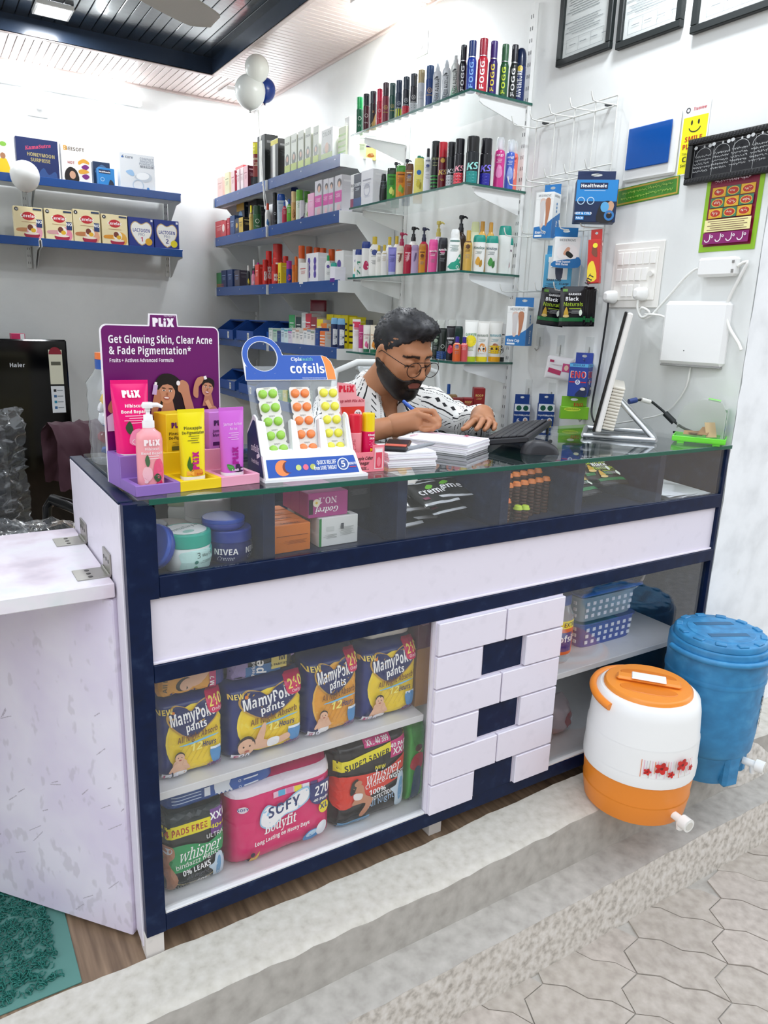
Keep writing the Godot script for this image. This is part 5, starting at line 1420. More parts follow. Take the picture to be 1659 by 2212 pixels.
func fizz_box() -> void:
	var org := V(0.5435, YT + 0.0003, -0.0545)
	var o := thing("fizz_tube_box", "small pink tray box of fizzy tablet tubes with a tall back card", "display box", org, deg_to_rad(-2.0))
	var b := Mb.new().ink("#f0838f")
	var w := 0.076
	b.box2(V(-w / 2, 0, -0.0018), V(w / 2, 0.045, 0.0), 0.0005)
	b.box2(V(-w / 2, 0, -0.09), V(-w / 2 + 0.002, 0.06, -0.0018)); b.box2(V(w / 2 - 0.002, 0, -0.09), V(w / 2, 0.055, -0.0018))
	b.box2(V(-w / 2, 0, -0.09), V(w / 2, 0.003, -0.0018))
	b.box2(V(w / 2 - 0.03, 0.0, -0.0016), V(w / 2, 0.06, 0.0002), 0.0005)
	part("tray", b, fin("card"), o)
	var bc := Mb.new().ink("#f3a3ab")
	bc.prism(PackedVector2Array([Vector2(-w / 2 - 0.002, 0), Vector2(w / 2, 0), Vector2(w / 2 - 0.004, 0.15), Vector2(0.012, 0.16), Vector2(0.008, 0.185), Vector2(-0.036, 0.19), Vector2(-0.04, 0.16)]), -0.094, -0.0905)
	part("back_card", bc, fin("card"), o)
	var m := Mb.new()
	m.xf = Transform3D(Basis(), V(0, 0, 0.0005))
	lettering(m, "Apple Cider", -0.0345, 0.028, 0.0072, "#2a1a1c", {"a": 0.0, "i": 0.15, "w": 0.043}); lettering(m, "Vinegar", -0.03, 0.017, 0.0072, "#2a1a1c", {"a": 0.0, "i": 0.15, "w": 0.029}); lettering(m, "Fizzzz...", -0.029, 0.006, 0.0072, "#2a1a1c", {"a": 0.0, "i": 0.15, "w": 0.028})
	m.rect(0.0235, 0.03, 0.022, 0.048, "#f6c9cd"); m.rect(0.0235, 0.026, 0.0165, 0.036, "#e0455c"); m.rect(0.0235, 0.047, 0.0165, 0.007, "#f8eef0"); m.ell(0.0235, 0.022, 0.005, 0.011, "#ee7f8e")
	m.layer = 0.0
	m.xf = Transform3D(Basis(), V(0, 0, -0.0903))
	chunky(m, -0.014, 0.168, 0.015, "#d81f3c"); lettering(m, "up with Plix ACV", 0.0, 0.145, 0.006, "#a82a40", {"i": 0.15, "w": 0.062}); m.rect(-0.001, 0.09, 0.066, 0.09, "#e0392f"); lettering(m, "0", -0.016, 0.11, 0.012, "#ffffff", {}); m.ell(0.016, 0.118, 0.01, 0.01, "#f6eef0"); lettering(m, "23", 0.016, 0.114, 0.008, "#35383c", {}); m.rect(-0.006, 0.08, 0.016, 0.03, "#f4b0b4"); m.ell(0.02, 0.08, 0.006, 0.006, "#f2f2f2")
	part("printed_face", m, fin("ink"), o)
	good("can", "tablet_tube", "slim pink tablet tube with a red cap in the pink tray", "tube", "", org + V(-0.021, 0.0034, -0.03), 0.2, 0.03, 0.03, 0.122, "#ef8f98", "#d61f38", [["t", "ADD 1 TAB", -0.2, 0.1, 0.12, "#a8283c", 90, {"a": 0.0, "b": false}], ["l", -0.45, 0.55, 0.3, 14, "#b84858"]])
	chunky_on(Vector3.ZERO, 0.03, 0.0085, "#d81f3c", PI / 2, 0.0)
	good("can", "tablet_tube", "slim magenta tablet tube with a yellow cap in the pink tray", "tube", "", org + V(0.013, 0.0034, -0.03), 0.1, 0.03, 0.03, 0.124, "#d81557", "#f3d518", [["t", "Glowy", 0.0, 0.6, 0.15, "#ffffff", 0], ["t", "Skin", 0.0, 0.54, 0.15, "#ffffff", 0], ["l", 0.0, 0.5, 0.4, 4, "#f0a0bc"]])
	chunky_on(Vector3.ZERO, 0.036, 0.0095, "#f4e018", PI / 2, 0.0)

func sheaf(label: String, p: Vector3, turn: float, w: float, d: float, h: float, n: int, red: bool) -> void:
	var o := thing("note_pad", label, "papers", p, turn)
	var rng := RandomNumberGenerator.new(); rng.seed = int(p.x * 100)
	for k in n:
		var b := Mb.new().ink(["#f2f1f4", "#e9e6ec", "#f4f3f5", "#ebe4ec"][k % 4])
		b.box(V(rng.randf_range(-0.003, 0.003), h * (k + 0.5) / n, rng.randf_range(-0.003, 0.003)), V(w, h / n * 0.9, d), 0.0004)
		part("sheet_block", b, fin("paper"), o)
	var m := Mb.new()
	m.xf = Transform3D(Basis(V(1, 0, 0), V(0, 0, -1), V(0, 1, 0)), V(0, h + 0.0006, 0))
	for k in 9: m.rect(0.0, -d * 0.4 + k * d * 0.085, w * 0.9, 0.0005, "#b9b2c2")
	if red:
		m.rect(w * 0.3, -d * 0.05, 0.004, d * 0.8, "#d23a6a"); m.rect(w * 0.4, -d * 0.2, w * 0.1, 0.01, "#c83a68"); lettering(m, "MEDICAL", -w * 0.2, d * 0.36, 0.008, "#c8305c", {})
	else:
		for k in 5: m.rect(-w * 0.1 + 0.01 * sin(k * 2.0), d * 0.3 - k * d * 0.13, w * 0.5, 0.002, "#4b4f66")
	part("printed_face", m, fin("ink"), o)

func papers() -> void:
	sheaf("thick white receipt pad beside the pink tablet tray", V(0.672, YT + 0.0004, -0.125), -0.12, 0.125, 0.13, 0.036, 7, false)
	sheaf("ruled writing pad with a red margin under the man's hands", V(0.9, YT + 0.0004, -0.26), 0.5, 0.15, 0.2, 0.0295, 6, true)
	var ph := thing("phone_case", "black phone with a grey pen on the receipt pad", "phone", V(0.665, YT + 0.0372, -0.13), 0.9)
	part("phone_body", Mb.new().ink("#1b1c1f").box(V(0, 0.005, 0), V(0.13, 0.009, 0.06), 0.004), fin("gloss"), ph)
	part("label_strip", Mb.new().ink("#c8503a").box(V(-0.03, 0.0098, 0.0), V(0.03, 0.0004, 0.05)), fin("card"), ph)
	var pen := Mb.new().ink("#8d9096").tube([V(-0.07, 0, 0), V(0.055, 0, 0), V(0.068, 0, 0)], [0.004, 0.0042, 0.0012], 10)
	solo("grey_pen", pen, fin("satin"), "grey ballpoint lying on the receipt pad", "pen", V(0.707, YT + 0.0415, -0.1), 0.35)

func key_board_and_mouse() -> void:
	var o := thing("keyboard", "black computer keyboard tilted up on its feet", "keyboard", V(1.205, YT + 0.0015, -0.3), deg_to_rad(37))
	var tl := deg_to_rad(-9)
	var bs := Transform3D(Basis(Vector3.RIGHT, tl), V(0, 0.004, -0.065))
	var b := Mb.new().ink("#202124")
	b.xf = bs
	b.box2(V(-0.205, 0.0, 0.0), V(0.205, 0.016, 0.132), 0.003)
	part("case", b, fin("satin"), o)
	for r in 5:
		var x := -0.198
		var kk := 0
		while x < 0.19:
			var kw := 0.0165 if not (r == 4 and kk == 4) else 0.09
			var kb := Mb.new().ink("#2b2c30")
			kb.xf = bs
			kb.box2(V(x, 0.0165, 0.018 + r * 0.0205), V(minf(x + kw, 0.198), 0.0215, 0.0365 + r * 0.0205), 0.0015)
			part("key", kb, fin("satin"), o)
			x += kw + 0.0025
			kk += 1
	for x in [-0.17, 0.17]:
		part("foot", Mb.new().ink("#17181a").box2(V(x - 0.015, 0.0, 0.055), V(x + 0.015, 0.022, 0.06), 0.001), fin("satin"), o)
	var ms := thing("computer_mouse", "black computer mouse in front of the keyboard", "mouse", V(1.1, YT + 0.0004, -0.1), deg_to_rad(62))
	var mm := Mb.new().ink("#1e1f22")
	mm.grid(18, 14, func(u: float, v: float):
		var a := (u - 0.5) * 2.0; var c := (v - 0.5) * 2.0
		var k := maxf(1.0 - pow(absf(a), 2.6) - pow(absf(c), 2.6), 0.0)
		var s := 1.0 / maxf(pow(pow(absf(a), 2.6) + pow(absf(c), 2.6), 1.0 / 2.6), 1.0)
		return V(c * s * 0.029, 0.036 * pow(k, 0.42) * (1.0 - 0.22 * (a * s + 0.3) * (a * s + 0.3)), a * s * 0.052), true)
	part("shell", mm, fin("satin"), ms)
	part("underside", Mb.new().ink("#141416").loft([[0.0, 0.028, 0.05], [0.003, 0.029, 0.052]], 2.6, 24), fin("satin"), ms)
	part("wheel", Mb.new().ink("#34363a").tube([V(-0.003, 0.0325, 0.026), V(0.003, 0.0325, 0.026)], 0.005, 12), fin("satin"), ms)

func screen_and_tray() -> void:
	var o := thing("monitor", "white flat monitor seen edge-on with a black screen rim and silver stand", "monitor", V(1.575, YT + 0.0004, -0.265), deg_to_rad(-139.0))
	var tilt := Basis(Vector3.RIGHT, deg_to_rad(-9))
	var pn := Mb.new().ink("#17181a")
	pn.xf = Transform3D(tilt, V(0, 0.035, 0.055))
	pn.box2(V(-0.22, 0.0, 0.0), V(0.22, 0.345, 0.008), 0.002)
	part("screen_panel", pn, fin("gloss"), o)
	var bk := Mb.new().ink("#efede8")
	bk.xf = pn.xf
	bk.box2(V(-0.22, 0.001, -0.016), V(0.22, 0.344, -0.0002), 0.004)
	part("back_shell", bk, fin("satin"), o)
	var hump := Mb.new().ink("#e9e4d8")
	hump.xf = pn.xf
	for k in 14: hump.box2(V(-0.16, 0.006 + k * 0.0094, -0.052), V(0.16, 0.0145 + k * 0.0094, -0.0162), 0.003)
	part("vented_back", hump, fin("satin"), o)
	var st := Mb.new().ink("#c9ccce")
	for x in [-0.1, 0.1]:
		st.tube([V(x, 0.008, 0.09), V(x, 0.008, -0.12), V(x * 0.9, 0.012, -0.115), V(x * 0.6, 0.15, 0.03)], 0.0075, 8)
	st.tube([V(-0.1, 0.008, 0.09), V(0.1, 0.008, 0.09)], 0.0075, 8)
	st.tube([V(-0.1, 0.008, -0.12), V(0.1, 0.008, -0.12)], 0.0075, 8)
	part("stand", st, fin("steel"), o)
	cable("video_cable", "black video cable with a blue plug behind the monitor", [V(1.62, 1.16, -0.24), V(1.665, 1.165, -0.225), V(1.7, 1.14, -0.2), V(1.73, 1.09, -0.14), V(1.76, 1.07, -0.1), V(1.785, 1.06, -0.2)], 0.004, "#1c1d20")
	var pl := Mb.new()
	pl.ink("#27407f").tube([V(1.605, 1.158, -0.245), V(1.63, 1.164, -0.237)], 0.0085, 10)
	pl.ink("#e8e6e0").tube([V(1.645, 1.165, -0.231), V(1.675, 1.158, -0.22)], 0.0075, 10)
	pl.ink("#1c1d20").tube([V(1.708, 1.126, -0.185), V(1.722, 1.1, -0.157)], 0.0095, 10)
	part("plug", pl, fin("satin"), get_child(get_child_count() - 1)).set_meta("kind", "stuff")
	var d := thing("coupon_dispenser", "clear plastic box on a lime green tray with a green label", "dispenser", V(1.725, YT + 0.0004, -0.062), deg_to_rad(-58))
	var lime := fin("gloss")
	var tr := Mb.new().ink("#6fe03a")
	tr.box2(V(-0.075, 0.006, -0.055), V(0.075, 0.012, 0.055), 0.002)
	for q in [[-0.075, -0.055, 0.075, -0.051], [-0.075, 0.051, 0.075, 0.055], [-0.075, -0.051, -0.071, 0.051], [0.071, -0.051, 0.075, 0.051]]: tr.box2(V(q[0], 0.008, q[1]), V(q[2], 0.022, q[3]), 0.001)
	for x in [-0.05, 0.05]: tr.box2(V(x - 0.01, 0, 0.035), V(x + 0.01, 0.007, 0.048))
	part("tray", tr, lime, d)
	var cl := Mb.new()
	var prof := PackedVector2Array([Vector2(-0.066, 0.013), Vector2(0.066, 0.013), Vector2(0.066, 0.1), Vector2(0.05, 0.128), Vector2(0.0, 0.135), Vector2(-0.05, 0.115), Vector2(-0.066, 0.08)])
	cl.prism(prof, -0.048, 0.048)
	part("clear_box", cl, clear_mat("acrylic_box", Color(0.75, 0.82, 0.76), 0.1, 0.05), d)
	var lb := Mb.new()
	lb.xf = Transform3D(Basis(V(0, 0, -1), V(0, 1, 0), V(1, 0, 0)), V(0.0668, 0, 0))
	lb.rect(0.0, 0.062, 0.08, 0.09, "#2e8f45"); lb.rect(0.0, 0.03, 0.08, 0.026, "#1d5a46"); lb.rect(0.0, 0.05, 0.08, 0.012, "#27549a"); lettering(lb, "DB", 0.0, 0.083, 0.016, "#f0f4e8", {}); lb.rect(0.0, 0.07, 0.05, 0.011, "#e8ecd8"); lb.ring(0.0, 0.03, 0.009, 0.009, 0.002, "#e8ecd8")
	lb.layer = 0.0
	lb.xf = Transform3D(Basis(), Vector3.ZERO)
	lb.ink("#74df3c").face(V(0.01, 0.1355, -0.02), V(0.045, 0.131, -0.02), V(0.045, 0.131, 0.02), V(0.01, 0.1355, 0.02), V(0.1, 1, 0))
	part("label", lb, fin("ink"), d)
	for k in 4:
		var c := Mb.new().ink(["#b0885a", "#8a6444", "#a57a4c", "#c9a878"][k])
		c.xf = Transform3D(Basis(V(0.3 * k - 0.4, 1, 0.2).normalized(), 0.7 * k) * Basis(Vector3.RIGHT, 0.3 - 0.2 * k), V(-0.02 + 0.016 * k, 0.028 + 0.005 * k, 0.004 * k))
		c.box(Vector3.ZERO, V(0.055, 0.001, 0.03))
		part("paper_slip", c, fin("paper"), d)

func cable(called: String, label: String, pts: Array, r: float, c: String, category := "cable") -> MeshInstance3D:
	var cv := Curve3D.new()
	for i in pts.size():
		var a: Vector3 = pts[maxi(i - 1, 0)]
		var b: Vector3 = pts[mini(i + 1, pts.size() - 1)]
		var t := (b - a) / 6.0
		cv.add_point(pts[i], -t, t)
	cv.bake_interval = 0.012
	var path := []
	for q in cv.get_baked_points(): path.append(q)
	return solo(called, Mb.new().ink(c).tube(path, r, 8), fin("satin"), label, category)

func back_wall_things() -> void:
	var sat := fin("satin")
	var ys := [2.0985, 1.773]
	for i in 2:
		for k in 2:
			var x0: float = [-0.6, 0.375][k]
			var x1: float = [0.365, 1.187][k]
			var y: float = ys[i]
			var t := thing("back_shelf", "blue-fronted metal shelf on the back wall, %s row, %s" % [["upper", "lower"][i], ["behind the round balloon", "beside the corner"][k]], "shelf")
			part("front_lip", Mb.new().ink(BLUE).box2(V(x0, y - 0.045, ZB + 0.294), V(x1, y, ZB + 0.3), 0.0015), fin("gloss"), t)
			part("deck", Mb.new().ink("#d4d6d8").box2(V(x0, y - 0.03, ZB + 0.02), V(x1, y - 0.012, ZB + 0.2938), 0.001), sat, t)
			for x in [x0 + 0.002, x1 - 0.002]:
				var b := Mb.new().ink("#dfe1e0")
				b.xf = Transform3D(Basis(V(0, 0, -1), V(0, 1, 0), V(1, 0, 0)), V(x, 0, ZB))
				b.prism(PackedVector2Array([Vector2(-0.302, y - 0.01), Vector2(-0.019, y - 0.01), Vector2(-0.019, y - 0.16), Vector2(-0.06, y - 0.15), Vector2(-0.2, y - 0.06), Vector2(-0.302, y - 0.05)]), -0.0015, 0.0015)
				part("bracket", b, sat, t)
	var z := ZB + 0.24
	var y1 := 2.0868
	var y2 := 1.7613
	good("box", "carton", "white carton with a woman in yellow, cut by the navy carton", "box", "", V(0.2, y1, z), 0.0, 0.12, 0.06, 0.2, "#e8e4dc", "", [["k", 0.0, 0.0, 0.02, 0.4, 0.3, 0.42, 0.44, 0.0, "#f0c81e"], ["e", 0.16, 0.5, 0.11, 0.13, "#b07a58"], ["e", 0.2, 0.8, 0.14, 0.1, "#8ac04a"]])
	good("box", "carton", "large navy carton with gold capitals and film wrap", "box", "", V(0.395, y1, z), 0.0, 0.215, 0.06, 0.21, "#1b2a5c", "", [["t", "KamaSutra", 0.02, 0.76, 0.08, "#d84a6a", 12, {"s": true, "i": 0.3}], ["t", "HONEYMOON", 0.08, 0.56, 0.085, "#b8a86a", 0, {"w": 0.14}], ["t", "SURPRISE", 0.06, 0.43, 0.085, "#b8a86a", 0, {"w": 0.1}], ["k", 0.0, 0.08, 0.12, 0.3, 0.24, 0.14, 0.4, 0.24, 0.42, 0.04, "#2f4f86"]])
	good("box", "carton", "white carton with orange and purple drops and a curly-haired woman", "box", "", V(0.592, y1, z), 0.0, 0.15, 0.06, 0.208, "#ece9e4", "", [["t", "BEESOFT", 0.0, 0.84, 0.12, "#5a4a3a", 0, {"w": 0.1}], ["t", "B", -0.34, 0.83, 0.17, "#d89a2c"], ["k", 0.1, 0.58, 0.3, 0.66, 0.48, 0.6, 0.48, 0.54, 0.28, 0.56, 0.12, 0.5, "#e0a23a"], ["k", 0.2, 0.45, 0.36, 0.52, 0.48, 0.46, 0.34, 0.38, "#7a2a7c"], ["k", 0.1, 0.36, 0.3, 0.4, 0.48, 0.34, 0.28, 0.28, 0.12, 0.28, "#e0a23a"], ["k", 0.2, 0.22, 0.36, 0.28, 0.48, 0.22, 0.34, 0.14, "#7a2a7c"], ["k", -0.4, 0.08, -0.38, 0.3, -0.2, 0.42, 0.02, 0.34, 0.1, 0.1, -0.1, 0.0, "#1e1a1a"], ["e", -0.13, 0.22, 0.11, 0.14, "#d0a184"], ["t", "HOT", -0.16, 0.5, 0.09, "#b04a4a"]])
	good("box", "carton", "small dark blue carton standing behind the sky blue carton", "box", "", V(0.745, y1, z - 0.05), 0.0, 0.095, 0.05, 0.145, "#1b2f4f", "", [["k", -0.4, 0.6, 0.0, 0.9, 0.4, 0.7, 0.2, 0.5, "#4a6a8a"]])
	good("box", "carton", "small sky blue carton with dark lettering bar", "box", "", V(0.757, y1, z + 0.012), 0.0, 0.092, 0.05, 0.105, "#2a86cc", "", [["r", -0.1, 0.8, 0.7, 0.2, "#16294f"], ["t", "Healthwale", -0.1, 0.75, 0.09, "#ffffff"], ["o", -0.25, 0.4, 0.12, 0.03, "#b8d4ea"], ["k", 0.1, 0.0, 0.2, 0.4, 0.4, 0.3, 0.45, 0.0, "#1c2a40"]])
	good("box", "carton", "white nebulizer carton with a machine picture", "box", "", V(0.938, y1, z), 0.0, 0.205, 0.07, 0.205, "#e6e9ec", "", [["e", -0.42, 0.88, 0.025, 0.025, "#2a6ac0"], ["t", "S cure", -0.27, 0.855, 0.075, "#5a6474"], ["t", "COMPACT", 0.27, 0.86, 0.06, "#9aa2b0"], ["t", "INNOVATIVE", 0.27, 0.79, 0.06, "#9aa2b0", 0, {"w": 0.08}], ["t", "POWERFUL", 0.27, 0.72, 0.06, "#9aa2b0"], ["t", "NEBULIZER", 0.27, 0.65, 0.06, "#5a6474", 0, {"w": 0.08}], ["k", -0.1, 0.36, 0.1, 0.52, 0.34, 0.5, 0.4, 0.36, 0.2, 0.26, "#c4ccd4"], ["e", 0.14, 0.42, 0.19, 0.1, "#f4f6f8", 8.0], ["k", -0.34, 0.5, -0.16, 0.56, -0.1, 0.42, -0.2, 0.4, "#9ac0e4"], ["o", 0.0, 0.16, 0.16, 0.025, "#b8c8d8"], ["e", 0.28, 0.08, 0.04, 0.05, "#2a7ac0"]])
	for k in 4:
		good("box", "cereal_carton", "cream baby cereal carton with " + ["a pink disc beside the tied balloon", "a rosy disc between two cereal cartons", "a peach disc, tallest of its row", "an orange band beside the navy formula cartons"][k], "box", "", V([0.322, 0.481, 0.633, 0.79][k], y2, z), 0.0, 0.148, 0.06, [0.175, 0.178, 0.19, 0.18][k], "#ecdcae", "", [["e", 0.0, 0.72, 0.23, 0.15, "#c4202c"], ["t", "Cerelac", 0.0, 0.68, 0.11, "#ffffff"], ["l", 0.0, 0.54, 0.5, 1, "#a8502c"], ["k", -0.4, 0.34, 0.1, 0.36, 0.1, 0.26, -0.4, 0.24, ["#c88a5a", "#d8a0a0", "#c07a4a", "#e0962c"][k]], ["e", 0.18, 0.24, 0.28, 0.28, ["#e8a0b0", "#e88aa0", "#e8a884", "#eab04a"][k]], ["e", 0.1, 0.34, 0.17, 0.17, "#f6efe0"], ["e", 0.04, 0.38, 0.1, 0.11, "#7a3a28"], ["e", 0.14, 0.3, 0.09, 0.08, "#e8b42a"], ["k", -0.18, 0.2, 0.34, 0.2, 0.24, 0.04, -0.08, 0.04, "#a81e40"], ["e", 0.08, 0.2, 0.26, 0.045, "#f4ead8"], ["e", -0.4, 0.91, 0.07, 0.07, "#2a2a2c"], ["t", ["12", "10", "8", "6"][k], -0.4, 0.885, 0.06, "#ffffff"]] + ([["r", 0.36, 0.52, 0.2, 0.24, "#24386e"], ["t", "NO", 0.36, 0.52, 0.11, "#ffffff"]] if k < 3 else []) + [["r", 0.32, 0.94, 0.3, 0.05, "#2a3c5c"]])
	for k in 2:
		good("box", "formula_carton", "navy infant formula carton with a white heart and a " + ["crimson", "violet"][k] + " number", "box", "", V([0.945, 1.1][k], y2, z), 0.0, 0.15, 0.06, 0.178, "#1b2f82", "", [["k", 0.0, 0.1, -0.36, 0.42, -0.42, 0.72, -0.24, 0.88, 0.0, 0.8, 0.24, 0.88, 0.42, 0.72, 0.36, 0.42, "#c8a86a"], ["k", 0.0, 0.13, -0.34, 0.44, -0.39, 0.71, -0.23, 0.85, 0.0, 0.77, 0.23, 0.85, 0.39, 0.71, 0.34, 0.44, "#f2f0ea"], ["t", "LACTOGEN", 0.0, 0.54, 0.13, "#24368a", 0, {"w": 0.1}], ["t", "PRO", 0.0, 0.42, 0.1, "#5a6490", 0, {"b": false}], ["t", ["1", "2"][k], 0.0, 0.24, 0.17, ["#c02a5a", "#3a3a7a"][k]], ["e", 0.28, 0.24, 0.14, 0.14, ["#e0a81e", "#e8d42a"][k]], ["r", 0.42, 0.93, 0.08, 0.07, "#e8eaf0"]])
	var wp := thing("wall_plate", "square white plate with a round knob under the tube lamp", "wall plate", V(0.45, 2.515, ZB))
	part("plate", Mb.new().ink("#eeefed").box(V(0, 0, 0.005), V(0.11, 0.1, 0.009), 0.003), sat, wp)
	part("knob", Mb.new().ink("#e4e5e2").tube([V(0.01, 0.005, 0.009), V(0.01, 0.005, 0.04)], 0.019, 18), sat, wp)
	part("knob_face", Mb.new().ink("#b8bab8").tube([V(0.01, 0.005, 0.04), V(0.01, 0.005, 0.042)], 0.013, 18), sat, wp)
	balloon("round white balloon hung just under the ceiling slats", V(1.4, 2.655, -2.76), 0.064, "#e9ebe4")
	balloon("larger white balloon with ribbons below the ceiling", V(1.381, 2.552, -2.814), 0.082, "#e6e9e4")
	balloon("navy balloon half hidden by the white balloons", V(1.48, 2.586, -2.85), 0.06, "#173a86")
	balloon("white balloon tied to the back wall shelf", V(0.303, 2.072, -3.35), 0.074, "#eeeeea")
	for k in 2:
		var pts := []
		for i in 14:
			var s := i / 13.0
			pts.append(V(1.42 + 0.036 * s + 0.012 * k * sin(s * 9.0), 2.47 - 0.5 * s, -2.8 + 0.01 * k * sin(s * 14.0)))
		solo("ribbon", Mb.new().ink("#f0f0ec").tube(pts, 0.0032 - 0.0014 * k, 6), sat, ["white ribbon hanging straight from the balloons", "thin curling white ribbon beside the straight one"][k], "ribbon")
	var fan := thing("ceiling_fan", "pale grey three-bladed ceiling fan", "fan", V(0.25, 2.45, -1.4))
	part("motor", Mb.new().ink("#d8d6d0").loft([[-0.04, 0.05, 0.05], [-0.03, 0.09, 0.09], [0.02, 0.095, 0.095], [0.05, 0.05, 0.05]], 2.0, 24), sat, fan)
	part("down_rod", Mb.new().ink("#d8d6d0").tube([V(0, 0.04, 0), V(0, YC + 0.085 - 2.45, 0)], 0.012, 10), sat, fan)
	for k in 3:
		var bl := Mb.new().ink("#cfccc4")
		var an := deg_to_rad(32.0 + 120.0 * k)
		bl.xf = Transform3D(Basis(Vector3.UP, an), Vector3.ZERO)
		for top in [false, true]:
			bl.grid(14, 5, func(u, v): return V(0.1 + 0.55 * u, (0.006 if top else 0.0) + 0.03 * (v - 0.5) * (1.0 - 0.6 * u), (v - 0.5) * (0.1 + 0.06 * sin(u * 2.4)) * (1.0 if u < 0.9 else sqrt(maxf(1.0 - pow((u - 0.9) * 10.0, 2.0), 0.02)))), top)
		part("blade", bl, sat, fan)

func balloon(label: String, p: Vector3, r: float, c: String) -> void:
	var t := thing("balloon", label, "balloon", p)
	var rows := []
	for k in 15:
		var a := -PI / 2 + PI * k / 14.0
		rows.append([sin(a) * r * 1.08, maxf(cos(a), 0.01) * r * (1.0 + 0.07 * sin(a)), maxf(cos(a), 0.01) * r * (1.0 + 0.07 * sin(a))])
	part("skin", Mb.new().ink(c).loft(rows, 2.0, 26), fin("gloss"), t)
	part("knot", Mb.new().ink(Color(c).darkened(0.3)).loft([[-r * 1.22, 0.006, 0.006], [-r * 1.15, 0.003, 0.003], [-r * 1.05, 0.009, 0.009]], 2.0, 10), fin("satin"), t)

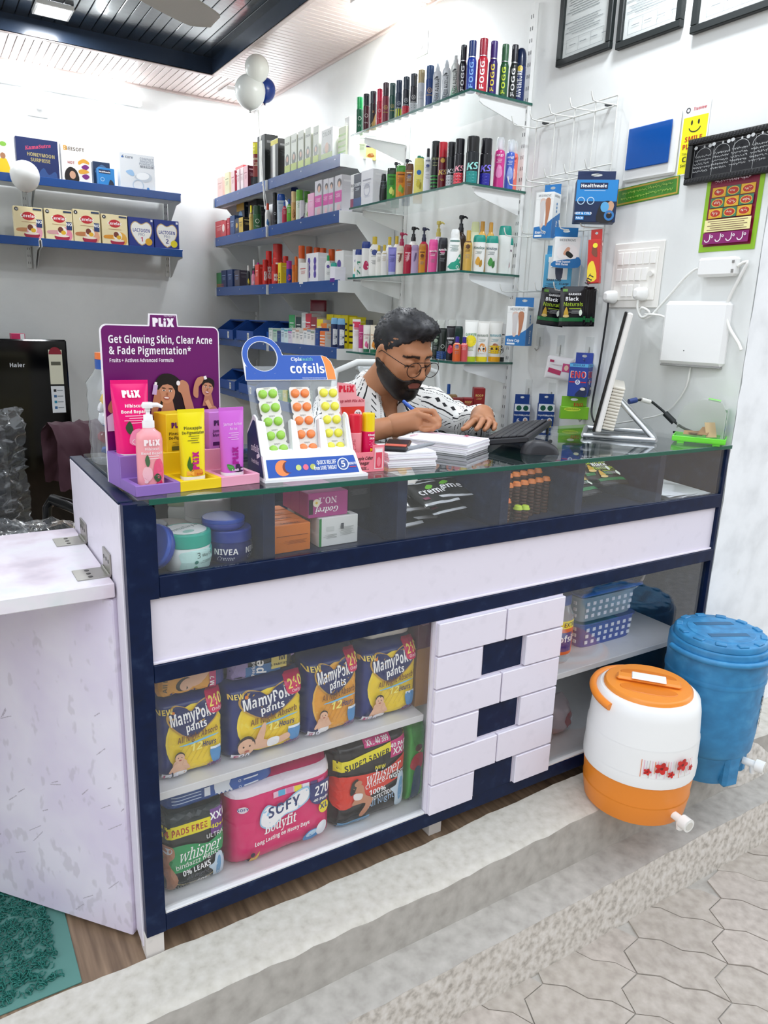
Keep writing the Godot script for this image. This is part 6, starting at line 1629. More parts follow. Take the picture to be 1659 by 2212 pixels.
func behind_counter() -> void:
	var glossy := fin("gloss")
	var sat := fin("satin")
	var fr := thing("refrigerator", "black glass-fronted refrigerator with an energy label", "refrigerator", V(0.14, FLOOR_Y, -3.44))
	part("cabinet", Mb.new().ink("#0c0d0f").box2(V(-0.27, 0.02, -0.3), V(0.285, 1.165, 0.19), 0.01), sat, fr)
	part("door_glass", Mb.new().ink("#08090b").box2(V(-0.27, 0.05, 0.192), V(0.288, 1.18, 0.235), 0.008), fin("black_glass"), fr)
	var fp := Mb.new()
	fp.xf = Transform3D(Basis(), V(0, 0, 0.2353))
	lettering(fp, "Haier", 0.03, 1.03, 0.022, "#c8ccd0", {"w": 0.075})
	fp.rect(0.225, 1.03, 0.07, 0.19, "#d8d8c4"); fp.ell(0.225, 1.1, 0.034, 0.04, "#8a2030", 0.0, 16, 0.0, PI); fp.rect(0.225, 1.05, 0.05, 0.02, "#5a5c50"); fp.rect(0.225, 0.85, 0.07, 0.15, "#dfe4e8")
	for k in 4: fp.rect(0.21, 0.9 - k * 0.032, 0.014, 0.014, ["#22262a", "#3a6a9a", "#2a8aa8", "#3a6a9a"][k]); fp.rect(0.236, 0.9 - k * 0.032, 0.03, 0.006, "#8a949a")
	part("printed_label", fp, fin("ink"), fr)
	good("box", "carton", "white glucose meter carton on the refrigerator", "box", "", V(0.05, FLOOR_Y + 1.1655, -3.4), 0.1, 0.11, 0.06, 0.15, "#e8e9e8", "", [["k", -0.3, 0.1, -0.34, 0.4, -0.1, 0.52, 0.1, 0.4, 0.06, 0.1, "#5a6a62"], ["t", "ccuOne", 0.1, 0.7, 0.12, "#5a5a8a"], ["l", 0.3, 0.46, 0.16, 5, "#8a8a90"]])
	good("box", "carton", "small magenta carton lying on the refrigerator", "box", "", V(0.2, FLOOR_Y + 1.1655, -3.38), 0.1, 0.07, 0.05, 0.04, "#c02a5c", "", [["r", 0.3, 0.5, 0.3, 0.9, "#e8e8e6"]])
	var ch := thing("plastic_chair", "cream plastic chair with a pierced lattice back", "chair", V(0.27, FLOOR_Y, -0.86), 0.12)
	var cream := "#e2dcb8"
	part("backrest", Mb.new().ink(cream).box2(V(-0.215, 0.42, -0.03), V(-0.18, 0.99, 0.0), 0.006).box2(V(0.18, 0.42, -0.03), V(0.215, 0.99, 0.0), 0.006).box2(V(-0.2, 0.95, -0.032), V(0.2, 1.0, 0.002), 0.01).box2(V(-0.18, 0.42, -0.028), V(0.18, 0.62, -0.004), 0.004), sat, ch)
	var lt := Mb.new().ink(cream)
	for j in 9:
		for i in 9:
			var ring := []
			for k in 13: ring.append(V(-0.16 + i * 0.04 + cos(k * TAU / 12) * 0.0235, 0.64 + j * 0.0375 + sin(k * TAU / 12) * 0.0235, -0.016))
			lt.tube(ring, 0.0042, 5, false)
	part("lattice", lt, sat, ch).set_meta("kind", "stuff")
	part("seat", Mb.new().ink(cream).box2(V(-0.21, 0.4, -0.02), V(0.21, 0.42, 0.24), 0.008), sat, ch)
	for x in [-0.19, 0.19]:
		for z in [0.0, 0.22]: part("leg", Mb.new().ink(cream).box2(V(x - 0.018, 0, z - 0.018), V(x + 0.018, 0.4, z + 0.018), 0.004), sat, ch)
	var cl := Mb.new().ink("#3a1c24")
	var nz := FastNoiseLite.new(); nz.seed = 33; nz.frequency = 8.0
	cl.grid(20, 20, func(u, v):
		var s: float = (v - 0.5) * 2.0
		return V((u - 0.5) * 0.24, 0.055 * (1.0 - absf(s) * 1.0) - 0.17 * maxf(absf(s) - 0.25, 0.0) + 0.012 * nz.get_noise_2d(u * 2.0, v * 2.0), 0.075 * clampf(s * 2.5, -1.0, 1.0) + 0.02 * nz.get_noise_2d(u * 3.0 + 5.0, v)))
	solo("draped_cloth", cl, fin("matte"), "dark maroon cloth draped over the cream chair back", "cloth", V(0.12, 1.02, -0.9), 0.12)
	var bc := thing("wrapped_chair", "black office chair in clear plastic wrap behind the flap", "chair", V(-0.24, FLOOR_Y, -1.0), 0.2)
	part("backrest", Mb.new().ink("#121316").box2(V(-0.22, 0.74, -0.06), V(0.16, 1.01, -0.02), 0.02), sat, bc)
	part("seat", Mb.new().ink("#141518").box2(V(-0.24, 0.62, -0.02), V(0.2, 0.7, 0.36), 0.03), sat, bc)
	part("armrest", Mb.new().ink("#0e0f11").tube([V(0.2, 0.62, 0.1), V(0.215, 0.78, 0.1), V(0.225, 0.805, 0.12), V(0.245, 0.8, 0.2), V(0.25, 0.795, 0.26)], [0.012, 0.013, 0.016, 0.018, 0.016], 12), glossy, bc)
	part("column", Mb.new().ink("#1a1b1e").tube([V(0, 0.06, 0.15), V(0, 0.62, 0.15)], 0.03, 12), sat, bc)
	var bs := Mb.new().ink("#1a1b1e")
	for k in 5: bs.tube([V(0, 0.07, 0.15), V(0.26 * cos(k * TAU / 5), 0.04, 0.15 + 0.26 * sin(k * TAU / 5))], 0.018, 8)
	part("star_base", bs, sat, bc)
	var film := Mb.new()
	film.grid(60, 60, func(u, v): return V(-0.25 + 0.45 * u + 0.02 * nz.get_noise_2d(u * 2.0, v * 2.0), 0.68 + 0.38 * v + 0.014 * nz.get_noise_2d(u, v), 0.03 * nz.get_noise_2d(u * 0.5 + 9.0, v * 0.5)))
	film.grid(60, 40, func(u, v): return V(-0.27 + 0.54 * u, 0.74 + 0.05 * sin(v * 3.0) + 0.03 * nz.get_noise_2d(u * 0.7, v * 0.7 + 3.0) - 0.05 * u * u, 0.0 + 0.42 * v))
	part("plastic_wrap", film, clear_mat("wrap_film", Color(0.75, 0.77, 0.78), 0.1, 0.1), bc)
	var mc := thing("mesh_chair", "grey office chair with a ribbed mesh back behind the man", "chair", V(1.09, FLOOR_Y, -0.86), -0.15)
	for k in 17: part("back_rib", Mb.new().ink("#c4c8c8").tube([V(-0.2 + 0.0004 * k * k, 0.72 + 0.0285 * k, 0.0), V(-0.1, 0.72 + 0.0285 * k, -0.035), V(0.1, 0.72 + 0.0285 * k, -0.035), V(0.2 - 0.0004 * k * k, 0.72 + 0.0285 * k, 0.0)], 0.0105, 6), sat, mc)
	part("back_frame", Mb.new().ink("#d4d6d4").tube([V(-0.21, 0.7, 0.0), V(-0.212, 1.0, 0.0), V(-0.19, 1.17, 0.0), V(-0.1, 1.198, -0.036), V(0.1, 1.198, -0.036), V(0.19, 1.17, 0.0), V(0.212, 1.0, 0.0), V(0.21, 0.7, 0.0)], 0.011, 8), sat, mc)
	part("seat", Mb.new().ink("#2a2c2e").box2(V(-0.24, 0.36, 0.0), V(0.24, 0.43, 0.3), 0.02), sat, mc)
	part("column", Mb.new().ink("#2a2c2e").tube([V(0, 0.0, 0.16), V(0, 0.36, 0.16)], 0.03, 12).tube([V(0, 0.4, -0.02), V(0, 0.75, -0.05)], 0.02, 8), sat, mc)
	var jr := thing("wrapper_jar", "big clear ribbed jar of wrappers with a blue and orange cap", "jar", V(0.067, YT + 0.0004, -0.37))
	var rows := [[0.0, 0.04, 0.04]]
	for k in 12: rows.append([0.006 + k * 0.0155, 0.0475 + 0.0022 * (k % 2), 0.0475 + 0.0022 * (k % 2)])
	rows.append([0.2, 0.032, 0.032]); rows.append([0.212, 0.026, 0.026])
	part("jar_wall", Mb.new().loft(rows, 2.0, 26, true, false), clear_mat("pet", Color(0.85, 0.9, 0.92), 0.1, 0.05), jr)
	part("cap", Mb.new().ink("#1d4f9e").loft([[0.205, 0.029, 0.029], [0.226, 0.029, 0.029]], 2.0, 24), glossy, jr)
	part("cap_top", Mb.new().ink("#e2702c").loft([[0.2262, 0.0285, 0.0285], [0.24, 0.028, 0.028]], 2.0, 24), glossy, jr)
	for k in 16:
		var w := Mb.new().ink(["#e8e8ea", "#3a5a9a", "#e0b83a", "#d0d4d8", "#7a2a30", "#c8ccd0"][k % 6])
		w.xf = Transform3D(Basis(V(sin(k * 1.7), cos(k * 2.3), sin(k * 0.9 + 1.0)).normalized(), k * 1.3), V(0.02 * cos(k * 2.4), 0.022 + 0.0085 * k, 0.02 * sin(k * 2.4)))
		w.loft([[-0.014, 0.004, 0.003], [-0.008, 0.014, 0.006], [0.008, 0.014, 0.006], [0.014, 0.004, 0.003]], 2.5, 10)
		part("wrapper", w, fin("film"), jr)
	var mt := thing("loop_mat", "teal loop-pile floor mat inside the gate", "mat", V(-0.62, FLOOR_Y + 0.0005, -0.42))
	part("mat_base", Mb.new().ink("#5b8a80").box2(V(-0.45, 0, -0.5), V(0.49, 0.004, 0.405), 0.001), fin("matte"), mt)
	var rng := RandomNumberGenerator.new(); rng.seed = 6
	var loop := Mb.new()
	var lp := []
	for k in 7: lp.append(V(cos(k * 0.95) * 0.0065, 0.004 + 0.003 * sin(k * 1.4), sin(k * 0.95) * 0.0065))
	loop.tube(lp, 0.0013, 4, false)
	var mm := MultiMesh.new()
	mm.transform_format = MultiMesh.TRANSFORM_3D
	mm.mesh = loop.mesh()
	mm.instance_count = 9000
	for k in 9000:
		mm.set_instance_transform(k, Transform3D(Basis.from_euler(V(rng.randf_range(-0.7, 0.7), rng.randf() * TAU, rng.randf_range(-0.7, 0.7))), V(rng.randf_range(-0.45, 0.455), rng.randf_range(0.003, 0.006), rng.randf_range(-0.47, 0.385))))
	var mi := MultiMeshInstance3D.new()
	mi.name = "loop_pile"
	mi.multimesh = mm
	var mmat := StandardMaterial3D.new()
	mmat.albedo_color = Color("#1f6e62"); mmat.roughness = 0.5
	mi.material_override = mmat
	mi.set_meta("kind", "stuff")
	mt.add_child(mi)

func spigot(t: Node3D, p: Vector3, turn: float) -> void:
	var m := Mb.new().ink("#ecebe6")
	m.xf = Transform3D(Basis(Vector3.UP, turn), p)
	m.tube([V(0, 0, -0.01), V(0, 0, 0.028)], 0.011, 12)
	m.tube([V(0, 0.002, 0.018), V(0, -0.028, 0.022)], [0.01, 0.009], 12)
	m.tube([V(0, 0, 0.026), V(0, 0, 0.05)], 0.0185, 18)
	m.ink("#d0cdc4").tube([V(0, 0, 0.0502), V(0, 0, 0.0515)], 0.012, 16)
	part("tap", m, fin("gloss"), t)

func coolers() -> void:
	var plastic := fin("cooler_plastic")
	var o := thing("water_cooler", "orange and white insulated water cooler with red flowers", "water cooler", V(1.336, 0.0765, 0.156), -0.88)
	part("base_shell", Mb.new().ink("#ea8a2c").loft([[0.0, 0.128, 0.128], [0.006, 0.138, 0.138], [0.06, 0.146, 0.146], [0.062, 0.144, 0.144], [0.125, 0.149, 0.149]], 2.0, 48), plastic, o)
	part("body_shell", Mb.new().ink("#efefed").loft([[0.1252, 0.151, 0.151], [0.13, 0.152, 0.152], [0.158, 0.153, 0.153], [0.16, 0.151, 0.151], [0.235, 0.15, 0.15], [0.237, 0.148, 0.148], [0.31, 0.143, 0.143], [0.338, 0.137, 0.137], [0.348, 0.126, 0.126]], 2.0, 48), plastic, o)
	part("lid", Mb.new().ink("#ea8f34").loft([[0.348, 0.118, 0.118], [0.356, 0.117, 0.117], [0.36, 0.112, 0.112]], 2.0, 40), plastic, o)
	var gr := Mb.new().ink("#d97a20")
	for s in [-1.0, 1.0]:
		gr.xf = Transform3D(Basis(), V(0, 0.3602, s * 0.045))
		gr.loft([[0.0, 0.075, 0.028], [0.0012, 0.073, 0.026]], 2.2, 30)
	part("grip_dish", gr, plastic, o).set_meta("kind", "stuff")
	part("grip_bar", Mb.new().ink("#ea8f34").box(V(0, 0.3665, 0), V(0.17, 0.012, 0.036), 0.006), plastic, o)
	part("badge", Mb.new().ink("#eeeeec").box(V(0, 0.374, 0), V(0.09, 0.004, 0.042), 0.0018), plastic, o)
	var hd := []
	for k in 25: hd.append(Basis(Vector3.UP, 1.05) * V(cos(PI * 0.06 + PI * 0.88 * k / 24.0) * 0.144, 0.322 + 0.012 * sin(PI * k / 24.0), -sin(PI * 0.06 + PI * 0.88 * k / 24.0) * 0.144))
	part("handle", Mb.new().ink("#ea8a2c").tube(hd, 0.011, 8), plastic, o)
	var pr := Mb.new()
	pr.fm = func(x: float, y: float, l: float) -> Vector3: return V(sin(x / 0.151) * (0.1526 + l), y, cos(x / 0.151) * (0.1526 + l))
	var cols := ["#e07a3a", "#e8a8c0", "#d0ccd4", "#c8b8a8", "#e8c0d0"]
	for k in 22: pr.rect(0.0 + k * 0.0068, 0.187 + 0.003 * (k % 3), 0.0016, 0.052 - 0.008 * (k % 3), cols[k % 5])
	for q in [[0.016, 0.18, 0.009], [0.05, 0.193, 0.016], [0.077, 0.175, 0.009], [0.107, 0.2, 0.016], [0.137, 0.185, 0.008]]:
		for k in 5: pr.ell(q[0] + cos(k * 1.26) * q[2] * 0.55, q[1] + sin(k * 1.26) * q[2] * 0.55, q[2] * 0.62, q[2] * 0.42, ["#d22a24", "#b81e1c"][k % 2], k * 1.26, 10)
		pr.ell(q[0], q[1], q[2] * 0.25, q[2] * 0.25, "#7a1412")
	part("flower_print", pr, fin("ink"), o)
	spigot(o, V(0.103, 0.035, 0.1), 0.8)
	var b := thing("water_cooler", "blue plastic water jug with a flat lid and moulded feet", "water cooler", V(1.65, 0.0765, 0.15), -0.45)
	var blue := rough_mat("worn_blue", [[0.0, "#2a6f9c"], [0.4, "#2f7dae"], [0.65, "#3486b8"], [1.0, "#4a95c0"]], 0.02, 2.0, 0.45, 0.8, 91)
	part("drum", Mb.new().loft([[0.09, 0.12, 0.12], [0.105, 0.132, 0.132], [0.16, 0.136, 0.136], [0.32, 0.139, 0.139], [0.323, 0.142, 0.142], [0.335, 0.142, 0.142], [0.338, 0.139, 0.139], [0.39, 0.141, 0.141], [0.425, 0.14, 0.14], [0.43, 0.135, 0.135]], 2.0, 48), blue, b)
	var foot := Mb.new()
	foot.loft([[0.0, 0.1, 0.1], [0.03, 0.108, 0.108], [0.09, 0.12, 0.12]], 2.0, 40)
	part("foot_ring", foot, blue, b)
	for a in [0.25, 1.35]:
		var ft := Mb.new()
		ft.xf = Transform3D(Basis(Vector3.UP, a), Vector3.ZERO)
		ft.box2(V(-0.028, 0.0, 0.095), V(0.028, 0.115, 0.126), 0.01)
		part("foot", ft, blue, b)
	part("lid", Mb.new().loft([[0.431, 0.13, 0.13], [0.445, 0.129, 0.129], [0.45, 0.122, 0.122], [0.45, 0.095, 0.095], [0.453, 0.093, 0.093]], 2.0, 40), blue, b)
	for k in 12:
		var nb := Mb.new()
		nb.xf = Transform3D(Basis(Vector3.UP, k * TAU / 12), Vector3.ZERO)
		nb.box(V(0, 0.451, 0.115), V(0.03, 0.006, 0.018), 0.002)
		part("lid_notch", nb, blue, b)
	for s in [-1.0, 1.0]: part("grip_dish", Mb.new().ink("#235c82").box(V(0, 0.4533, s * 0.042), V(0.12, 0.0012, 0.022), 0.0005), fin("satin"), b)
	var hb := []
	for k in 19: hb.append(V(cos(PI * k / 18.0) * 0.147, 0.405, sin(PI * k / 18.0) * 0.147))
	part("handle", Mb.new().tube(hb, 0.009, 8), blue, b)
	var bt := Mb.new()
	bt.fm = func(x: float, y: float, l: float) -> Vector3: return V(sin(x / 0.138) * (0.1396 + l), y, cos(x / 0.138) * (0.1396 + l))
	lettering(bt, "RATHOD", 0.1, 0.26, 0.026, "#16222c", {"a": 0.0}); lettering(bt, "9023", 0.105, 0.222, 0.022, "#16222c", {"a": 0.0}); lettering(bt, "9067", 0.103, 0.186, 0.022, "#16222c", {"a": 0.0})
	part("stencil", bt, fin("ink"), b)
	spigot(b, V(0.085, 0.07, 0.095), 0.73)

const BLUE := "#1d4a8c"

func upright(z: float, y0: float, y1: float, right := true) -> void:
	var t := thing("slotted_upright", "white slotted metal upright on the " + ("side" if right else "back") + " wall " + ("beside the wire grid" if z > -1.2 else "between the shelf bays"), "upright", V(XW, y0, z) if right else V(z, y0, ZB), -PI / 2 if right else 0.0, "" if z > -1.2 and right else ("side wall uprights" if right else "back wall uprights"))
	part("channel", Mb.new().ink("#e9eae8").box2(V(-0.0125, 0, 0.0005), V(0.0125, y1 - y0, 0.018), 0.0015), fin("satin"), t)
	var s := Mb.new().ink("#3a3c3e")
	var y := 0.03
	while y < y1 - y0 - 0.02:
		for x in [-0.0055, 0.0055]: s.box(V(x, y, 0.018), V(0.0022, 0.013, 0.0012))
		y += 0.04 if z > -1.2 else 0.06
	part("slots", s, fin("matte"), t).set_meta("kind", "stuff")

func plate(m: Mb, x0: float, x1: float, y: float, z: float, h0: float, h1: float, step := 0.0) -> void:
	var p := PackedVector2Array([Vector2(x0, y), Vector2(x1, y), Vector2(x1, y - h1), Vector2(lerpf(x0, x1, 0.55), y - h1 * 0.9), Vector2(lerpf(x0, x1, 0.3), y - h0), Vector2(x0, y - h0)]) if step > 0.0 else PackedVector2Array([Vector2(x0, y), Vector2(x1, y), Vector2(x1, y - h1), Vector2(lerpf(x0, x1, 0.08), y - h0), Vector2(x0, y - h0 * 0.7)])
	m.prism(p, z - 0.0015, z + 0.0015)

func shelving() -> void:
	for q in [[-1.035, 0.7, 2.535], [-1.868, 0.7, 2.3], [-1.975, 0.7, 2.3], [-2.87, 0.7, 2.3], [-3.74, 0.7, 2.3]]: upright(q[0], q[1], q[2])
	for x in [0.34, 1.17]: upright(x, 1.62, 2.12, false)
	var sat := fin("satin")
	var ord := ["top", "second", "third", "fourth", "fifth"]
	var hs := [2.129, 1.8835, 1.568, 1.2464, 0.915]
	for i in 5:
		for bay in 2:
			var z0: float = [-3.693, -2.803][bay]
			var z1: float = [-2.823, -1.944][bay]
			var y: float = hs[i]
			var t := thing("blue_shelf", "blue-fronted metal shelf, %s one up the side wall, %s bay" % [["highest", "second highest", "middle", "second lowest", "lowest"][i], ["corner", "glass shelf side"][bay]], "shelf", V(0, 0, 0))
			part("front_lip", Mb.new().ink(BLUE).box2(V(1.478, y - 0.056, z0), V(1.484, y, z1), 0.0015), fin("gloss"), t)
			var dk := Mb.new().ink("#d4d6d8").box2(V(1.4842, y - 0.03, z0), V(XW - 0.02, y - 0.012, z1), 0.001)
			dk.box2(V(1.52, y - 0.055, z0), V(1.545, y - 0.0302, z1))
			part("deck", dk, sat, t)
			var br := Mb.new().ink("#dfe1e0")
			br.xf = Transform3D()
			plate(br, 1.47, XW - 0.019, y - 0.004, z1 + 0.003, 0.055, 0.15, 1.0)
			part("end_bracket", br, sat, t)
			var b2 := Mb.new().ink("#dfe1e0")
			plate(b2, 1.47, XW - 0.019, y - 0.004, z0 - 0.003, 0.055, 0.15, 1.0)
			part("end_bracket", b2, sat, t)
			var rv := Mb.new().ink("#dfe3e8")
			for z in [z0 + 0.06, z1 - 0.06, (z0 + z1) * 0.5]: rv.tube([V(1.4785, y - 0.02, z), V(1.476, y - 0.02, z)], 0.0035, 8)
			part("rivets", rv, fin("steel"), t).set_meta("kind", "stuff")
	var gs := [2.199, 1.8875, 1.5766, 1.2335, 0.95]
	var pane := clear_mat("shelf_glass", Color(0.6, 0.8, 0.75), 0.07, 0.03)
	var gedge := clear_mat("shelf_edge", Color("#1d6456"), 0.8, 0.12)
	for i in 5:
		var y: float = gs[i]
		var t := thing("glass_shelf", "clear glass shelf with green edges, %s of five on the side wall" % ["highest", "second highest", "middle", "second lowest", "lowest"][i], "shelf")
		part("glass_pane", Mb.new().box2(V(1.5, y - 0.008, -1.898), V(XW - 0.02, y, -1.02)), pane, t)
		var e := Mb.new()
		e.box2(V(1.4985, y - 0.008, -1.899), V(1.4999, y, -1.0185))
		e.box2(V(1.5, y - 0.008, -1.0199), V(XW - 0.0005, y, -1.0185))
		part("glass_edge", e, gedge, t)
		for z in [-1.035, -1.868]:
			var br := Mb.new().ink("#ecedeb")
			plate(br, 1.555, XW - 0.019, y - 0.0085, z, 0.03, 0.08)
			br.box2(V(1.555, y - 0.0105, z - 0.012), V(XW - 0.02, y - 0.0085, z + 0.012))
			part("bracket", br, sat, t)
	for k in 5:
		var p: Vector3 = [V(1.53, 1.2352, -3.52), V(1.53, 1.2352, -3.17), V(1.6, 1.2352, -2.84), V(1.53, 0.9038, -3.5), V(1.53, 0.9038, -3.14)][k]
		picking_bin(p, ["blue picking bin against the corner on the second lowest blue shelf", "blue picking bin with a numbered tag on the second lowest blue shelf", "blue picking bin behind the ointment cartons", "blue picking bin holding foil strips on the lowest blue shelf", "blue picking bin beside the foil strip bin"][k], k)

func picking_bin(p: Vector3, label: String, k: int) -> void:
	var t := thing("picking_bin", label, "storage bin", p, -PI / 2)
	var w := 0.145
	var m := Mb.new().ink("#1d4f9e")
	var side := PackedVector2Array([Vector2(0.06, 0), Vector2(-0.18, 0), Vector2(-0.18, 0.125), Vector2(-0.03, 0.125), Vector2(0.06, 0.06)])
	for x in [-w, w - 0.003]:
		m.xf = Transform3D(Basis(V(0, 0, 1), V(0, 1, 0), V(-1, 0, 0)), V(x + 0.003, 0, 0))
		m.prism(side, 0.0, 0.003)
	m.xf = Transform3D()
	m.box2(V(-w, 0, -0.18), V(w, 0.003, 0.06)); m.box2(V(-w, 0, -0.18), V(w, 0.125, -0.177)); m.box2(V(-w, 0, 0.057), V(w, 0.06, 0.06), 0.001)
	m.box2(V(-w - 0.004, 0.119, -0.18), V(w + 0.004, 0.127, -0.03), 0.001)
	m.ink("#10305f").box2(V(-w + 0.003, 0.112, -0.177), V(w - 0.003, 0.119, -0.05))
	part("shell", m, fin("satin"), t)
	var tag := Mb.new()
	tag.xf = Transform3D(Basis(), V(0.06, 0.003, 0.0604))
	tag.rect(0, 0.025, 0.03, 0.042, "#e9e9e4"); lettering(tag, "Z" if k % 2 else "1", 0.0, 0.014, 0.02, "#26282c", {})
	part("tag", tag, fin("ink"), t)
	var c := Mb.new().ink(["#15171a", "#1a1c20", "#1d1f24", "#b9bcc0", "#1c1e22"][k])
	for j in 4: c.box(V(-0.07 + 0.045 * j, 0.03, 0.0), V(0.04, 0.05, 0.07), 0.004)
	part("contents", c, fin("film"), t).set_meta("kind", "stuff")

func coded(code: String, w: float, h: float) -> Array:
	var out := []
	var a := h / w
	for one in code.split("|", false):
		var q := one.split(":")
		var c := q[q.size() - 1]
		match q[0]:
			"v": out.append(["t", q[1], 0.2, 0.07, 0.42, c, 90, {"a": 0.0, "w": 0.5 * h}])
			"ttl":
				out.append(["t", q[1], 0.0, 0.62, 0.2, c, 0, {"w": minf(0.82 * w, w * 0.17 * q[1].length())}])
				out.append(["l", 0.0, 0.56, 0.5, 3, c])
			"lin": out.append(["l", 0.0, 0.62, 0.6, 6, c]); out.append(["r", 0.0, 0.72, 0.66, 0.035, c])
			"cir": out.append(["o", 0.0, 0.42, 0.26, 0.06, c]); out.append(["l", 0.0, 0.24, 0.5, 2, c])
			"dot": out.append(["e", 0.0, 0.6, 0.24, 0.24, c]); out.append(["l", 0.0, 0.4, 0.5, 4, "#8a8c90"])
			"bigdot": out.append(["e", 0.0, 0.5, 0.42, 0.42, c]); out.append(["l", 0.0, 0.36, 0.5, 4, "#7a8a30"])
			"dots":
				for k in 6: out.append(["e", -0.25 + 0.5 * (k % 2), 0.3 + 0.22 * (k / 2), 0.11, 0.13, c])
			"gold": out.append(["k", -0.4, 0.08, 0.0, 0.2, 0.42, 0.42, 0.42, 0.12, 0.1, 0.05, c]); out.append(["t", "X", 0.0, 0.42, 0.3, c])
			"lau":
				out.append(["o", 0.0, 0.4, 0.28, 0.05, c]); out.append(["t", "D", 0.0, 0.375, 0.22, c, 0, {"s": true}])
				out.append(["t", "DENVER", 0.0, 0.27, 0.13, c])
			"band": out.append(["r", 0.0, 0.14, 0.96 if a < 4.0 else 1.5, 0.25, c]); 
			"mid": out.append(["r", 0.0, 0.3, 0.88, 0.2, c]); out.append(["e", -0.2, 0.32, 0.08, 0.08, "#3a342c"]); out.append(["e", 0.14, 0.32, 0.08, 0.08, "#3a342c"])
			"mtn": out.append(["p", -0.5, 0.03, -0.2, 0.22, 0.0, 0.1, 0.2, 0.26, 0.5, 0.03, c]); out.append(["k", -0.4, 0.55, -0.1, 0.62, 0.1, 0.6, -0.1, 0.57, "#3a3e44"])
			"stripes", "strips":
				for k in 4: out.append(["r", 0.0, 0.08 + 0.07 * k if q[0] == "stripes" else 0.2 + 0.18 * k, 1.4 if a > 4.0 else 0.94, 0.025 if q[0] == "stripes" else 0.06, c])
			"ks": out.append(["t", "KS", 0.02, 0.3, 0.5, c, 6, {"w": 0.95 * w, "i": 0.3}]); out.append(["l", 0.0, 0.2, 0.4, 2, c])
			"blot": out.append(["k", -0.3, 0.3, -0.1, 0.45, 0.2, 0.42, 0.34, 0.28, 0.1, 0.2, -0.2, 0.22, c]); out.append(["e", 0.12, 0.4, 0.12, 0.12, Color(c).lightened(0.25)])
			"leaf": out.append(["k", -0.25, 0.26, -0.05, 0.42, 0.16, 0.3, -0.02, 0.18, c]); out.append(["k", 0.05, 0.22, 0.25, 0.34, 0.3, 0.2, 0.15, 0.13, Color(c).darkened(0.2)])
			"wave": out.append(["k", -0.44, 0.06, -0.2, 0.2, 0.1, 0.24, 0.42, 0.42, 0.44, 0.1, 0.2, 0.04, c]); out.append(["o", 0.25, 0.1, 0.1, 0.03, "#f0f0f0"])
			"swsh": out.append(["k", -0.2, 0.4, 0.05, 0.72, 0.22, 0.7, 0.12, 0.5, -0.1, 0.42, 0.02, 0.56, 0.1, 0.66, c])
			"lbl", "label": out.append(["r", 0.1, 0.4, 0.62, 0.34 if q[0] == "lbl" else 0.5, c]); out.append(["l", 0.1, 0.48, 0.4, 6, "#6a7280"])
			"oval": out.append(["e", 0.0, 0.38, 0.34, 0.34 * a * 0.5, c]); out.append(["e", 0.0, 0.42, 0.17, 0.2, "#caa890"]); out.append(["t", "COLOR", 0.0, 0.78, 0.16, c])
			"magl": out.append(["r", 0.0, 0.45, 0.98, 0.3, c]); out.append(["l", 0.0, 0.52, 0.7, 4, "#f6dcec"]); out.append(["e", 0.1, 0.14, 0.26, 0.28, "#e2b8c0"]); out.append(["e", 0.15, 0.8, 0.28, 0.26, "#3a2c2c"]); out.append(["e", 0.15, 0.76, 0.17, 0.2, "#d8aa90"])
			"strip": out.append(["r", -0.05, 0.46, 0.36, 0.86, c])
			"tip": out.append(["r", 0.0, 0.93, 0.96, 0.12, c])
			"topy", "topred": out.append(["r", 0.0, 0.86 if q[0] == "topy" else 0.8, 0.94, 0.24, c])
	return out

func shelf_goods() -> void:
	var ys := [2.199, 1.8875, 1.5766, 1.2335, 0.95, 2.117, 1.8715, 1.556, 1.2344, 0.903]
	var where := ["top glass", "second glass", "third glass", "fourth glass", "lowest glass", "top blue", "second blue", "third blue", "fourth blue", "fifth blue"]
	var names := {"bot": "lotion_bottle", "flip": "shampoo_bottle", "tube": "cosmetic_tube", "round": "round_bottle", "pump": "pump_bottle", "squeeze": "squeeze_bottle", "box": "carton", "pouch": "pouch"}
	var cats := {"box": "box", "pouch": "pouch", "can": "spray can", "tallcap": "spray can", "dome": "spray can", "clear": "spray can", "tube": "tube"}
	for g in GOODS:
		var kind: String = g[0]
		var o := {}
		if kind == "box":
			o["side"] = [["l", 0.0, 0.7, 0.6, 5, Color(g[9]).lightened(0.3)], ["r", 0.0, 0.85, 0.7, 0.05, Color(g[9]).lightened(0.4)]]
		var i := int(g[2]) % 100
		var y: float = ys[i] + (0.0891 if g[2] >= 100 else 0.0006)
		good(kind, names.get(kind, "spray_can"), g[1] + " on the " + where[i] + " shelf", cats.get(kind, "bottle"), "goods on the " + where[i] + " shelf", V(g[3], y, g[4]), g[5], g[6], g[7], g[8], g[9], g[10], coded(g[11], g[6], g[8]), o)

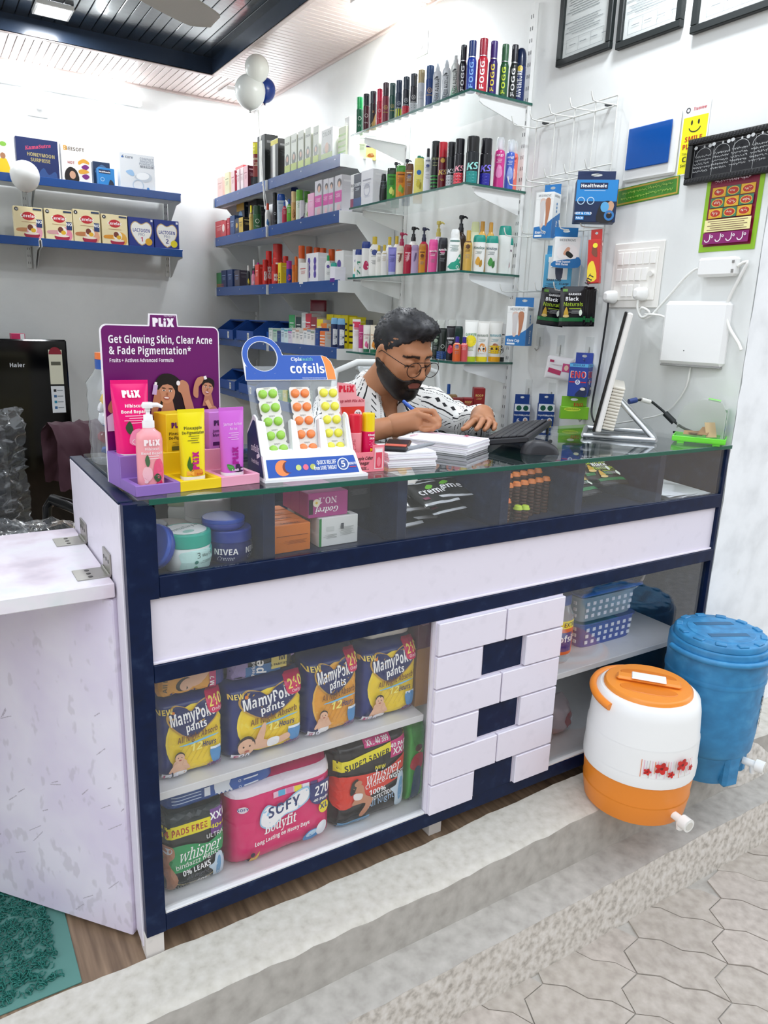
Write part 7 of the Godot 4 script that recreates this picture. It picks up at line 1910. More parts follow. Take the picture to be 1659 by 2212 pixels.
const GOODS := [
	["can","dark green spray can with a bright green cap",0,1.529,-1.872,-0.52,0.031,0.031,0.153,"#14563a","#1f9a52","cir:#c8d8cc"],
	["can","maroon spray can with a black cap",0,1.529,-1.812,-0.52,0.03,0.03,0.153,"#4a1a26","#1c2026","cir:#d8c8c8"],
	["can","black spray can with a gold slanted pattern",0,1.529,-1.753,-0.53,0.03,0.03,0.151,"#22242a","#262c36","gold:#b59a5a"],
	["can","all red spray can with a red cap",0,1.529,-1.699,-0.54,0.025,0.025,0.149,"#b31d38","#d4234a","cir:#e8c0c8"],
	["can","wine-red spray can with a gold laurel",0,1.529,-1.648,-0.55,0.029,0.029,0.161,"#7c2436","#4a333c","lau:#d8b468"],
	["can","bottle-green spray can with a gold laurel",0,1.529,-1.595,-0.56,0.027,0.027,0.148,"#1f4f42","#3a5450","lau:#c8b868"],
	["can","navy spray can with a lime yellow foot",0,1.529,-1.544,-0.56,0.028,0.028,0.147,"#26324a","#36445a","lau:#c0ccd8|band:#c3cf1e"],
	["can","black spray can with a red foot",0,1.529,-1.489,-0.57,0.029,0.029,0.147,"#202430","#343e4c","lau:#d0d4d8|band:#c32438"],
	["can","black spray can with a silver foot",0,1.529,-1.434,-0.58,0.029,0.029,0.146,"#23262c","#343a44","lau:#d8d8d8|band:#b8bcc0"],
	["can","silver spray can with a champagne cap",0,1.529,-1.381,-0.59,0.029,0.029,0.147,"#cdd0d4","#b8a67c","lau:#98a0a8"],
	["can","royal blue spray can with a gold laurel",0,1.529,-1.321,-0.6,0.032,0.032,0.147,"#1d3f7c","#294a7a","lau:#d8b468"],
	["clear","clear-capped silver spray can beside the royal blue can",0,1.529,-1.271,-0.61,0.034,0.034,0.155,"#c8ccd2","#b8bcc4","v:PARK AVENUE:#3a3e46|mtn:#9aa6b4"],
	["clear","silver spray can with a clear cap and grey hills",0,1.529,-1.212,-0.62,0.033,0.033,0.152,"#d0d4d8","#bcc0c8","v:PARK AVENUE:#3a3e46|mtn:#8a929c"],
	["clear","silver spray can with a clear cap and green hills",0,1.529,-1.157,-0.63,0.034,0.034,0.153,"#d8dcd8","#c8ccca","v:PARK AVENUE:#5a625e|mtn:#8ab49a"],
	["tallcap","black capped spray can with white lettering beside the blue one",0,1.529,-1.11,-0.64,0.028,0.028,0.164,"#202126","#2a2d33","v:FOGG:#f0f0f0"],
	["tallcap","blue capped spray can with pale blue lettering",0,1.534,-1.065,-0.65,0.034,0.034,0.167,"#1c3a9c","#1d3570","v:FOGG:#7fb0e8"],
	["tallcap","bright red capped spray can with white lettering",0,1.573,-1.051,-0.66,0.038,0.038,0.178,"#c22a38","#a82838","v:FOGG:#ffffff"],
	["tallcap","purple capped spray can with yellow lettering",0,1.623,-1.053,-0.68,0.033,0.033,0.18,"#3a2470","#46307c","v:FOGG:#f2e04a"],
	["tallcap","green capped spray can with lime lettering",0,1.675,-1.051,-0.69,0.033,0.033,0.18,"#2d5a3a","#3d6a48","v:FOGG:#d8ee3a"],
	["tallcap","black capped spray can with white lettering beside the green one",0,1.722,-1.052,-0.7,0.032,0.032,0.188,"#26272a","#2c2e32","v:FOGG:#f4f4f4"],
	["dome","navy spray can with a rounded cap",0,1.752,-1.05,-0.71,0.042,0.042,0.185,"#1a2c66","#142348","v:AVVENTURE:#e8eaf0|dot:#d8c040"],
	["box","white box with pink lines",1,1.539,-1.872,-1.57,0.043,0.05,0.145,"#e8dfe4","#e8d4dc","lin:#b06a8a"],
	["box","white and maroon box with a black paw mark",1,1.539,-1.872,-1.57,0.069,0.06,0.143,"#e4e2e2","#3a3a44","ttl:Ketocip:#2a2a30|band:#8a1d50"],
	["box","navy carton with white capitals",1,1.539,-1.84,-1.57,0.074,0.06,0.141,"#232c42","#1c2a48","ttl:2% SHAMPOO:#e8ecf2|band:#2a4f86"],
	["box","white carton with a pale round swirl",1,1.544,-1.756,-1.57,0.106,0.07,0.145,"#e2e2e6","#e8e8ea","cir:#b8bac8|lin:#9a9aa6"],
	["squeeze","black curved bottle beside the white swirl carton",1,1.529,-1.645,-0.55,0.036,0.021,0.116,"#1d2226","#23282c","lin:#68707a"],
	["flip","green shampoo bottle with leaves",1,1.529,-1.579,-0.56,0.042,0.025,0.129,"#3f9a3a","#2a3a2c","leaf:#d8ec7a|lin:#1d5a24"],
	["flip","orange shampoo bottle with a green cap",1,1.529,-1.506,-0.57,0.043,0.026,0.128,"#d98a2c","#4a9a3a","leaf:#8ac04a|lin:#7a4410"],
	["flip","brown lotion bottle with a blue disc",1,1.529,-1.442,-0.58,0.035,0.021,0.126,"#8a5a36","#5c3a28","dot:#1f3a86|lin:#e8d0b0"],
	["flip","pale yellow lotion bottle with a blue disc",1,1.529,-1.371,-0.59,0.04,0.024,0.136,"#e6dc72","#e9df7c","dot:#2a6ab0|leaf:#c9ba3a"],
	["bot","slim white lotion bottle with a black cap",1,1.529,-1.31,-0.6,0.028,0.017,0.163,"#e9ebee","#22262e","dot:#1f3a86|lin:#8a90a0"],
	["pump","teal pump bottle behind the green shampoo bottle",1,1.659,-1.753,-0.56,0.038,0.023,0.196,"#2c7a6a","#1d2228",""],
	["pump","blue pump bottle behind the brown lotion bottle",1,1.659,-1.662,-0.58,0.037,0.022,0.194,"#2a4a86","#1d2430",""],
	["pump","cream pump bottle with a teal pump",1,1.659,-1.567,-0.59,0.04,0.024,0.193,"#e8c890","#2c8a72",""],
	["can","black spray can with green rings",1,1.529,-1.258,-0.61,0.036,0.036,0.179,"#26282a","#1c1d20","ttl:CAL BAN:#a8b07a|stripes:#3fa84c"],
	["can","dark red spray can with a glossy red cap",1,1.529,-1.209,-0.62,0.035,0.035,0.168,"#6a1a22","#c01d30","ks:#e8c060|dot:#c8a040"],
	["can","black spray can with silver brush letters",1,1.529,-1.154,-0.63,0.031,0.031,0.159,"#26272c","#1d1e22","ks:#e0e2e6|band:#b8bcc2"],
	["can","black spray can with a red foot and pink brush letters",1,1.529,-1.102,-0.64,0.037,0.037,0.161,"#202126","#1b1c20","ks:#f0a0b0|band:#d23848"],
	["can","wide black spray can with teal brush letters",1,1.553,-1.053,-0.66,0.048,0.048,0.164,"#1c1d22","#17181c","ks:#9ae0d8|band:#1f8a86"],
	["can","black spray can with violet brush letters",1,1.616,-1.052,-0.67,0.044,0.044,0.166,"#1d1d26","#18181d","ks:#8a7af0|band:#2a2a9c"],
	["clear","magenta floral spray can with a clear cap",1,1.684,-1.053,-0.69,0.04,0.04,0.182,"#d23a8c","#f0e0ea","ttl:angl:#f6e0ee|blot:#e88ac0"],
	["clear","blue floral spray can with a clear cap",1,1.738,-1.053,-0.7,0.038,0.038,0.182,"#4a6ac8","#e4e8f2","ttl:angl:#f0f2fa|blot:#9ab0ea"],
	["clear","coral spray can with a clear cap",1,1.751,-1.05,-0.71,0.035,0.035,0.178,"#ee7a6a","#f4e4e0","ttl:angl:#8a2a2a|blot:#f6b0a0"],
	["tube","small white tube with a teal foot",2,1.588,-1.872,-0.53,0.031,0.018,0.092,"#ecebea","#1d9c8c","dot:#5a4a9c|leaf:#e8d860"],
	["tube","tall white tube with a violet disc",2,1.529,-1.872,-0.52,0.036,0.022,0.126,"#eeeeee","#2a9c90","dot:#5a4a9c|leaf:#e8c82a"],
	["flip","white shampoo bottle with a blue cap and green mark",2,1.529,-1.847,-0.52,0.036,0.022,0.126,"#ececea","#1d3a86","v:7.1:#2a8a6a"],
	["flip","tall white shampoo bottle with a blue cap and red mark",2,1.529,-1.781,-0.53,0.042,0.025,0.156,"#ececea","#1d3a86","blot:#c02a5a"],
	["bot","large white bottle with a gold cap",2,1.529,-1.706,-0.54,0.052,0.031,0.172,"#ecebe6","#cdb23a","ttl:Dove:#8a8a82|dot:#3a4a8a"],
	["bot","small white bottle with a gold cap, first of two",2,1.529,-1.667,-0.54,0.029,0.017,0.133,"#eceae4","#cdb23a","lin:#a8a49a"],
	["bot","small white bottle with a gold cap beside the lilac tube",2,1.529,-1.62,-0.55,0.029,0.017,0.132,"#eceae4","#cdb23a","lin:#b8a878"],
	["bot","white gold-capped bottle in the back row",2,1.639,-1.754,-0.56,0.038,0.023,0.184,"#eae8e2","#cdb23a",""],
	["bot","white gold-capped bottle in the back row beside the magenta pump",2,1.639,-1.693,-0.57,0.038,0.023,0.183,"#eae8e2","#cdb23a",""],
	["tube","lilac tube with a pale foot",2,1.529,-1.553,-0.56,0.036,0.021,0.117,"#7f7cc8","#b8bcd8","lin:#3a3a8a"],
	["flip","cream bottle with a dark ribbon mark",2,1.529,-1.491,-0.57,0.033,0.02,0.119,"#e8e2d2","#d8d0c0","swsh:#5a2a24|lin:#8a5a4a"],
	["flip","crimson bottle with a pale ribbon mark",2,1.529,-1.43,-0.58,0.033,0.02,0.12,"#b01c3a","#a01a34","swsh:#e8b0b8|lin:#f0c8cc"],
	["flip","clear lilac bottle with a ribbon mark",2,1.529,-1.375,-0.59,0.031,0.019,0.114,"#b8a4c8","#a08ab0","swsh:#5a4a7a"],
	["flip","amber bottle with brown print",2,1.529,-1.321,-0.6,0.029,0.017,0.115,"#d0922c","#b87a20","lin:#6a3a10|dot:#6a3a10"],
	["flip","pink shampoo bottle with a magenta badge",2,1.529,-1.244,-0.61,0.037,0.022,0.127,"#ee5aa0","#e8509a","dot:#c01a70|ttl:sunsilk:#ffffff"],
	["flip","black shampoo bottle with a magenta badge",2,1.529,-1.179,-0.63,0.038,0.023,0.129,"#1d1e24","#26262c","dot:#b01a60|ttl:sunsilk:#ffffff"],
	["squeeze","broad white and teal curved bottle",2,1.529,-1.101,-0.64,0.056,0.033,0.154,"#eceeec","#e4e6e4","wave:#2a9a80|lin:#4a7a70"],
	["round","golden bottle with a dark brown label",2,1.557,-1.053,-0.66,0.034,0.034,0.149,"#c8a04a","#c9a24c","dot:#5a3a1a|lin:#5a3a1a"],
	["flip","white shampoo bottle with a teal cap and orange fruit",2,1.61,-1.051,-0.67,0.049,0.029,0.136,"#f0f0ec","#1f9484","ttl:Himalaya:#3a6a5a|leaf:#e0a83a"],
	["flip","white shampoo bottle with a teal cap and aloe leaves",2,1.676,-1.054,-0.69,0.05,0.03,0.139,"#f0f0ec","#1f9484","ttl:Himalaya:#3a5a6a|leaf:#4a9a4a"],
	["flip","white shampoo bottle with a teal cap and red blossom",2,1.749,-1.05,-0.71,0.05,0.03,0.137,"#f0f0ec","#1f9484","ttl:Himalaya:#6a3a5a|leaf:#b84a5a"],
	["flip","teal-capped shampoo bottle in the back row",2,1.737,-1.051,-0.71,0.051,0.031,0.181,"#eceeea","#1f9484",""],
	["bot","gold bottle with a gold cap in the back row",2,1.669,-1.111,-0.68,0.041,0.024,0.197,"#d8a84a","#c8923a",""],
	["bot","gold bottle with a gold cap behind the aloe shampoo",2,1.689,-1.083,-0.69,0.038,0.023,0.193,"#d6a648","#c69038",""],
	["flip","pale lime bottle in the back row",2,1.649,-1.131,-0.67,0.033,0.02,0.195,"#dfe0c0","#cfd4a0",""],
	["pump","brown pump bottle with a black pump",2,1.659,-1.238,-0.65,0.047,0.028,0.231,"#3a2a20","#141416",""],
	["pump","clear pump bottle with a gold collar",2,1.649,-1.381,-0.62,0.044,0.027,0.221,"#d8d0e0","#c8b85a",""],
	["pump","crimson pump bottle with a navy pump",2,1.649,-1.488,-0.6,0.042,0.025,0.204,"#b81d44","#17203c",""],
	["pump","white pump bottle with a black pump",2,1.649,-1.571,-0.59,0.046,0.027,0.214,"#e4e2de","#17181a",""],
	["pump","magenta pump bottle with a magenta pump",2,1.649,-1.665,-0.57,0.045,0.027,0.197,"#b8285a","#a8204c",""],
	["tube","white tube with a red rounded top",3,1.539,-1.872,-0.52,0.039,0.023,0.152,"#eeeaea","#e8e4e2","topred:#d81d50|lin:#c8a0b0"],
	["tube","slim magenta tube",3,1.549,-1.844,-0.52,0.024,0.014,0.125,"#c03a7a","#e8d8e0","lin:#f0b0d0"],
	["tube","white tube with a green foot and pink blossom",3,1.549,-1.79,-0.53,0.033,0.02,0.126,"#f2eee8","#1d6a4a","ttl:Himalaya:#b04a6a|leaf:#e86a9a"],
	["tube","cream tube with a green foot and orange fruit",3,1.549,-1.724,-0.54,0.033,0.02,0.127,"#f0e6d0","#1d6a4a","ttl:Himalaya:#b06a2a|leaf:#e8922a"],
	["tube","white tube with a blue disc",3,1.549,-1.643,-0.55,0.033,0.02,0.126,"#eceef0","#2a6ab0","dot:#2a7ac0|lin:#5a7a9a"],
	["tube","dark green tube",3,1.559,-1.236,-0.62,0.032,0.019,0.124,"#26332c","#14161a","dot:#b8c8b0|lin:#8a9a8a"],
	["tube","dark tube with a pale ring",3,1.559,-1.187,-0.63,0.031,0.018,0.126,"#1d2a26","#14161a","cir:#c8d0c8|band:#2a4a86"],
	["tube","black tube with a red burst",3,1.559,-1.135,-0.64,0.035,0.021,0.135,"#1a1b1e","#141518","ttl:GARNIER:#f0f0f0|blot:#c02a4a"],
	["round","orange gel bottle with a violet cap",3,1.534,-1.057,-0.65,0.032,0.032,0.096,"#d8602c","#3a2a8a","dot:#2a3a86|lin:#f0c0a0"],
	["round","coral gel bottle with a violet cap",3,1.566,-1.052,-0.66,0.031,0.031,0.095,"#d85a5a","#3a2a8a","lin:#f0c0c0"],
	["tube","tall white tube with a big yellow disc",3,1.599,-1.054,-0.67,0.053,0.032,0.161,"#f2f2ec","#b8cc2a","ttl:GARNIER:#3a8a3a|bigdot:#f0dc2a"],
	["tube","white tube with an orange slice and a yellow foot",3,1.657,-1.052,-0.68,0.052,0.031,0.158,"#f4f2ec","#f0d82a","ttl:mamaearth:#7a8a7a|blot:#e88a2a|mid:#f2f0e8"],
	["tube","white and yellow tube with almonds",3,1.725,-1.053,-0.7,0.055,0.033,0.16,"#f4f2ec","#f2ae1a","ttl:mamaearth:#4a9aa8|blot:#b0603a|mid:#f4cc1e"],
	["tube","white tube with a charcoal foot",3,1.751,-1.05,-0.71,0.044,0.026,0.151,"#ececea","#2a2b2e","lin:#5a5a5a|blot:#3a3a3a|mid:#e4e4e2"],
	["pouch","clear sample pouch behind the dark green tube",3,1.699,-1.458,-0.6,0.037,0.02,0.161,"#dfe3dc","","lin:#7a9a7a"],
	["pouch","clear sample pouch with green print behind the ringed tube",3,1.699,-1.396,-0.6,0.036,0.02,0.159,"#dfe3dc","","lin:#7a9a7a"],
	["pouch","clear sample pouch behind the black tube",3,1.699,-1.314,-0.6,0.036,0.02,0.161,"#dfe3dc","","lin:#7a9a7a"],
	["flip","dark teal pack behind the orange gel bottle",3,1.689,-1.261,-0.65,0.048,0.029,0.136,"#1d3a34","#1d3a34",""],
	["box","low red carton on the dark green carton",104,1.559,-1.063,-0.55,0.04,0.05,0.05,"#7a1d20","#9a2226","ttl:ROOP:#e0c070"],
	["box","low red carton beside the tall red carton",104,1.601,-1.052,-0.55,0.04,0.05,0.05,"#8a2024","#9a2226","ttl:ROOP:#e0c070"],
	["box","tall red carton with gold lettering",104,1.655,-1.051,-0.55,0.046,0.06,0.09,"#8f2326","#a52a2c","ttl:ROOP:#e0c070"],
	["box","flat brown carton",4,1.599,-1.167,-0.55,0.052,0.06,0.14,"#9a7a4a","#8a6a3c","lin:#5a4428"],
	["box","long dark green hair oil carton",4,1.621,-1.052,-0.55,0.132,0.14,0.088,"#1f2a22","#26332a","ttl:KESH ROOT:#d8b860|lin:#a08a4a"],
	["round","blue-capped bottle",4,1.699,-1.315,-0.64,0.031,0.031,0.17,"#2a62b0","#2458a8",""],
	["round","black bottle behind the man",4,1.599,-1.33,-0.62,0.033,0.033,0.16,"#20242a","#1a1d22",""],
	["box","pale pink carton with a brown side",5,1.523,-3.627,-1.57,0.103,0.06,0.133,"#e0bcb4","#7a4a3a","lin:#b07a70"],
	["box","pale olive carton",5,1.523,-3.495,-1.57,0.082,0.06,0.145,"#dcd8b0","#4a4630","lin:#8a8a5a"],
	["box","carton with a deep red side",5,1.523,-3.391,-1.57,0.06,0.06,0.139,"#e4c8c8","#a0203a","lin:#a84a5a"],
	["box","narrow carton with a wine side",5,1.523,-3.298,-1.57,0.046,0.06,0.134,"#e4d4d4","#8a2a44","lin:#b06a7a"],
	["box","narrow white and rose carton",5,1.523,-3.239,-1.57,0.049,0.06,0.136,"#ead8da","#c08a94","lin:#c08a94"],
	["box","rose carton beside the foil pouch",5,1.523,-3.174,-1.57,0.062,0.06,0.136,"#e2b4bc","#6a2a3a","lin:#a85a6a"],
	["box","red carton laid flat behind the small cartons",5,1.678,-3.66,-1.57,0.14,0.08,0.224,"#c03a3c","#a02a2c","lin:#f0d0d0"],
	["pouch","red, black and yellow hair colour pouch",5,1.538,-3.103,-0.8,0.055,0.02,0.261,"#8a3a36","","ttl:HENNA:#f0e0c0|band:#2a2c30|topy:#d8d23a"],
	["box","tall black film-wrapped pack with a white strip",5,1.528,-2.924,-1.57,0.11,0.08,0.258,"#1c1d1f","#17181a","strip:#e8e8e2"],
	["box","shorter black film-wrapped pack with a white strip",5,1.528,-2.738,-1.57,0.102,0.08,0.205,"#1e1f21","#18191b","strip:#e4e4de|tip:#d8cc2a"],
	["box","silver and lime hair colour carton with an oval portrait",5,1.523,-2.578,-1.57,0.073,0.06,0.192,"#d8dcd0","#e4e6e0","oval:#6a6e62|band:#b8c86a"],
	["box","silver and lime hair colour carton with an oval portrait",5,1.523,-2.497,-1.57,0.07,0.06,0.192,"#d8dcd0","#e4e6e0","oval:#6a6e62|band:#b8c86a"],
	["box","silver and lime hair colour carton with an oval portrait",5,1.523,-2.414,-1.57,0.068,0.06,0.191,"#d8dcd0","#e4e6e0","oval:#6a6e62|band:#b8c86a"],
	["box","silver and lime hair colour carton with an oval portrait",5,1.523,-2.33,-1.57,0.065,0.06,0.189,"#d8dcd0","#e4e6e0","oval:#6a6e62|band:#b8c86a"],
	["box","silver and lime hair colour carton with an oval portrait",5,1.523,-2.241,-1.57,0.063,0.06,0.181,"#d8dcd0","#e4e6e0","oval:#6a6e62|band:#b8c86a"],
	["box","wide silver carton beside the lime portrait cartons",5,1.523,-2.113,-1.57,0.118,0.07,0.145,"#e0e2de","#d4dac8","oval:#9a9e96|band:#b0c080"],
	["box","white carton with green stripes",5,1.538,-1.997,-1.57,0.074,0.06,0.135,"#dfe6c8","#c8d8a8","strips:#a8c87a"],
	["box","tall narrow white carton",5,1.548,-1.97,-1.57,0.044,0.06,0.174,"#ecebe8","#e0e0d8","v:D:#8a8a8a"],
	["box","pale green carton under the top glass shelf",5,1.598,-1.97,-0.5,0.043,0.06,0.083,"#d8e0c4","#c8d2b0","lin:#a0b080"],
	["box","yellow carton with brown cinnamon print",5,1.648,-1.97,-0.5,0.052,0.06,0.064,"#e0d48a","#c8a85a","tip:#3a1d5a|blot:#b06a2a"],
	["round","yellow-capped tube standing behind the striped carton",5,1.678,-2.249,-0.5,0.037,0.037,0.247,"#eee6b0","#f0dc2a",""],
	["box","red carton beside the corner",6,1.523,-3.66,-1.57,0.14,0.06,0.116,"#b83a40","#a82e34","lin:#e8b0b0"],
	["box","red carton with a white disc",6,1.523,-3.577,-1.57,0.098,0.06,0.109,"#c8404a","#8a2a30","dot:#f0e0d8"],
	["box","thin red carton",6,1.523,-3.488,-1.57,0.05,0.06,0.118,"#c03444","#9a2430","lin:#f0c0c0"],
	["box","blue carton",6,1.523,-3.414,-1.57,0.081,0.06,0.125,"#2c4a7c","#1d2c50","lin:#a8c0e0"],
	["box","navy carton with a gold mark",6,1.523,-3.334,-1.57,0.067,0.06,0.1,"#26324e","#1c2436","dot:#d8b04a"],
	["box","yellow and black carton",6,1.523,-3.266,-1.57,0.069,0.06,0.101,"#d0b04a","#26262c","lin:#3a3020"],
	["box","black carton with blue drops standing behind",6,1.628,-3.541,-1.57,0.14,0.06,0.238,"#1c2a3c","#14181e","dot:#5aa0e0|topy:#c8a83a"],
	["box","plain black carton standing behind",6,1.638,-3.362,-1.57,0.14,0.06,0.219,"#1a1c20","#16181b","lin:#5a5e64"],
	["round","slim honey bottle with a yellow cap",6,1.523,-3.17,-0.38,0.025,0.025,0.163,"#d8bc6a","#f0e02a","lin:#7a5a20"],
	["can","green tin with a pale ring",6,1.523,-3.072,-0.39,0.048,0.048,0.15,"#2a5a34","#24482c","cir:#e0e8d8"],
	["round","white bottle with a red cap",6,1.523,-2.916,-0.4,0.032,0.032,0.147,"#eceae6","#d8401f","leaf:#3a7ab8"],
	["can","tall slim black can with a white ring",6,1.523,-2.812,-0.41,0.027,0.027,0.192,"#2a2a2e","#1d1d20","cir:#d8d8da"],
	["flip","pale blue bottle with a blue cap",6,1.523,-2.726,-0.42,0.045,0.027,0.175,"#cadbea","#2056b0","lin:#8aa8c8"],
	["bot","small crimson bottle with a blue cap",6,1.508,-2.647,-0.42,0.027,0.016,0.127,"#c8244a","#2a56b0","lin:#f0c0cc"],
	["bot","small green bottle with a blue cap",6,1.508,-2.587,-0.43,0.026,0.016,0.132,"#6ab83a","#2a56b0","lin:#eef4e0"],
	["can","tan can with a brown print",6,1.523,-2.56,-0.44,0.027,0.027,0.168,"#d8a86a","#e8c890","blot:#8a4a1a"],
	["can","white can with a green cap",6,1.523,-2.487,-0.44,0.039,0.039,0.166,"#e2ead8","#6ab03a","lin:#6a8a5a"],
	["can","white can with a green cap in the back row",6,1.598,-2.551,-0.45,0.038,0.038,0.175,"#dfe8dc","#5aa03a","lin:#4a7a4a"],
	["can","navy can in the back row",6,1.618,-2.755,-0.44,0.042,0.042,0.222,"#20408a","#1d2f6a",""],
	["flip","white and purple bottle",6,1.503,-2.413,-0.45,0.028,0.017,0.106,"#e8e4ea","#e0dce4","wave:#4a2a7a"],
	["bot","small white bottle with a lime cap",6,1.503,-2.347,-0.45,0.024,0.014,0.107,"#e6efe0","#6ab83a","leaf:#8ac04a"],
	["can","slim dark green can",6,1.528,-2.351,-0.46,0.018,0.018,0.119,"#1f3a30","#1a2c26",""],
	["box","plain pink carton",6,1.523,-2.292,-1.57,0.072,0.06,0.125,"#e8a8c8","#d888b0","lin:#f4dce8"],
	["box","silver carton with a magenta band and a portrait",6,1.523,-2.209,-1.57,0.078,0.06,0.174,"#c9c6cc","#4a4450","magl:#d03a9c"],
	["box","silver carton with a magenta band and a portrait",6,1.523,-2.128,-1.57,0.053,0.06,0.171,"#c9c6cc","#4a4450","magl:#d03a9c"],
	["box","silver carton with a magenta band and a portrait",6,1.523,-2.074,-1.57,0.05,0.06,0.169,"#c9c6cc","#4a4450","magl:#d03a9c"],
	["box","silver carton with a magenta band and a portrait",6,1.523,-1.998,-1.57,0.071,0.06,0.17,"#c9c6cc","#4a4450","magl:#d03a9c"],
	["box","green carton with red stripes",7,1.523,-3.66,-1.57,0.14,0.06,0.106,"#2f7a44","#266038","stripes:#c83a3a"],
	["box","navy carton beside the green one",7,1.523,-3.587,-1.57,0.096,0.06,0.118,"#1d2f5c","#17264c","lin:#8aa0c8"],
	["box","navy carton in the middle of the dark row",7,1.523,-3.474,-1.57,0.092,0.06,0.119,"#22386a","#1a2c54","lin:#8aa0c8"],
	["box","grey carton",7,1.523,-3.347,-1.57,0.088,0.06,0.109,"#4a4450","#3a3640","lin:#8aa0c8"],
	["round","small dark bottle with a white cap",7,1.508,-3.187,-0.38,0.023,0.023,0.132,"#3a3d40","#f0f0ec","leaf:#e8d84a"],
	["round","taller black bottle with a white cap",7,1.538,-3.168,-0.39,0.027,0.027,0.167,"#2a2c30","#ecebe8","lin:#8a8a8a"],
	["bot","little pink bottle",7,1.503,-3.094,-0.38,0.024,0.014,0.098,"#ee9ab8","#c83a8a","leaf:#f4d8e4"],
	["bot","pale pink bottle with a magenta cap",7,1.518,-3.054,-0.39,0.036,0.022,0.143,"#e8b8c8","#c8309a","lin:#f4e0e8"],
	["box","red carton beside the red jars",7,1.523,-3.016,-1.57,0.057,0.06,0.129,"#d8483a","#c03a2c","lin:#f4d0c8"],
	["can","slim red tin with a white label",7,1.508,-2.924,-0.4,0.03,0.03,0.153,"#d23a34","#c82c28","lbl:#f0e8e4"],
	["can","tall red tin with a white label",7,1.538,-2.938,-0.4,0.037,0.037,0.204,"#d83c36","#cc2e2a","lbl:#f0e8e4"],
	["can","broad red tin with a white label",7,1.513,-2.784,-0.41,0.044,0.044,0.121,"#d63a34","#c92c28","lbl:#f0e8e4"],
	["can","broad red tin standing on the back red tins",7,1.578,-2.899,-0.41,0.059,0.059,0.243,"#d83a34","#cb2d29","lbl:#f0e8e4"],
	["can","slim plain red can",7,1.503,-2.705,-0.42,0.021,0.021,0.102,"#d8342c","#d8302a",""],
	["can","slim plain red can behind",7,1.538,-2.755,-0.42,0.021,0.021,0.134,"#cf2c2a","#cf2c2a",""],
	["box","thin yellow carton",7,1.523,-2.684,-1.57,0.041,0.06,0.123,"#e8cc2a","#b89a1a","v:BIG:#2a2a2a"],
	["can","red-capped can in the back row",7,1.578,-2.786,-0.43,0.032,0.032,0.17,"#d4322c","#cf2c26",""],
	["can","blue can with a purple cap",7,1.508,-2.586,-0.43,0.031,0.031,0.129,"#2a3a9a","#b02a90","blot:#e03a5a"],
	["can","thin orange can",7,1.508,-2.529,-0.44,0.015,0.015,0.106,"#e8802a","#e06a1c",""],
	["can","taller thin orange can",7,1.538,-2.559,-0.44,0.018,0.018,0.153,"#e8842a","#e06a1c",""],
	["can","white spray can with an orange cap",7,1.538,-2.489,-0.45,0.036,0.036,0.204,"#e6e2da","#dd5a1d","v:ZIVANA:#d8602a"],
	["can","white spray can with an orange cap",7,1.598,-2.519,-0.46,0.037,0.037,0.207,"#e6e2da","#dd5a1d","v:ZIVANA:#d8602a"],
	["can","white spray can with an orange cap",7,1.598,-2.427,-0.46,0.036,0.036,0.196,"#e6e2da","#dd5a1d","v:ZIVANA:#d8602a"],
	["can","white spray can with an orange cap",7,1.598,-2.352,-0.47,0.036,0.036,0.188,"#e6e2da","#dd5a1d","v:ZIVANA:#d8602a"],
	["can","white spray can with an orange cap",7,1.598,-2.254,-0.48,0.035,0.035,0.177,"#e6e2da","#dd5a1d","v:ZIVANA:#d8602a"],
	["can","white spray can with an orange cap",7,1.598,-2.171,-0.49,0.034,0.034,0.169,"#e6e2da","#dd5a1d","v:ZIVANA:#d8602a"],
	["box","white carton with red print",7,1.508,-2.346,-1.57,0.096,0.06,0.107,"#e8e6e2","#dcd8d2","lin:#c8403a"],
	["box","broad white carton with violet discs",7,1.518,-2.261,-1.57,0.137,0.06,0.151,"#e9e9ec","#dcdce4","dots:#5a4aa0"],
	["bot","white bottle with a green cap",7,1.508,-2.12,-0.48,0.033,0.02,0.133,"#e9ebe8","#1f9a5a","dot:#5a4aa0"],
	["bot","white bottle with a green cap in the back row",7,1.578,-2.296,-0.47,0.03,0.018,0.135,"#e6eae6","#2a9a6a",""],
	["flip","white bottle with a teal cap",7,1.508,-2.058,-0.49,0.031,0.018,0.096,"#e9ebec","#1f9a8a","leaf:#5a6ab0"],
	["box","small white carton with a violet foot",7,1.508,-2.016,-1.57,0.052,0.06,0.073,"#e8e6ee","#d8d4e4","band:#5a2a8a"],
	["box","tall white carton",7,1.598,-2.116,-1.57,0.087,0.06,0.16,"#eae9e6","#e0deda","dot:#5a4a9c"],
	["box","white ointment carton in the front row",8,1.513,-2.79,-1.57,0.053,0.06,0.087,"#dfe6e2","#9ab8a8","lin:#7a8694|tip:#9ab8a8"],
	["box","mint ointment carton in the front row",8,1.513,-2.724,-1.57,0.052,0.06,0.08,"#b8d4c4","#5a9a7a","lin:#7a8694|tip:#5a9a7a"],
	["box","blue ointment carton in the front row",8,1.513,-2.668,-1.57,0.051,0.06,0.072,"#2a4a8a","#1d3466","lin:#7a8694|tip:#1d3466"],
	["box","sky ointment carton in the front row",8,1.513,-2.617,-1.57,0.05,0.06,0.091,"#c8dce8","#7aa8c8","lin:#7a8694|tip:#7aa8c8"],
	["box","aqua ointment carton in the front row",8,1.513,-2.571,-1.57,0.049,0.06,0.084,"#d8ecec","#5ab0b8","lin:#7a8694|tip:#5ab0b8"],
	["box","lilac ointment carton in the front row",8,1.513,-2.52,-1.57,0.048,0.06,0.076,"#e4dcea","#b07ab8","lin:#7a8694|tip:#b07ab8"],
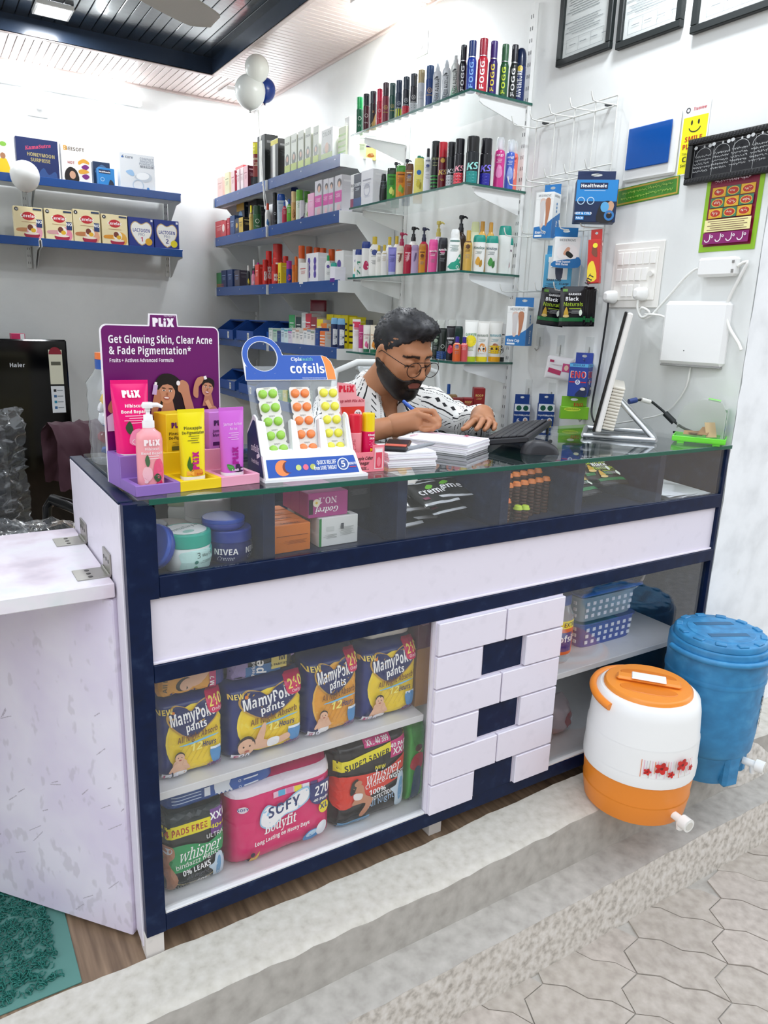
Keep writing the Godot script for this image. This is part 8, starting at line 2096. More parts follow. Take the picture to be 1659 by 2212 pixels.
	["box","ivory ointment carton in the front row",8,1.513,-2.468,-1.57,0.047,0.06,0.095,"#eceae6","#b8b4ac","lin:#7a8694|tip:#b8b4ac"],
	["box","cream ointment carton in the front row",8,1.513,-2.422,-1.57,0.046,0.06,0.087,"#e8e6e0","#c8a08a","lin:#7a8694|tip:#c8a08a"],
	["box","pearl ointment carton in the front row",8,1.513,-2.374,-1.57,0.045,0.06,0.08,"#eeecea","#c0bcb4","lin:#7a8694|tip:#c0bcb4"],
	["box","white and orange ointment carton in the front row",8,1.513,-2.325,-1.57,0.044,0.06,0.098,"#e8eaea","#d87a4a","lin:#7a8694|tip:#d87a4a"],
	["box","white and grey ointment carton in the front row",8,1.513,-2.281,-1.57,0.044,0.06,0.091,"#eceae8","#9aa8b8","lin:#7a8694|tip:#9aa8b8"],
	["box","white and sage ointment carton in the front row",8,1.513,-2.237,-1.57,0.043,0.06,0.084,"#ece8e4","#8a9a8a","lin:#7a8694|tip:#8a9a8a"],
	["box","navy ointment carton in the front row",8,1.513,-2.184,-1.57,0.042,0.06,0.101,"#26468c","#1c3670","lin:#7a8694|tip:#1c3670"],
	["box","green topped carton in the back row",8,1.608,-2.7,-1.57,0.082,0.06,0.166,"#3a9a5a","#d8d8d4","lin:#e8e8e4|band:#e4e4e0"],
	["box","dark green topped carton in the back row",8,1.608,-2.608,-1.57,0.079,0.06,0.154,"#2a3a3c","#d8d8d4","lin:#e8e8e4|band:#e4e4e0"],
	["box","silver topped carton in the back row",8,1.608,-2.533,-1.57,0.077,0.06,0.178,"#c8ccc8","#d8d8d4","lin:#e8e8e4|band:#e4e4e0"],
	["box","red topped carton in the back row",8,1.608,-2.482,-1.57,0.075,0.06,0.174,"#c03044","#d8d8d4","lin:#e8e8e4|band:#e4e4e0"],
	["box","maroon topped carton in the back row",8,1.608,-2.418,-1.57,0.073,0.06,0.156,"#8a3038","#d8d8d4","lin:#e8e8e4|band:#e4e4e0"],
	["box","yellow topped carton in the back row",8,1.608,-2.342,-1.57,0.071,0.06,0.145,"#e8d02a","#d8d8d4","lin:#e8e8e4|band:#e4e4e0"],
	["box","orange topped carton in the back row",8,1.608,-2.297,-1.57,0.07,0.06,0.125,"#e07a2c","#d8d8d4","lin:#e8e8e4|band:#e4e4e0"],
	["box","orange and white carton",8,1.513,-2.125,-1.57,0.056,0.06,0.086,"#e8742c","#d8d4d0","strips:#e8e6e2"],
	["flip","navy mouthwash bottle with a white label",8,1.508,-2.041,-0.49,0.036,0.022,0.154,"#1f2c58","#7ab0d8","label:#e4e6ea"],
	["flip","navy mouthwash bottle with a white label",8,1.508,-1.97,-0.5,0.038,0.023,0.152,"#1f2c58","#7ab0d8","label:#e4e6ea"],
	["flip","navy mouthwash bottle with a white label",8,1.508,-1.97,-0.5,0.029,0.017,0.146,"#1f2c58","#7ab0d8","label:#e4e6ea"],
	["box","yellow and black carton in the back row",8,1.658,-2.323,-1.57,0.077,0.06,0.173,"#e8d81e","#c8b818","strips:#2a2a2a"],
	["box","yellow and black carton in the back row",8,1.658,-2.238,-1.57,0.075,0.06,0.171,"#e8d81e","#c8b818","strips:#2a2a2a"],
	["box","yellow and black carton in the back row",8,1.658,-2.161,-1.57,0.072,0.06,0.169,"#e8d81e","#c8b818","strips:#2a2a2a"],
	["box","yellow and black carton in the back row",8,1.658,-2.07,-1.57,0.07,0.06,0.162,"#e8d81e","#c8b818","strips:#2a2a2a"],
	["pouch","red, white and green pouch standing at the back",8,1.718,-2.636,-0.7,0.101,0.02,0.257,"#c8c4c0","","band:#3a8a4a|topy:#8a2a38"],
	["can","black bottle lying low at the back",8,1.678,-1.986,-0.53,0.041,0.041,0.15,"#2a2c34","#3a3c44",""],
	["box","grey carton",9,1.518,-2.745,-1.57,0.067,0.06,0.06,"#d8d8d2","#b8b8b0","lin:#f0f0ea"],
	["box","leaf green carton",9,1.518,-2.671,-1.57,0.065,0.06,0.067,"#7ab06a","#4a8a4a","lin:#f0f0ea"],
	["box","yellow carton",9,1.518,-2.599,-1.57,0.063,0.06,0.073,"#d8d03a","#a8a82a","lin:#f0f0ea"],
	["box","green carton",9,1.518,-2.528,-1.57,0.062,0.06,0.08,"#3a8a5a","#2a6a44","lin:#f0f0ea"],
	["box","wine red carton",9,1.518,-2.46,-1.57,0.06,0.06,0.086,"#a83a4a","#7a2a38","lin:#f0f0ea"],
	["box","pale sage carton",9,1.518,-2.386,-1.57,0.058,0.06,0.093,"#c8d0c0","#9aa890","lin:#f0f0ea"],
]

func side(called: String, label: String, category: String, y: float, z: float, group := "") -> Node3D:
	return thing(called, label, category, V(XW, y, z), -PI / 2, group)

func frame_of(t: Node3D, w: float, h: float, b: float, d: float, c: String, mat: Material) -> void:
	var m := Mb.new().ink(c)
	m.box2(V(-w / 2, 0, 0.001), V(w / 2, b, d), 0.002); m.box2(V(-w / 2, h - b, 0.001), V(w / 2, h, d), 0.002)
	m.box2(V(-w / 2, b, 0.001), V(-w / 2 + b, h - b, d), 0.002); m.box2(V(w / 2 - b, b, 0.001), V(w / 2, h - b, d), 0.002)
	part("frame", m, mat, t)

func squiggle(m: Mb, x0: float, x1: float, y: float, h: float, c, sd: int) -> void:
	var r := RandomNumberGenerator.new(); r.seed = sd
	var x := x0
	while x < x1:
		var w := h * r.randf_range(0.5, 1.3)
		var p := []
		for k in 6: p.append(x + w * k / 5.0); p.append(y + h * (0.35 * sin(k * r.randf_range(1.2, 2.4)) + (0.3 if r.randf() > 0.8 else 0.0)))
		m.stroke(p, h * 0.16, c)
		if r.randf() > 0.5: m.ell(x + w * 0.5, y + h * 0.6 * (1 if r.randf() > 0.5 else -1), h * 0.1, h * 0.1, c, 0.0, 6)
		x += w + h * 0.25

func wall_things() -> void:
	var blk := fin("satin")
	var ink := fin("ink")
	for k in 3:
		var q: Array = [[2.286, -0.766, 0.25], [2.272, -0.489, 0.252], [2.24, -0.195, 0.262]][k]
		var t := side("certificate_frame", ["black framed certificate beside the slotted upright", "black framed certificate between two others", "black framed certificate above the smiley notice"][k], "picture frame", q[0], q[1])
		frame_of(t, q[2], 0.345, 0.021, 0.02, "#15171a", blk)
		var m := Mb.new()
		m.xf = Transform3D(Basis(), V(0, 0, 0.008))
		m.rect(0, 0.1725, q[2] - 0.04, 0.305, "#e4e8e6")
		m.ell(-0.075, 0.3, 0.006, 0.008, "#3a4448"); m.rect(0.0, 0.305, 0.1, 0.004, "#6a7074")
		for r in 24:
			if r % 9 < 7: m.rect(-0.012 + 0.01 * sin(r * 1.7), 0.272 - r * 0.0078, 0.14 + 0.025 * sin(r * 2.9), 0.0017, "#8a9094")
		m.rect(0.0, 0.078, 0.17, 0.001, "#8a9094"); m.rect(0.0, 0.034, 0.17, 0.001, "#8a9094")
		for j in 4: m.rect(-0.085 + 0.057 * j, 0.056, 0.001, 0.044, "#8a9094"); m.rect(-0.056 + 0.05 * j, 0.058, 0.03, 0.002, "#8a9094")
		part("certificate", m, ink, t)
		part("glass_pane", Mb.new().box2(V(-q[2] / 2 + 0.02, 0.02, 0.0115), V(q[2] / 2 - 0.02, 0.325, 0.0125)), clear_mat("pane", Color(0.4, 0.5, 0.48), 0.012, 0.02), t)
	var g := side("wire_grid", "white wire display grid with long prongs on the side wall", "display grid", 1.46, -0.773)
	var wire := fin("satin")
	for k in 5:
		part("wire", Mb.new().ink("#d8d9d4").tube([V(-0.193 + 0.0965 * k, 0, 0.018), V(-0.193 + 0.0965 * k, 0.67, 0.018)], 0.0022, 6), wire, g)
	for y in [0.67, 0.64, 0.46, 0.435, 0.255, 0.05]:
		part("wire", Mb.new().ink("#dedfda").tube([V(-0.195, y, 0.0205), V(0.195, y, 0.0205)], 0.0025, 6), wire, g)
	for r in 4:
		for k in 5:
			if r == 3 and k > 3: continue
			var y: float = [0.64, 0.435, 0.255, 0.05][r]
			var x := -0.193 + 0.0965 * k
			part("prong", Mb.new().ink("#e6e7e2").tube([V(x, y, 0.022), V(x - 0.004, y - 0.004, 0.11), V(x - 0.005, y - 0.002, 0.126), V(x - 0.005, y + 0.012, 0.134), V(x - 0.005, y + 0.024, 0.137)], 0.0022, 6), wire, g)
	part("clip", Mb.new().ink("#3a3c3e").tube([V(-0.15, 0.65, 0.002), V(-0.15, 0.65, 0.026)], 0.006, 10).tube([V(0.15, 0.65, 0.002), V(0.15, 0.65, 0.026)], 0.006, 10), wire, g).set_meta("kind", "stuff")
	knee_box("white and blue knee support box with a leg photo, hung high on the wire grid", V(1.715, 1.69, -0.8), -1.15, 0.068, 0.068, 0.155)
	knee_box("white and blue knee support box with a leg photo, hung beside the lowest prongs", V(1.70, 1.305, -0.885), -1.05, 0.08, 0.08, 0.145)
	hang_box("navy and sky blue hot and cold pack box on the wire grid", V(1.7, 1.722, -0.56), -0.72, 0.135, 0.06, 0.132, "#13284f", "#1a2848", [["r", 0.0, 0.74, 0.98, 0.5, "#2a86cc"], ["r", -0.08, 0.85, 0.66, 0.15, "#16294f"], ["t", "Healthwale", -0.08, 0.815, 0.075, "#ffffff", 0, {"w": 0.082}], ["l", -0.05, 0.74, 0.5, 1, "#cfe6f6"], ["o", -0.36, 0.5, 0.09, 0.02, "#b8d4ea"], ["o", -0.13, 0.5, 0.09, 0.02, "#b8d4ea"], ["k", 0.05, 0.02, 0.1, 0.4, 0.24, 0.5, 0.4, 0.44, 0.42, 0.02, "#22242a"], ["k", 0.2, 0.3, 0.34, 0.5, 0.44, 0.4, 0.36, 0.2, "#caa084"], ["e", 0.22, 0.36, 0.1, 0.12, "#5aa6d8"], ["r", -0.28, 0.2, 0.36, 0.08, "#2a86cc"], ["t", "HOT & COLD", -0.28, 0.18, 0.05, "#ffffff"], ["r", -0.36, 0.09, 0.2, 0.08, "#2a86cc"], ["t", "PACK", -0.36, 0.07, 0.05, "#ffffff"], ["o", 0.34, 0.16, 0.12, 0.05, "#3a7ab8"]], "#182c56")
	hang_box("pale blue knee support pair box behind the wrist support box", V(1.735, 1.507, -0.74), -0.8, 0.098, 0.06, 0.125, "#4aa2cc", "#5aaed6", [["r", 0.0, 0.62, 0.7, 0.62, "#e9eceb"], ["r", -0.2, 0.86, 0.34, 0.14, "#f4f4f0"], ["k", -0.05, 0.34, -0.1, 0.8, 0.14, 0.82, 0.16, 0.36, "#3a4058"], ["t", "Knee Cap", -0.12, 0.27, 0.085, "#1d2a3a"], ["l", -0.2, 0.2, 0.4, 4, "#1d3a5a"], ["t", "X-Large", 0.25, 0.17, 0.07, "#1d2a3a"]], "#3a92c0")
	hang_box("white and blue wrist support box with a strapped hand", V(1.69, 1.583, -0.665), -0.62, 0.088, 0.045, 0.1, "#eceeed", "#dfe6ea", [["k", -0.5, 0.0, -0.5, 0.18, 0.0, 0.26, 0.5, 0.34, 0.5, 0.0, "#1f6fae"], ["t", "MEDEMOVE", 0.0, 0.86, 0.08, "#50565c", 0, {"b": false, "w": 0.055}], ["k", -0.3, 0.3, -0.36, 0.62, -0.1, 0.74, 0.2, 0.74, 0.4, 0.6, 0.36, 0.3, "#f2f0ee"], ["k", -0.14, 0.45, 0.0, 0.66, 0.12, 0.62, 0.0, 0.4, "#d8a286"], ["k", -0.04, 0.42, 0.04, 0.54, 0.26, 0.4, 0.16, 0.3, "#1c1d20"], ["t", "Wrist Support", -0.12, 0.15, 0.075, "#ffffff", 0, {"w": 0.05}], ["t", "With Thumb", -0.16, 0.06, 0.075, "#ffffff", 0, {"w": 0.043}]], "#1f6fae")
	var ht := hang_box("tall red repellent box with a yellow flash, tilted on its prong", V(1.7, 1.527, -0.53), -1.0, 0.04, 0.04, 0.14, "#c9281f", "#d8382c", [["k", -0.4, 0.05, -0.45, 0.4, 0.0, 0.5, 0.3, 0.1, "#f2d42a"], ["t", "HIT", -0.1, 0.06, 0.4, "#16181a", 60], ["k", -0.2, 0.7, 0.1, 0.95, 0.3, 0.6, "#7a3a20"], ["e", 0.1, 0.86, 0.2, 0.2, "#f2e22a"]], "#cf2c22", [["l", 0.0, 0.7, 0.7, 20, "#f4b8a8"], ["r", 0.1, 0.9, 0.4, 0.06, "#f0d0c8"]])
	ht.rotation.z = 0.06
	for k in 9:
		var far := k < 3
		var s: Node3D = good("pouch", "hanging_sachet", "black hair-colour sachet hanging in the " + ("small" if far else "thick") + " bunch on the wire grid", "sachet", "small sachet bunch" if far else "thick sachet bunch", V((1.69 + 0.013 * k) if far else (1.655 + 0.0135 * (k - 3)), 1.385 + 0.004 * sin(k * 2.0), (-0.725 - 0.003 * k) if far else (-0.575 - 0.002 * (k - 3))), -0.66 - 0.02 * k, 0.082, 0.01, 0.128, "#141518", "", naturals_print() if k in [0, 3] else [["r", 0.0, 0.17, 0.98, 0.1, "#1d6b3c"]], {"wob": 0.003, "seed": 90 + k, "nx": 10, "ny": 12})
		s.rotation.z = -0.09 if far else 0.03
	var f := side("fuse_box", "white fuse box with a translucent blue flap", "fuse box", 1.855, -0.428)
	part("cover", Mb.new().ink("#eeefed").box2(V(-0.103, 0, 0.0005), V(0.103, 0.192, 0.014), 0.006), fin("satin"), f)
	part("breakers", Mb.new().ink("#1d3f86").box2(V(-0.05, 0.08, 0.0142), V(0.05, 0.122, 0.017), 0.001), fin("satin"), f)
	part("blue_flap", Mb.new().ink("#1a5cae").box2(V(-0.088, 0.035, 0.0175), V(0.082, 0.16, 0.022), 0.004), clear_mat("blue_flap", Color("#0f57ae"), 0.82, 0.1), f)
	var s2 := side("smiley_notice", "yellow and white notice with a smiling face", "notice", 1.86, -0.276)
	part("card", Mb.new().ink("#efeff0").box2(V(-0.047, -0.012, 0.0005), V(0.047, 0.19, 0.0025), 0.0008), fin("card"), s2)
	var sm := Mb.new()
	sm.xf = Transform3D(Basis(), V(0, 0, 0.0027))
	sm.rect(0, 0.072, 0.086, 0.16, "#f4ee12"); sm.ring(-0.03, 0.172, 0.008, 0.008, 0.003, "#3a3c40"); lettering(sm, "Trueview", 0.01, 0.168, 0.009, "#c02430", {"w": 0.045, "i": 0.2})
	for x in [-0.012, 0.012]: sm.ell(x, 0.135, 0.0035, 0.007, "#2a2a1a")
	sm.ring(0.0, 0.125, 0.022, 0.018, 0.003, "#2a2a1a", PI * 1.08, PI * 1.92)
	lettering(sm, "SMILE", 0.0, 0.083, 0.014, "#c0281f", {"w": 0.06}); lettering(sm, "PLEASE", 0.0, 0.062, 0.014, "#c0281f", {"w": 0.07}); lettering(sm, "This area is under", 0.0, 0.046, 0.006, "#26261a", {"w": 0.07, "b": false}); lettering(sm, "CCTV", 0.0, 0.026, 0.015, "#26261a", {"w": 0.062}); lettering(sm, "Surveillance", 0.0, 0.012, 0.008, "#26261a", {"w": 0.07})
	part("printed_face", sm, ink, s2)
	var kf := side("scripture_frame", "black carved frame with silver Arabic script", "picture frame", 1.815, -0.13)
	kf.rotation.z = 0.0
	var w := 0.3
	var h := 0.128
	frame_of(kf, w, h, 0.017, 0.02, "#17181a", blk)
	for k in 56:
		var x := -w / 2 + 0.01 + (k % 28) * 0.0104
		part("stud", Mb.new().ink("#1f2022").box(V(x, 0.0085 if k < 28 else h - 0.0085, 0.0205), V(0.007, 0.01, 0.004), 0.0018), blk, kf)
	var km := Mb.new()
	km.xf = Transform3D(Basis(), V(0, 0, 0.006))
	km.rect(0, h / 2, w - 0.03, h - 0.03, "#1a1b1e")
	var silver := "#c6c8c8"
	for q in [[0.0, 0.019, 0.264, 0.0012], [0.0, h - 0.019, 0.264, 0.0012]]: km.rect(q[0], q[1], q[2], q[3], silver)
	for k in 5: km.rect(-0.132 + 0.066 * k, h / 2, 0.001, h - 0.038, silver)
	for k in 4:
		var cx := -0.099 + 0.066 * k
		km.ring(cx, 0.078, 0.026, 0.022, 0.0012, silver, 0.0, PI, 10); km.ell(cx, 0.103, 0.003, 0.004, silver)
		for r in 5: squiggle(km, cx - 0.027, cx + 0.024, 0.076 - r * 0.0105, 0.006, silver, k * 10 + r)
		km.ell(cx + 0.024, 0.101, 0.006, 0.005, silver); km.ell(cx - 0.024, 0.101, 0.006, 0.005, silver)
	part("printed_face", km, ink, kf)
	var gs := side("green_strip", "long green card strip with gold script and border", "notice", 1.789, -0.43)
	gs.rotation.z = 0.05
	part("card", Mb.new().ink("#4f8a2c").box2(V(-0.125, 0, 0.0005), V(0.125, 0.056, 0.003), 0.001), fin("gloss"), gs)
	var gm := Mb.new()
	gm.xf = Transform3D(Basis(), V(0, 0, 0.0032))
	gm.rect(0, 0.028, 0.242, 0.05, "#b89a3a"); gm.rect(0, 0.028, 0.232, 0.04, "#3f8224")
	for r in 2: squiggle(gm, -0.1, 0.1, 0.036 - r * 0.017, 0.01, "#a8c85a", 70 + r)
	part("printed_face", gm, ink, gs)
	var cl := side("prayer_card", "lime bordered card with nine red ovals of script", "notice", 1.625, -0.114)
	part("card", Mb.new().ink("#8fbf2e").box2(V(-0.092, -0.01, 0.0005), V(0.092, 0.2, 0.003), 0.001), fin("gloss"), cl)
	var cm := Mb.new()
	cm.xf = Transform3D(Basis(), V(0, 0, 0.0032))
	cm.rect(0, 0.1, 0.156, 0.19, "#7c1434")
	for k in 9:
		var x := -0.047 + 0.047 * (k % 3)
		var y := 0.158 - 0.03 * (k / 3)
		cm.rect(x, y, 0.045, 0.027, "#d8a82a" if k % 2 == 0 else "#3f7a5a"); cm.ell(x, y, 0.019, 0.0115, "#e0b84a"); cm.ell(x, y, 0.0165, 0.0095, "#b83222"); squiggle(cm, x - 0.01, x + 0.006, y, 0.009, "#f4e8d0", 100 + k)
	squiggle(cm, -0.06, 0.055, 0.187, 0.008, "#f0d8e0", 130)
	cm.rect(0, 0.063, 0.15, 0.034, "#f2e8a8")
	for r in 5: cm.rect(0.0, 0.075 - r * 0.006, 0.13 - 0.02 * (r % 2), 0.002, "#7a5a4a")
	cm.rect(0, 0.027, 0.15, 0.032, "#8a1f6a")
	for k in 4: cm.ring(-0.06 + 0.036 * k, 0.024, 0.009, 0.008, 0.0028, "#f6f0f4", PI, TAU, 10); cm.stroke([-0.051 + 0.036 * k, 0.024, -0.051 + 0.036 * k, 0.038], 0.0028, "#f6f0f4"); cm.ring(-0.044 + 0.036 * k, 0.032, 0.004, 0.004, 0.002, "#f6f0f4", 0.0, TAU, 8)
	part("printed_face", cm, ink, cl)
	var sw := side("switch_board", "flush white switchboard with rows of switches and sockets", "switchboard", 1.45, -0.43)
	part("plate", Mb.new().ink("#ebe9e3").box2(V(-0.105, 0, 0.0005), V(0.1, 0.212, 0.008), 0.003), fin("satin"), sw)
	part("module_frame", Mb.new().ink("#f0eee8").box2(V(-0.088, 0.025, 0.0082), V(0.084, 0.19, 0.012), 0.002), fin("satin"), sw)
	for r in 3:
		for k in 6:
			if r == 2 and (k == 0 or k > 3): continue
			if r == 1 and k == 5: continue
			part("switch", Mb.new().ink("#f4f3ee").box(V(-0.068 + 0.027 * k, 0.16 - 0.052 * r, 0.0135), V(0.0215, 0.04, 0.004 + (0.004 if r == 1 and k in [3, 4] else 0.0)), 0.0015), fin("satin"), sw)
	part("dimmer", Mb.new().ink("#e4e2dc").tube([V(0.067, 0.108, 0.012), V(0.067, 0.108, 0.022)], 0.009, 14), fin("satin"), sw)
	for k in 2:
		var pl := Mb.new().ink("#f4f4f1")
		pl.xf = Transform3D(Basis(Vector3.RIGHT, PI / 2), V([-0.085, 0.042][k], [0.036, 0.045][k], 0.0125))
		pl.loft([[0.0, 0.021, 0.022], [0.02, 0.02, 0.021], [0.035, 0.014, 0.017], [0.04, 0.008, 0.01]], 3.0, 20)
		var t := part(numbered("power_plug"), pl, fin("satin"), self)
		t.transform = sw.transform
		t.set_meta("label", ["white plug with a black lead in the switchboard", "white plug with a white lead in the switchboard"][k]); t.set_meta("category", "plug")
	cable("black_lead", "black mains lead running down from the plug behind the monitor", [V(1.765, 1.475, -0.515), V(1.765, 1.42, -0.515), V(1.77, 1.25, -0.53), V(1.765, 1.1, -0.54), V(1.74, 1.056, -0.5)], 0.0035, "#1b1c1f")
	cable("white_lead", "white lead knotted under the switchboard and up to the adapter", [V(1.765, 1.485, -0.388), V(1.765, 1.45, -0.388), V(1.77, 1.42, -0.37), V(1.775, 1.435, -0.345), V(1.765, 1.45, -0.37), V(1.775, 1.425, -0.385), V(1.78, 1.42, -0.35), V(1.785, 1.47, -0.3), V(1.785, 1.54, -0.235), V(1.785, 1.565, -0.2), V(1.785, 1.568, -0.19)], 0.004, "#eeeeea")
	cable("router_lead", "white lead from the knot to the router", [V(1.772, 1.43, -0.36), V(1.782, 1.425, -0.3), V(1.783, 1.4, -0.26), V(1.778, 1.37, -0.25)], 0.0035, "#eeeeea")
	cable("side_lead", "white lead looping down from the adapter past the router", [V(1.78, 1.568, -0.055), V(1.785, 1.58, -0.03), V(1.785, 1.53, -0.05), V(1.785, 1.46, -0.075), V(1.785, 1.4, -0.06), V(1.785, 1.35, -0.02), V(1.785, 1.33, -0.008)], 0.005, "#eeeeea")
	cable("thin_lead", "thin white lead hanging from the router to the counter", [V(1.785, 1.28, -0.17), V(1.785, 1.2, -0.18), V(1.785, 1.12, -0.24), V(1.78, 1.08, -0.35), V(1.775, 1.056, -0.44)], 0.0028, "#eeeeea")
	var ad := side("power_adapter", "white brick power adapter on the wall beside the prayer card", "adapter", 1.568, -0.118)
	part("case", Mb.new().ink("#f3f3f1").box(V(0, 0, 0.018), V(0.125, 0.055, 0.034), 0.007), fin("satin"), ad)
	part("sockets", Mb.new().ink("#8a8884").box(V(0.058, 0.012, 0.0355), V(0.007, 0.008, 0.002)).box(V(0.058, -0.014, 0.0355), V(0.007, 0.01, 0.002)), fin("satin"), ad).set_meta("kind", "stuff")
	var ro := side("wifi_router", "tall plain white wall router with a vented lower edge", "router", 1.27, -0.17)
	ro.rotation.y = -PI / 2 + 0.12
	part("shell", Mb.new().ink("#f5f5f4").box2(V(-0.108, 0.006, 0.004), V(0.108, 0.2, 0.034), 0.011), fin("satin"), ro)
	part("vent_edge", Mb.new().ink("#9b9b98").box2(V(-0.1, 0.0, 0.008), V(0.1, 0.0058, 0.03), 0.002), fin("satin"), ro)
	part("lamp_dot", Mb.new().ink("#2a2c30").box(V(-0.02, 0.05, 0.0345), V(0.003, 0.003, 0.0006)), fin("satin"), ro)
	var hk := [[1.315, -0.755], [1.313, -0.61], [1.138, -0.91], [1.135, -0.78], [1.095, -0.606], [1.34, -0.87]]
	for k in 6:
		var t := side("clear_hook", "clear adhesive hook on the wall " + ["above the lip balm packet", "above the blue antacid box", "above the vapour rub pair beside the shelves", "above the vapour rub pair beside the antacid box", "above the lime antacid box", "behind the lower knee support box"][k], "hook", hk[k][0], hk[k][1])
		part("pad", Mb.new().box2(V(-0.019, -0.035, 0.0004), V(0.019, 0.035, 0.002)), clear_mat("hook_pad", Color(0.85, 0.87, 0.86), 0.1, 0.1), t)
		part("hook", Mb.new().ink("#b8b8b4").tube([V(0, 0.0, 0.002), V(0, -0.02, 0.004), V(0, -0.045, 0.006), V(0, -0.052, 0.016), V(0, -0.044, 0.024)], 0.0022, 8), fin("steel"), t)
	var lip: Node3D = good("pouch", "balm_packet", "clear packet with a pink lip balm and a woman's portrait", "packet", "", V(1.765, 1.187, -0.726), -1.0, 0.1, 0.012, 0.085, "#e6e2e2", "", [["r", -0.3, 0.78, 0.16, 0.1, "#b0285a"], ["r", -0.14, 0.34, 0.5, 0.2, "#b8305e", -8.0], ["r", 0.28, 0.56, 0.3, 0.36, "#c23a74"], ["e", 0.28, 0.56, 0.08, 0.1, "#e6c0a8"], ["l", -0.1, 0.64, 0.4, 2, "#b88a98"]], {"wob": 0.001})
	lip.rotation.z = -0.1
	hang_box("blue antacid sachet box with red and white lettering", V(1.75, 1.138, -0.595), -1.05, 0.068, 0.068, 0.118, "#1d3f9a", "#1f48a8", eno_print("#d81f30"), "#1d3f9a", eno_print("#d81f30"))
	hang_box("lime green antacid sachet box with a white lid panel", V(1.74, 1.0545, -0.6), -0.6, 0.1, 0.03, 0.045, "#7fbf2a", "#6aa824", [["e", -0.1, 0.8, 0.3, 0.07, "#d8ec4a"], ["t", "LEMON FLAVOUR", -0.1, 0.74, 0.06, "#5a8a1a", 0, {"w": 0.05}], ["t", "ENO", 0.1, 1.06, 0.12, "#c8281f"]], "#8ac83a")
	for k in 2:
		hang_box("navy and white vapour rub twin box " + ["hung beside the shelf upright", "hung beside the lime antacid box"][k], V(1.755, [0.96, 0.975][k], [-0.895, -0.76][k]), -0.62, 0.062, 0.028, 0.118, "#1c3f86", "#16366f", [["r", 0.0, 0.87, 0.98, 0.24, "#eceef0"], ["e", -0.22, 0.86, 0.17, 0.17, "#1d5a48"], ["e", 0.22, 0.86, 0.17, 0.17, "#1d5a48"], ["t", "VapoRub", -0.22, 0.6, 0.1, "#f4f4f6"], ["t", "VapoRub", 0.24, 0.6, 0.1, "#f4f4f6"], ["t", "6", -0.22, 0.38, 0.24, "#f4f4f6"], ["e", 0.24, 0.46, 0.15, 0.17, "#e8eef4"], ["e", 0.24, 0.46, 0.09, 0.1, "#d8a488"], ["r", 0.22, 0.27, 0.3, 0.08, "#f0d42a"], ["r", -0.22, 0.27, 0.3, 0.06, "#d84a5a"], ["o", -0.22, 0.1, 0.15, 0.04, "#d0d8e4"]], "#1c3f86")

func eno_print(c: String) -> Array:
	return [["r", 0.0, 0.94, 0.98, 0.1, "#5ab0e0"], ["t", "REGULAR", 0.0, 0.915, 0.1, "#123a7a"], ["t", "ENO", 0.0, 0.56, 0.36, "#f2f2f6", 0, {"w": 0.056}], ["t", "ENO", 0.0, 0.565, 0.33, c, 0, {"w": 0.052}], ["e", 0.0, 0.44, 0.13, 0.13, "#e8eaf4"], ["t", "6", 0.0, 0.4, 0.18, "#1d3f9a"], ["r", -0.3, 0.44, 0.3, 0.03, c], ["r", 0.3, 0.44, 0.3, 0.03, c], ["k", -0.1, 0.04, 0.3, 0.3, 0.48, 0.28, 0.48, 0.04, "#14264f"], ["e", 0.3, 0.24, 0.14, 0.08, "#e8dcc8"]]

func hang_box(label: String, p: Vector3, turn: float, w: float, d: float, h: float, c1: String, c2: String, prints: Array, tab: String, side_prints := []) -> Node3D:
	var t: Node3D = good("box", "hanging_box", label, "box", "", p, turn, w, d, h, c1, c2, prints, {"side": side_prints if side_prints.size() else [["l", 0.0, 0.75, 0.6, 8, Color(c2).lightened(0.4)]]})
	var m := Mb.new().ink(tab)
	var hole := PackedVector2Array()
	for k in 10: hole.append(Vector2(cos(k * TAU / 10) * w * 0.14, h + 0.024 + sin(k * TAU / 10) * 0.005))
	m.prism(PackedVector2Array([Vector2(-w * 0.46, h - 0.002), Vector2(w * 0.46, h - 0.002), Vector2(w * 0.46, h + 0.036), Vector2(-w * 0.46, h + 0.036)]), -d * 0.5, -d * 0.5 + 0.0012, hole)
	part("hang_tab", m, fin("card"), t)
	return t

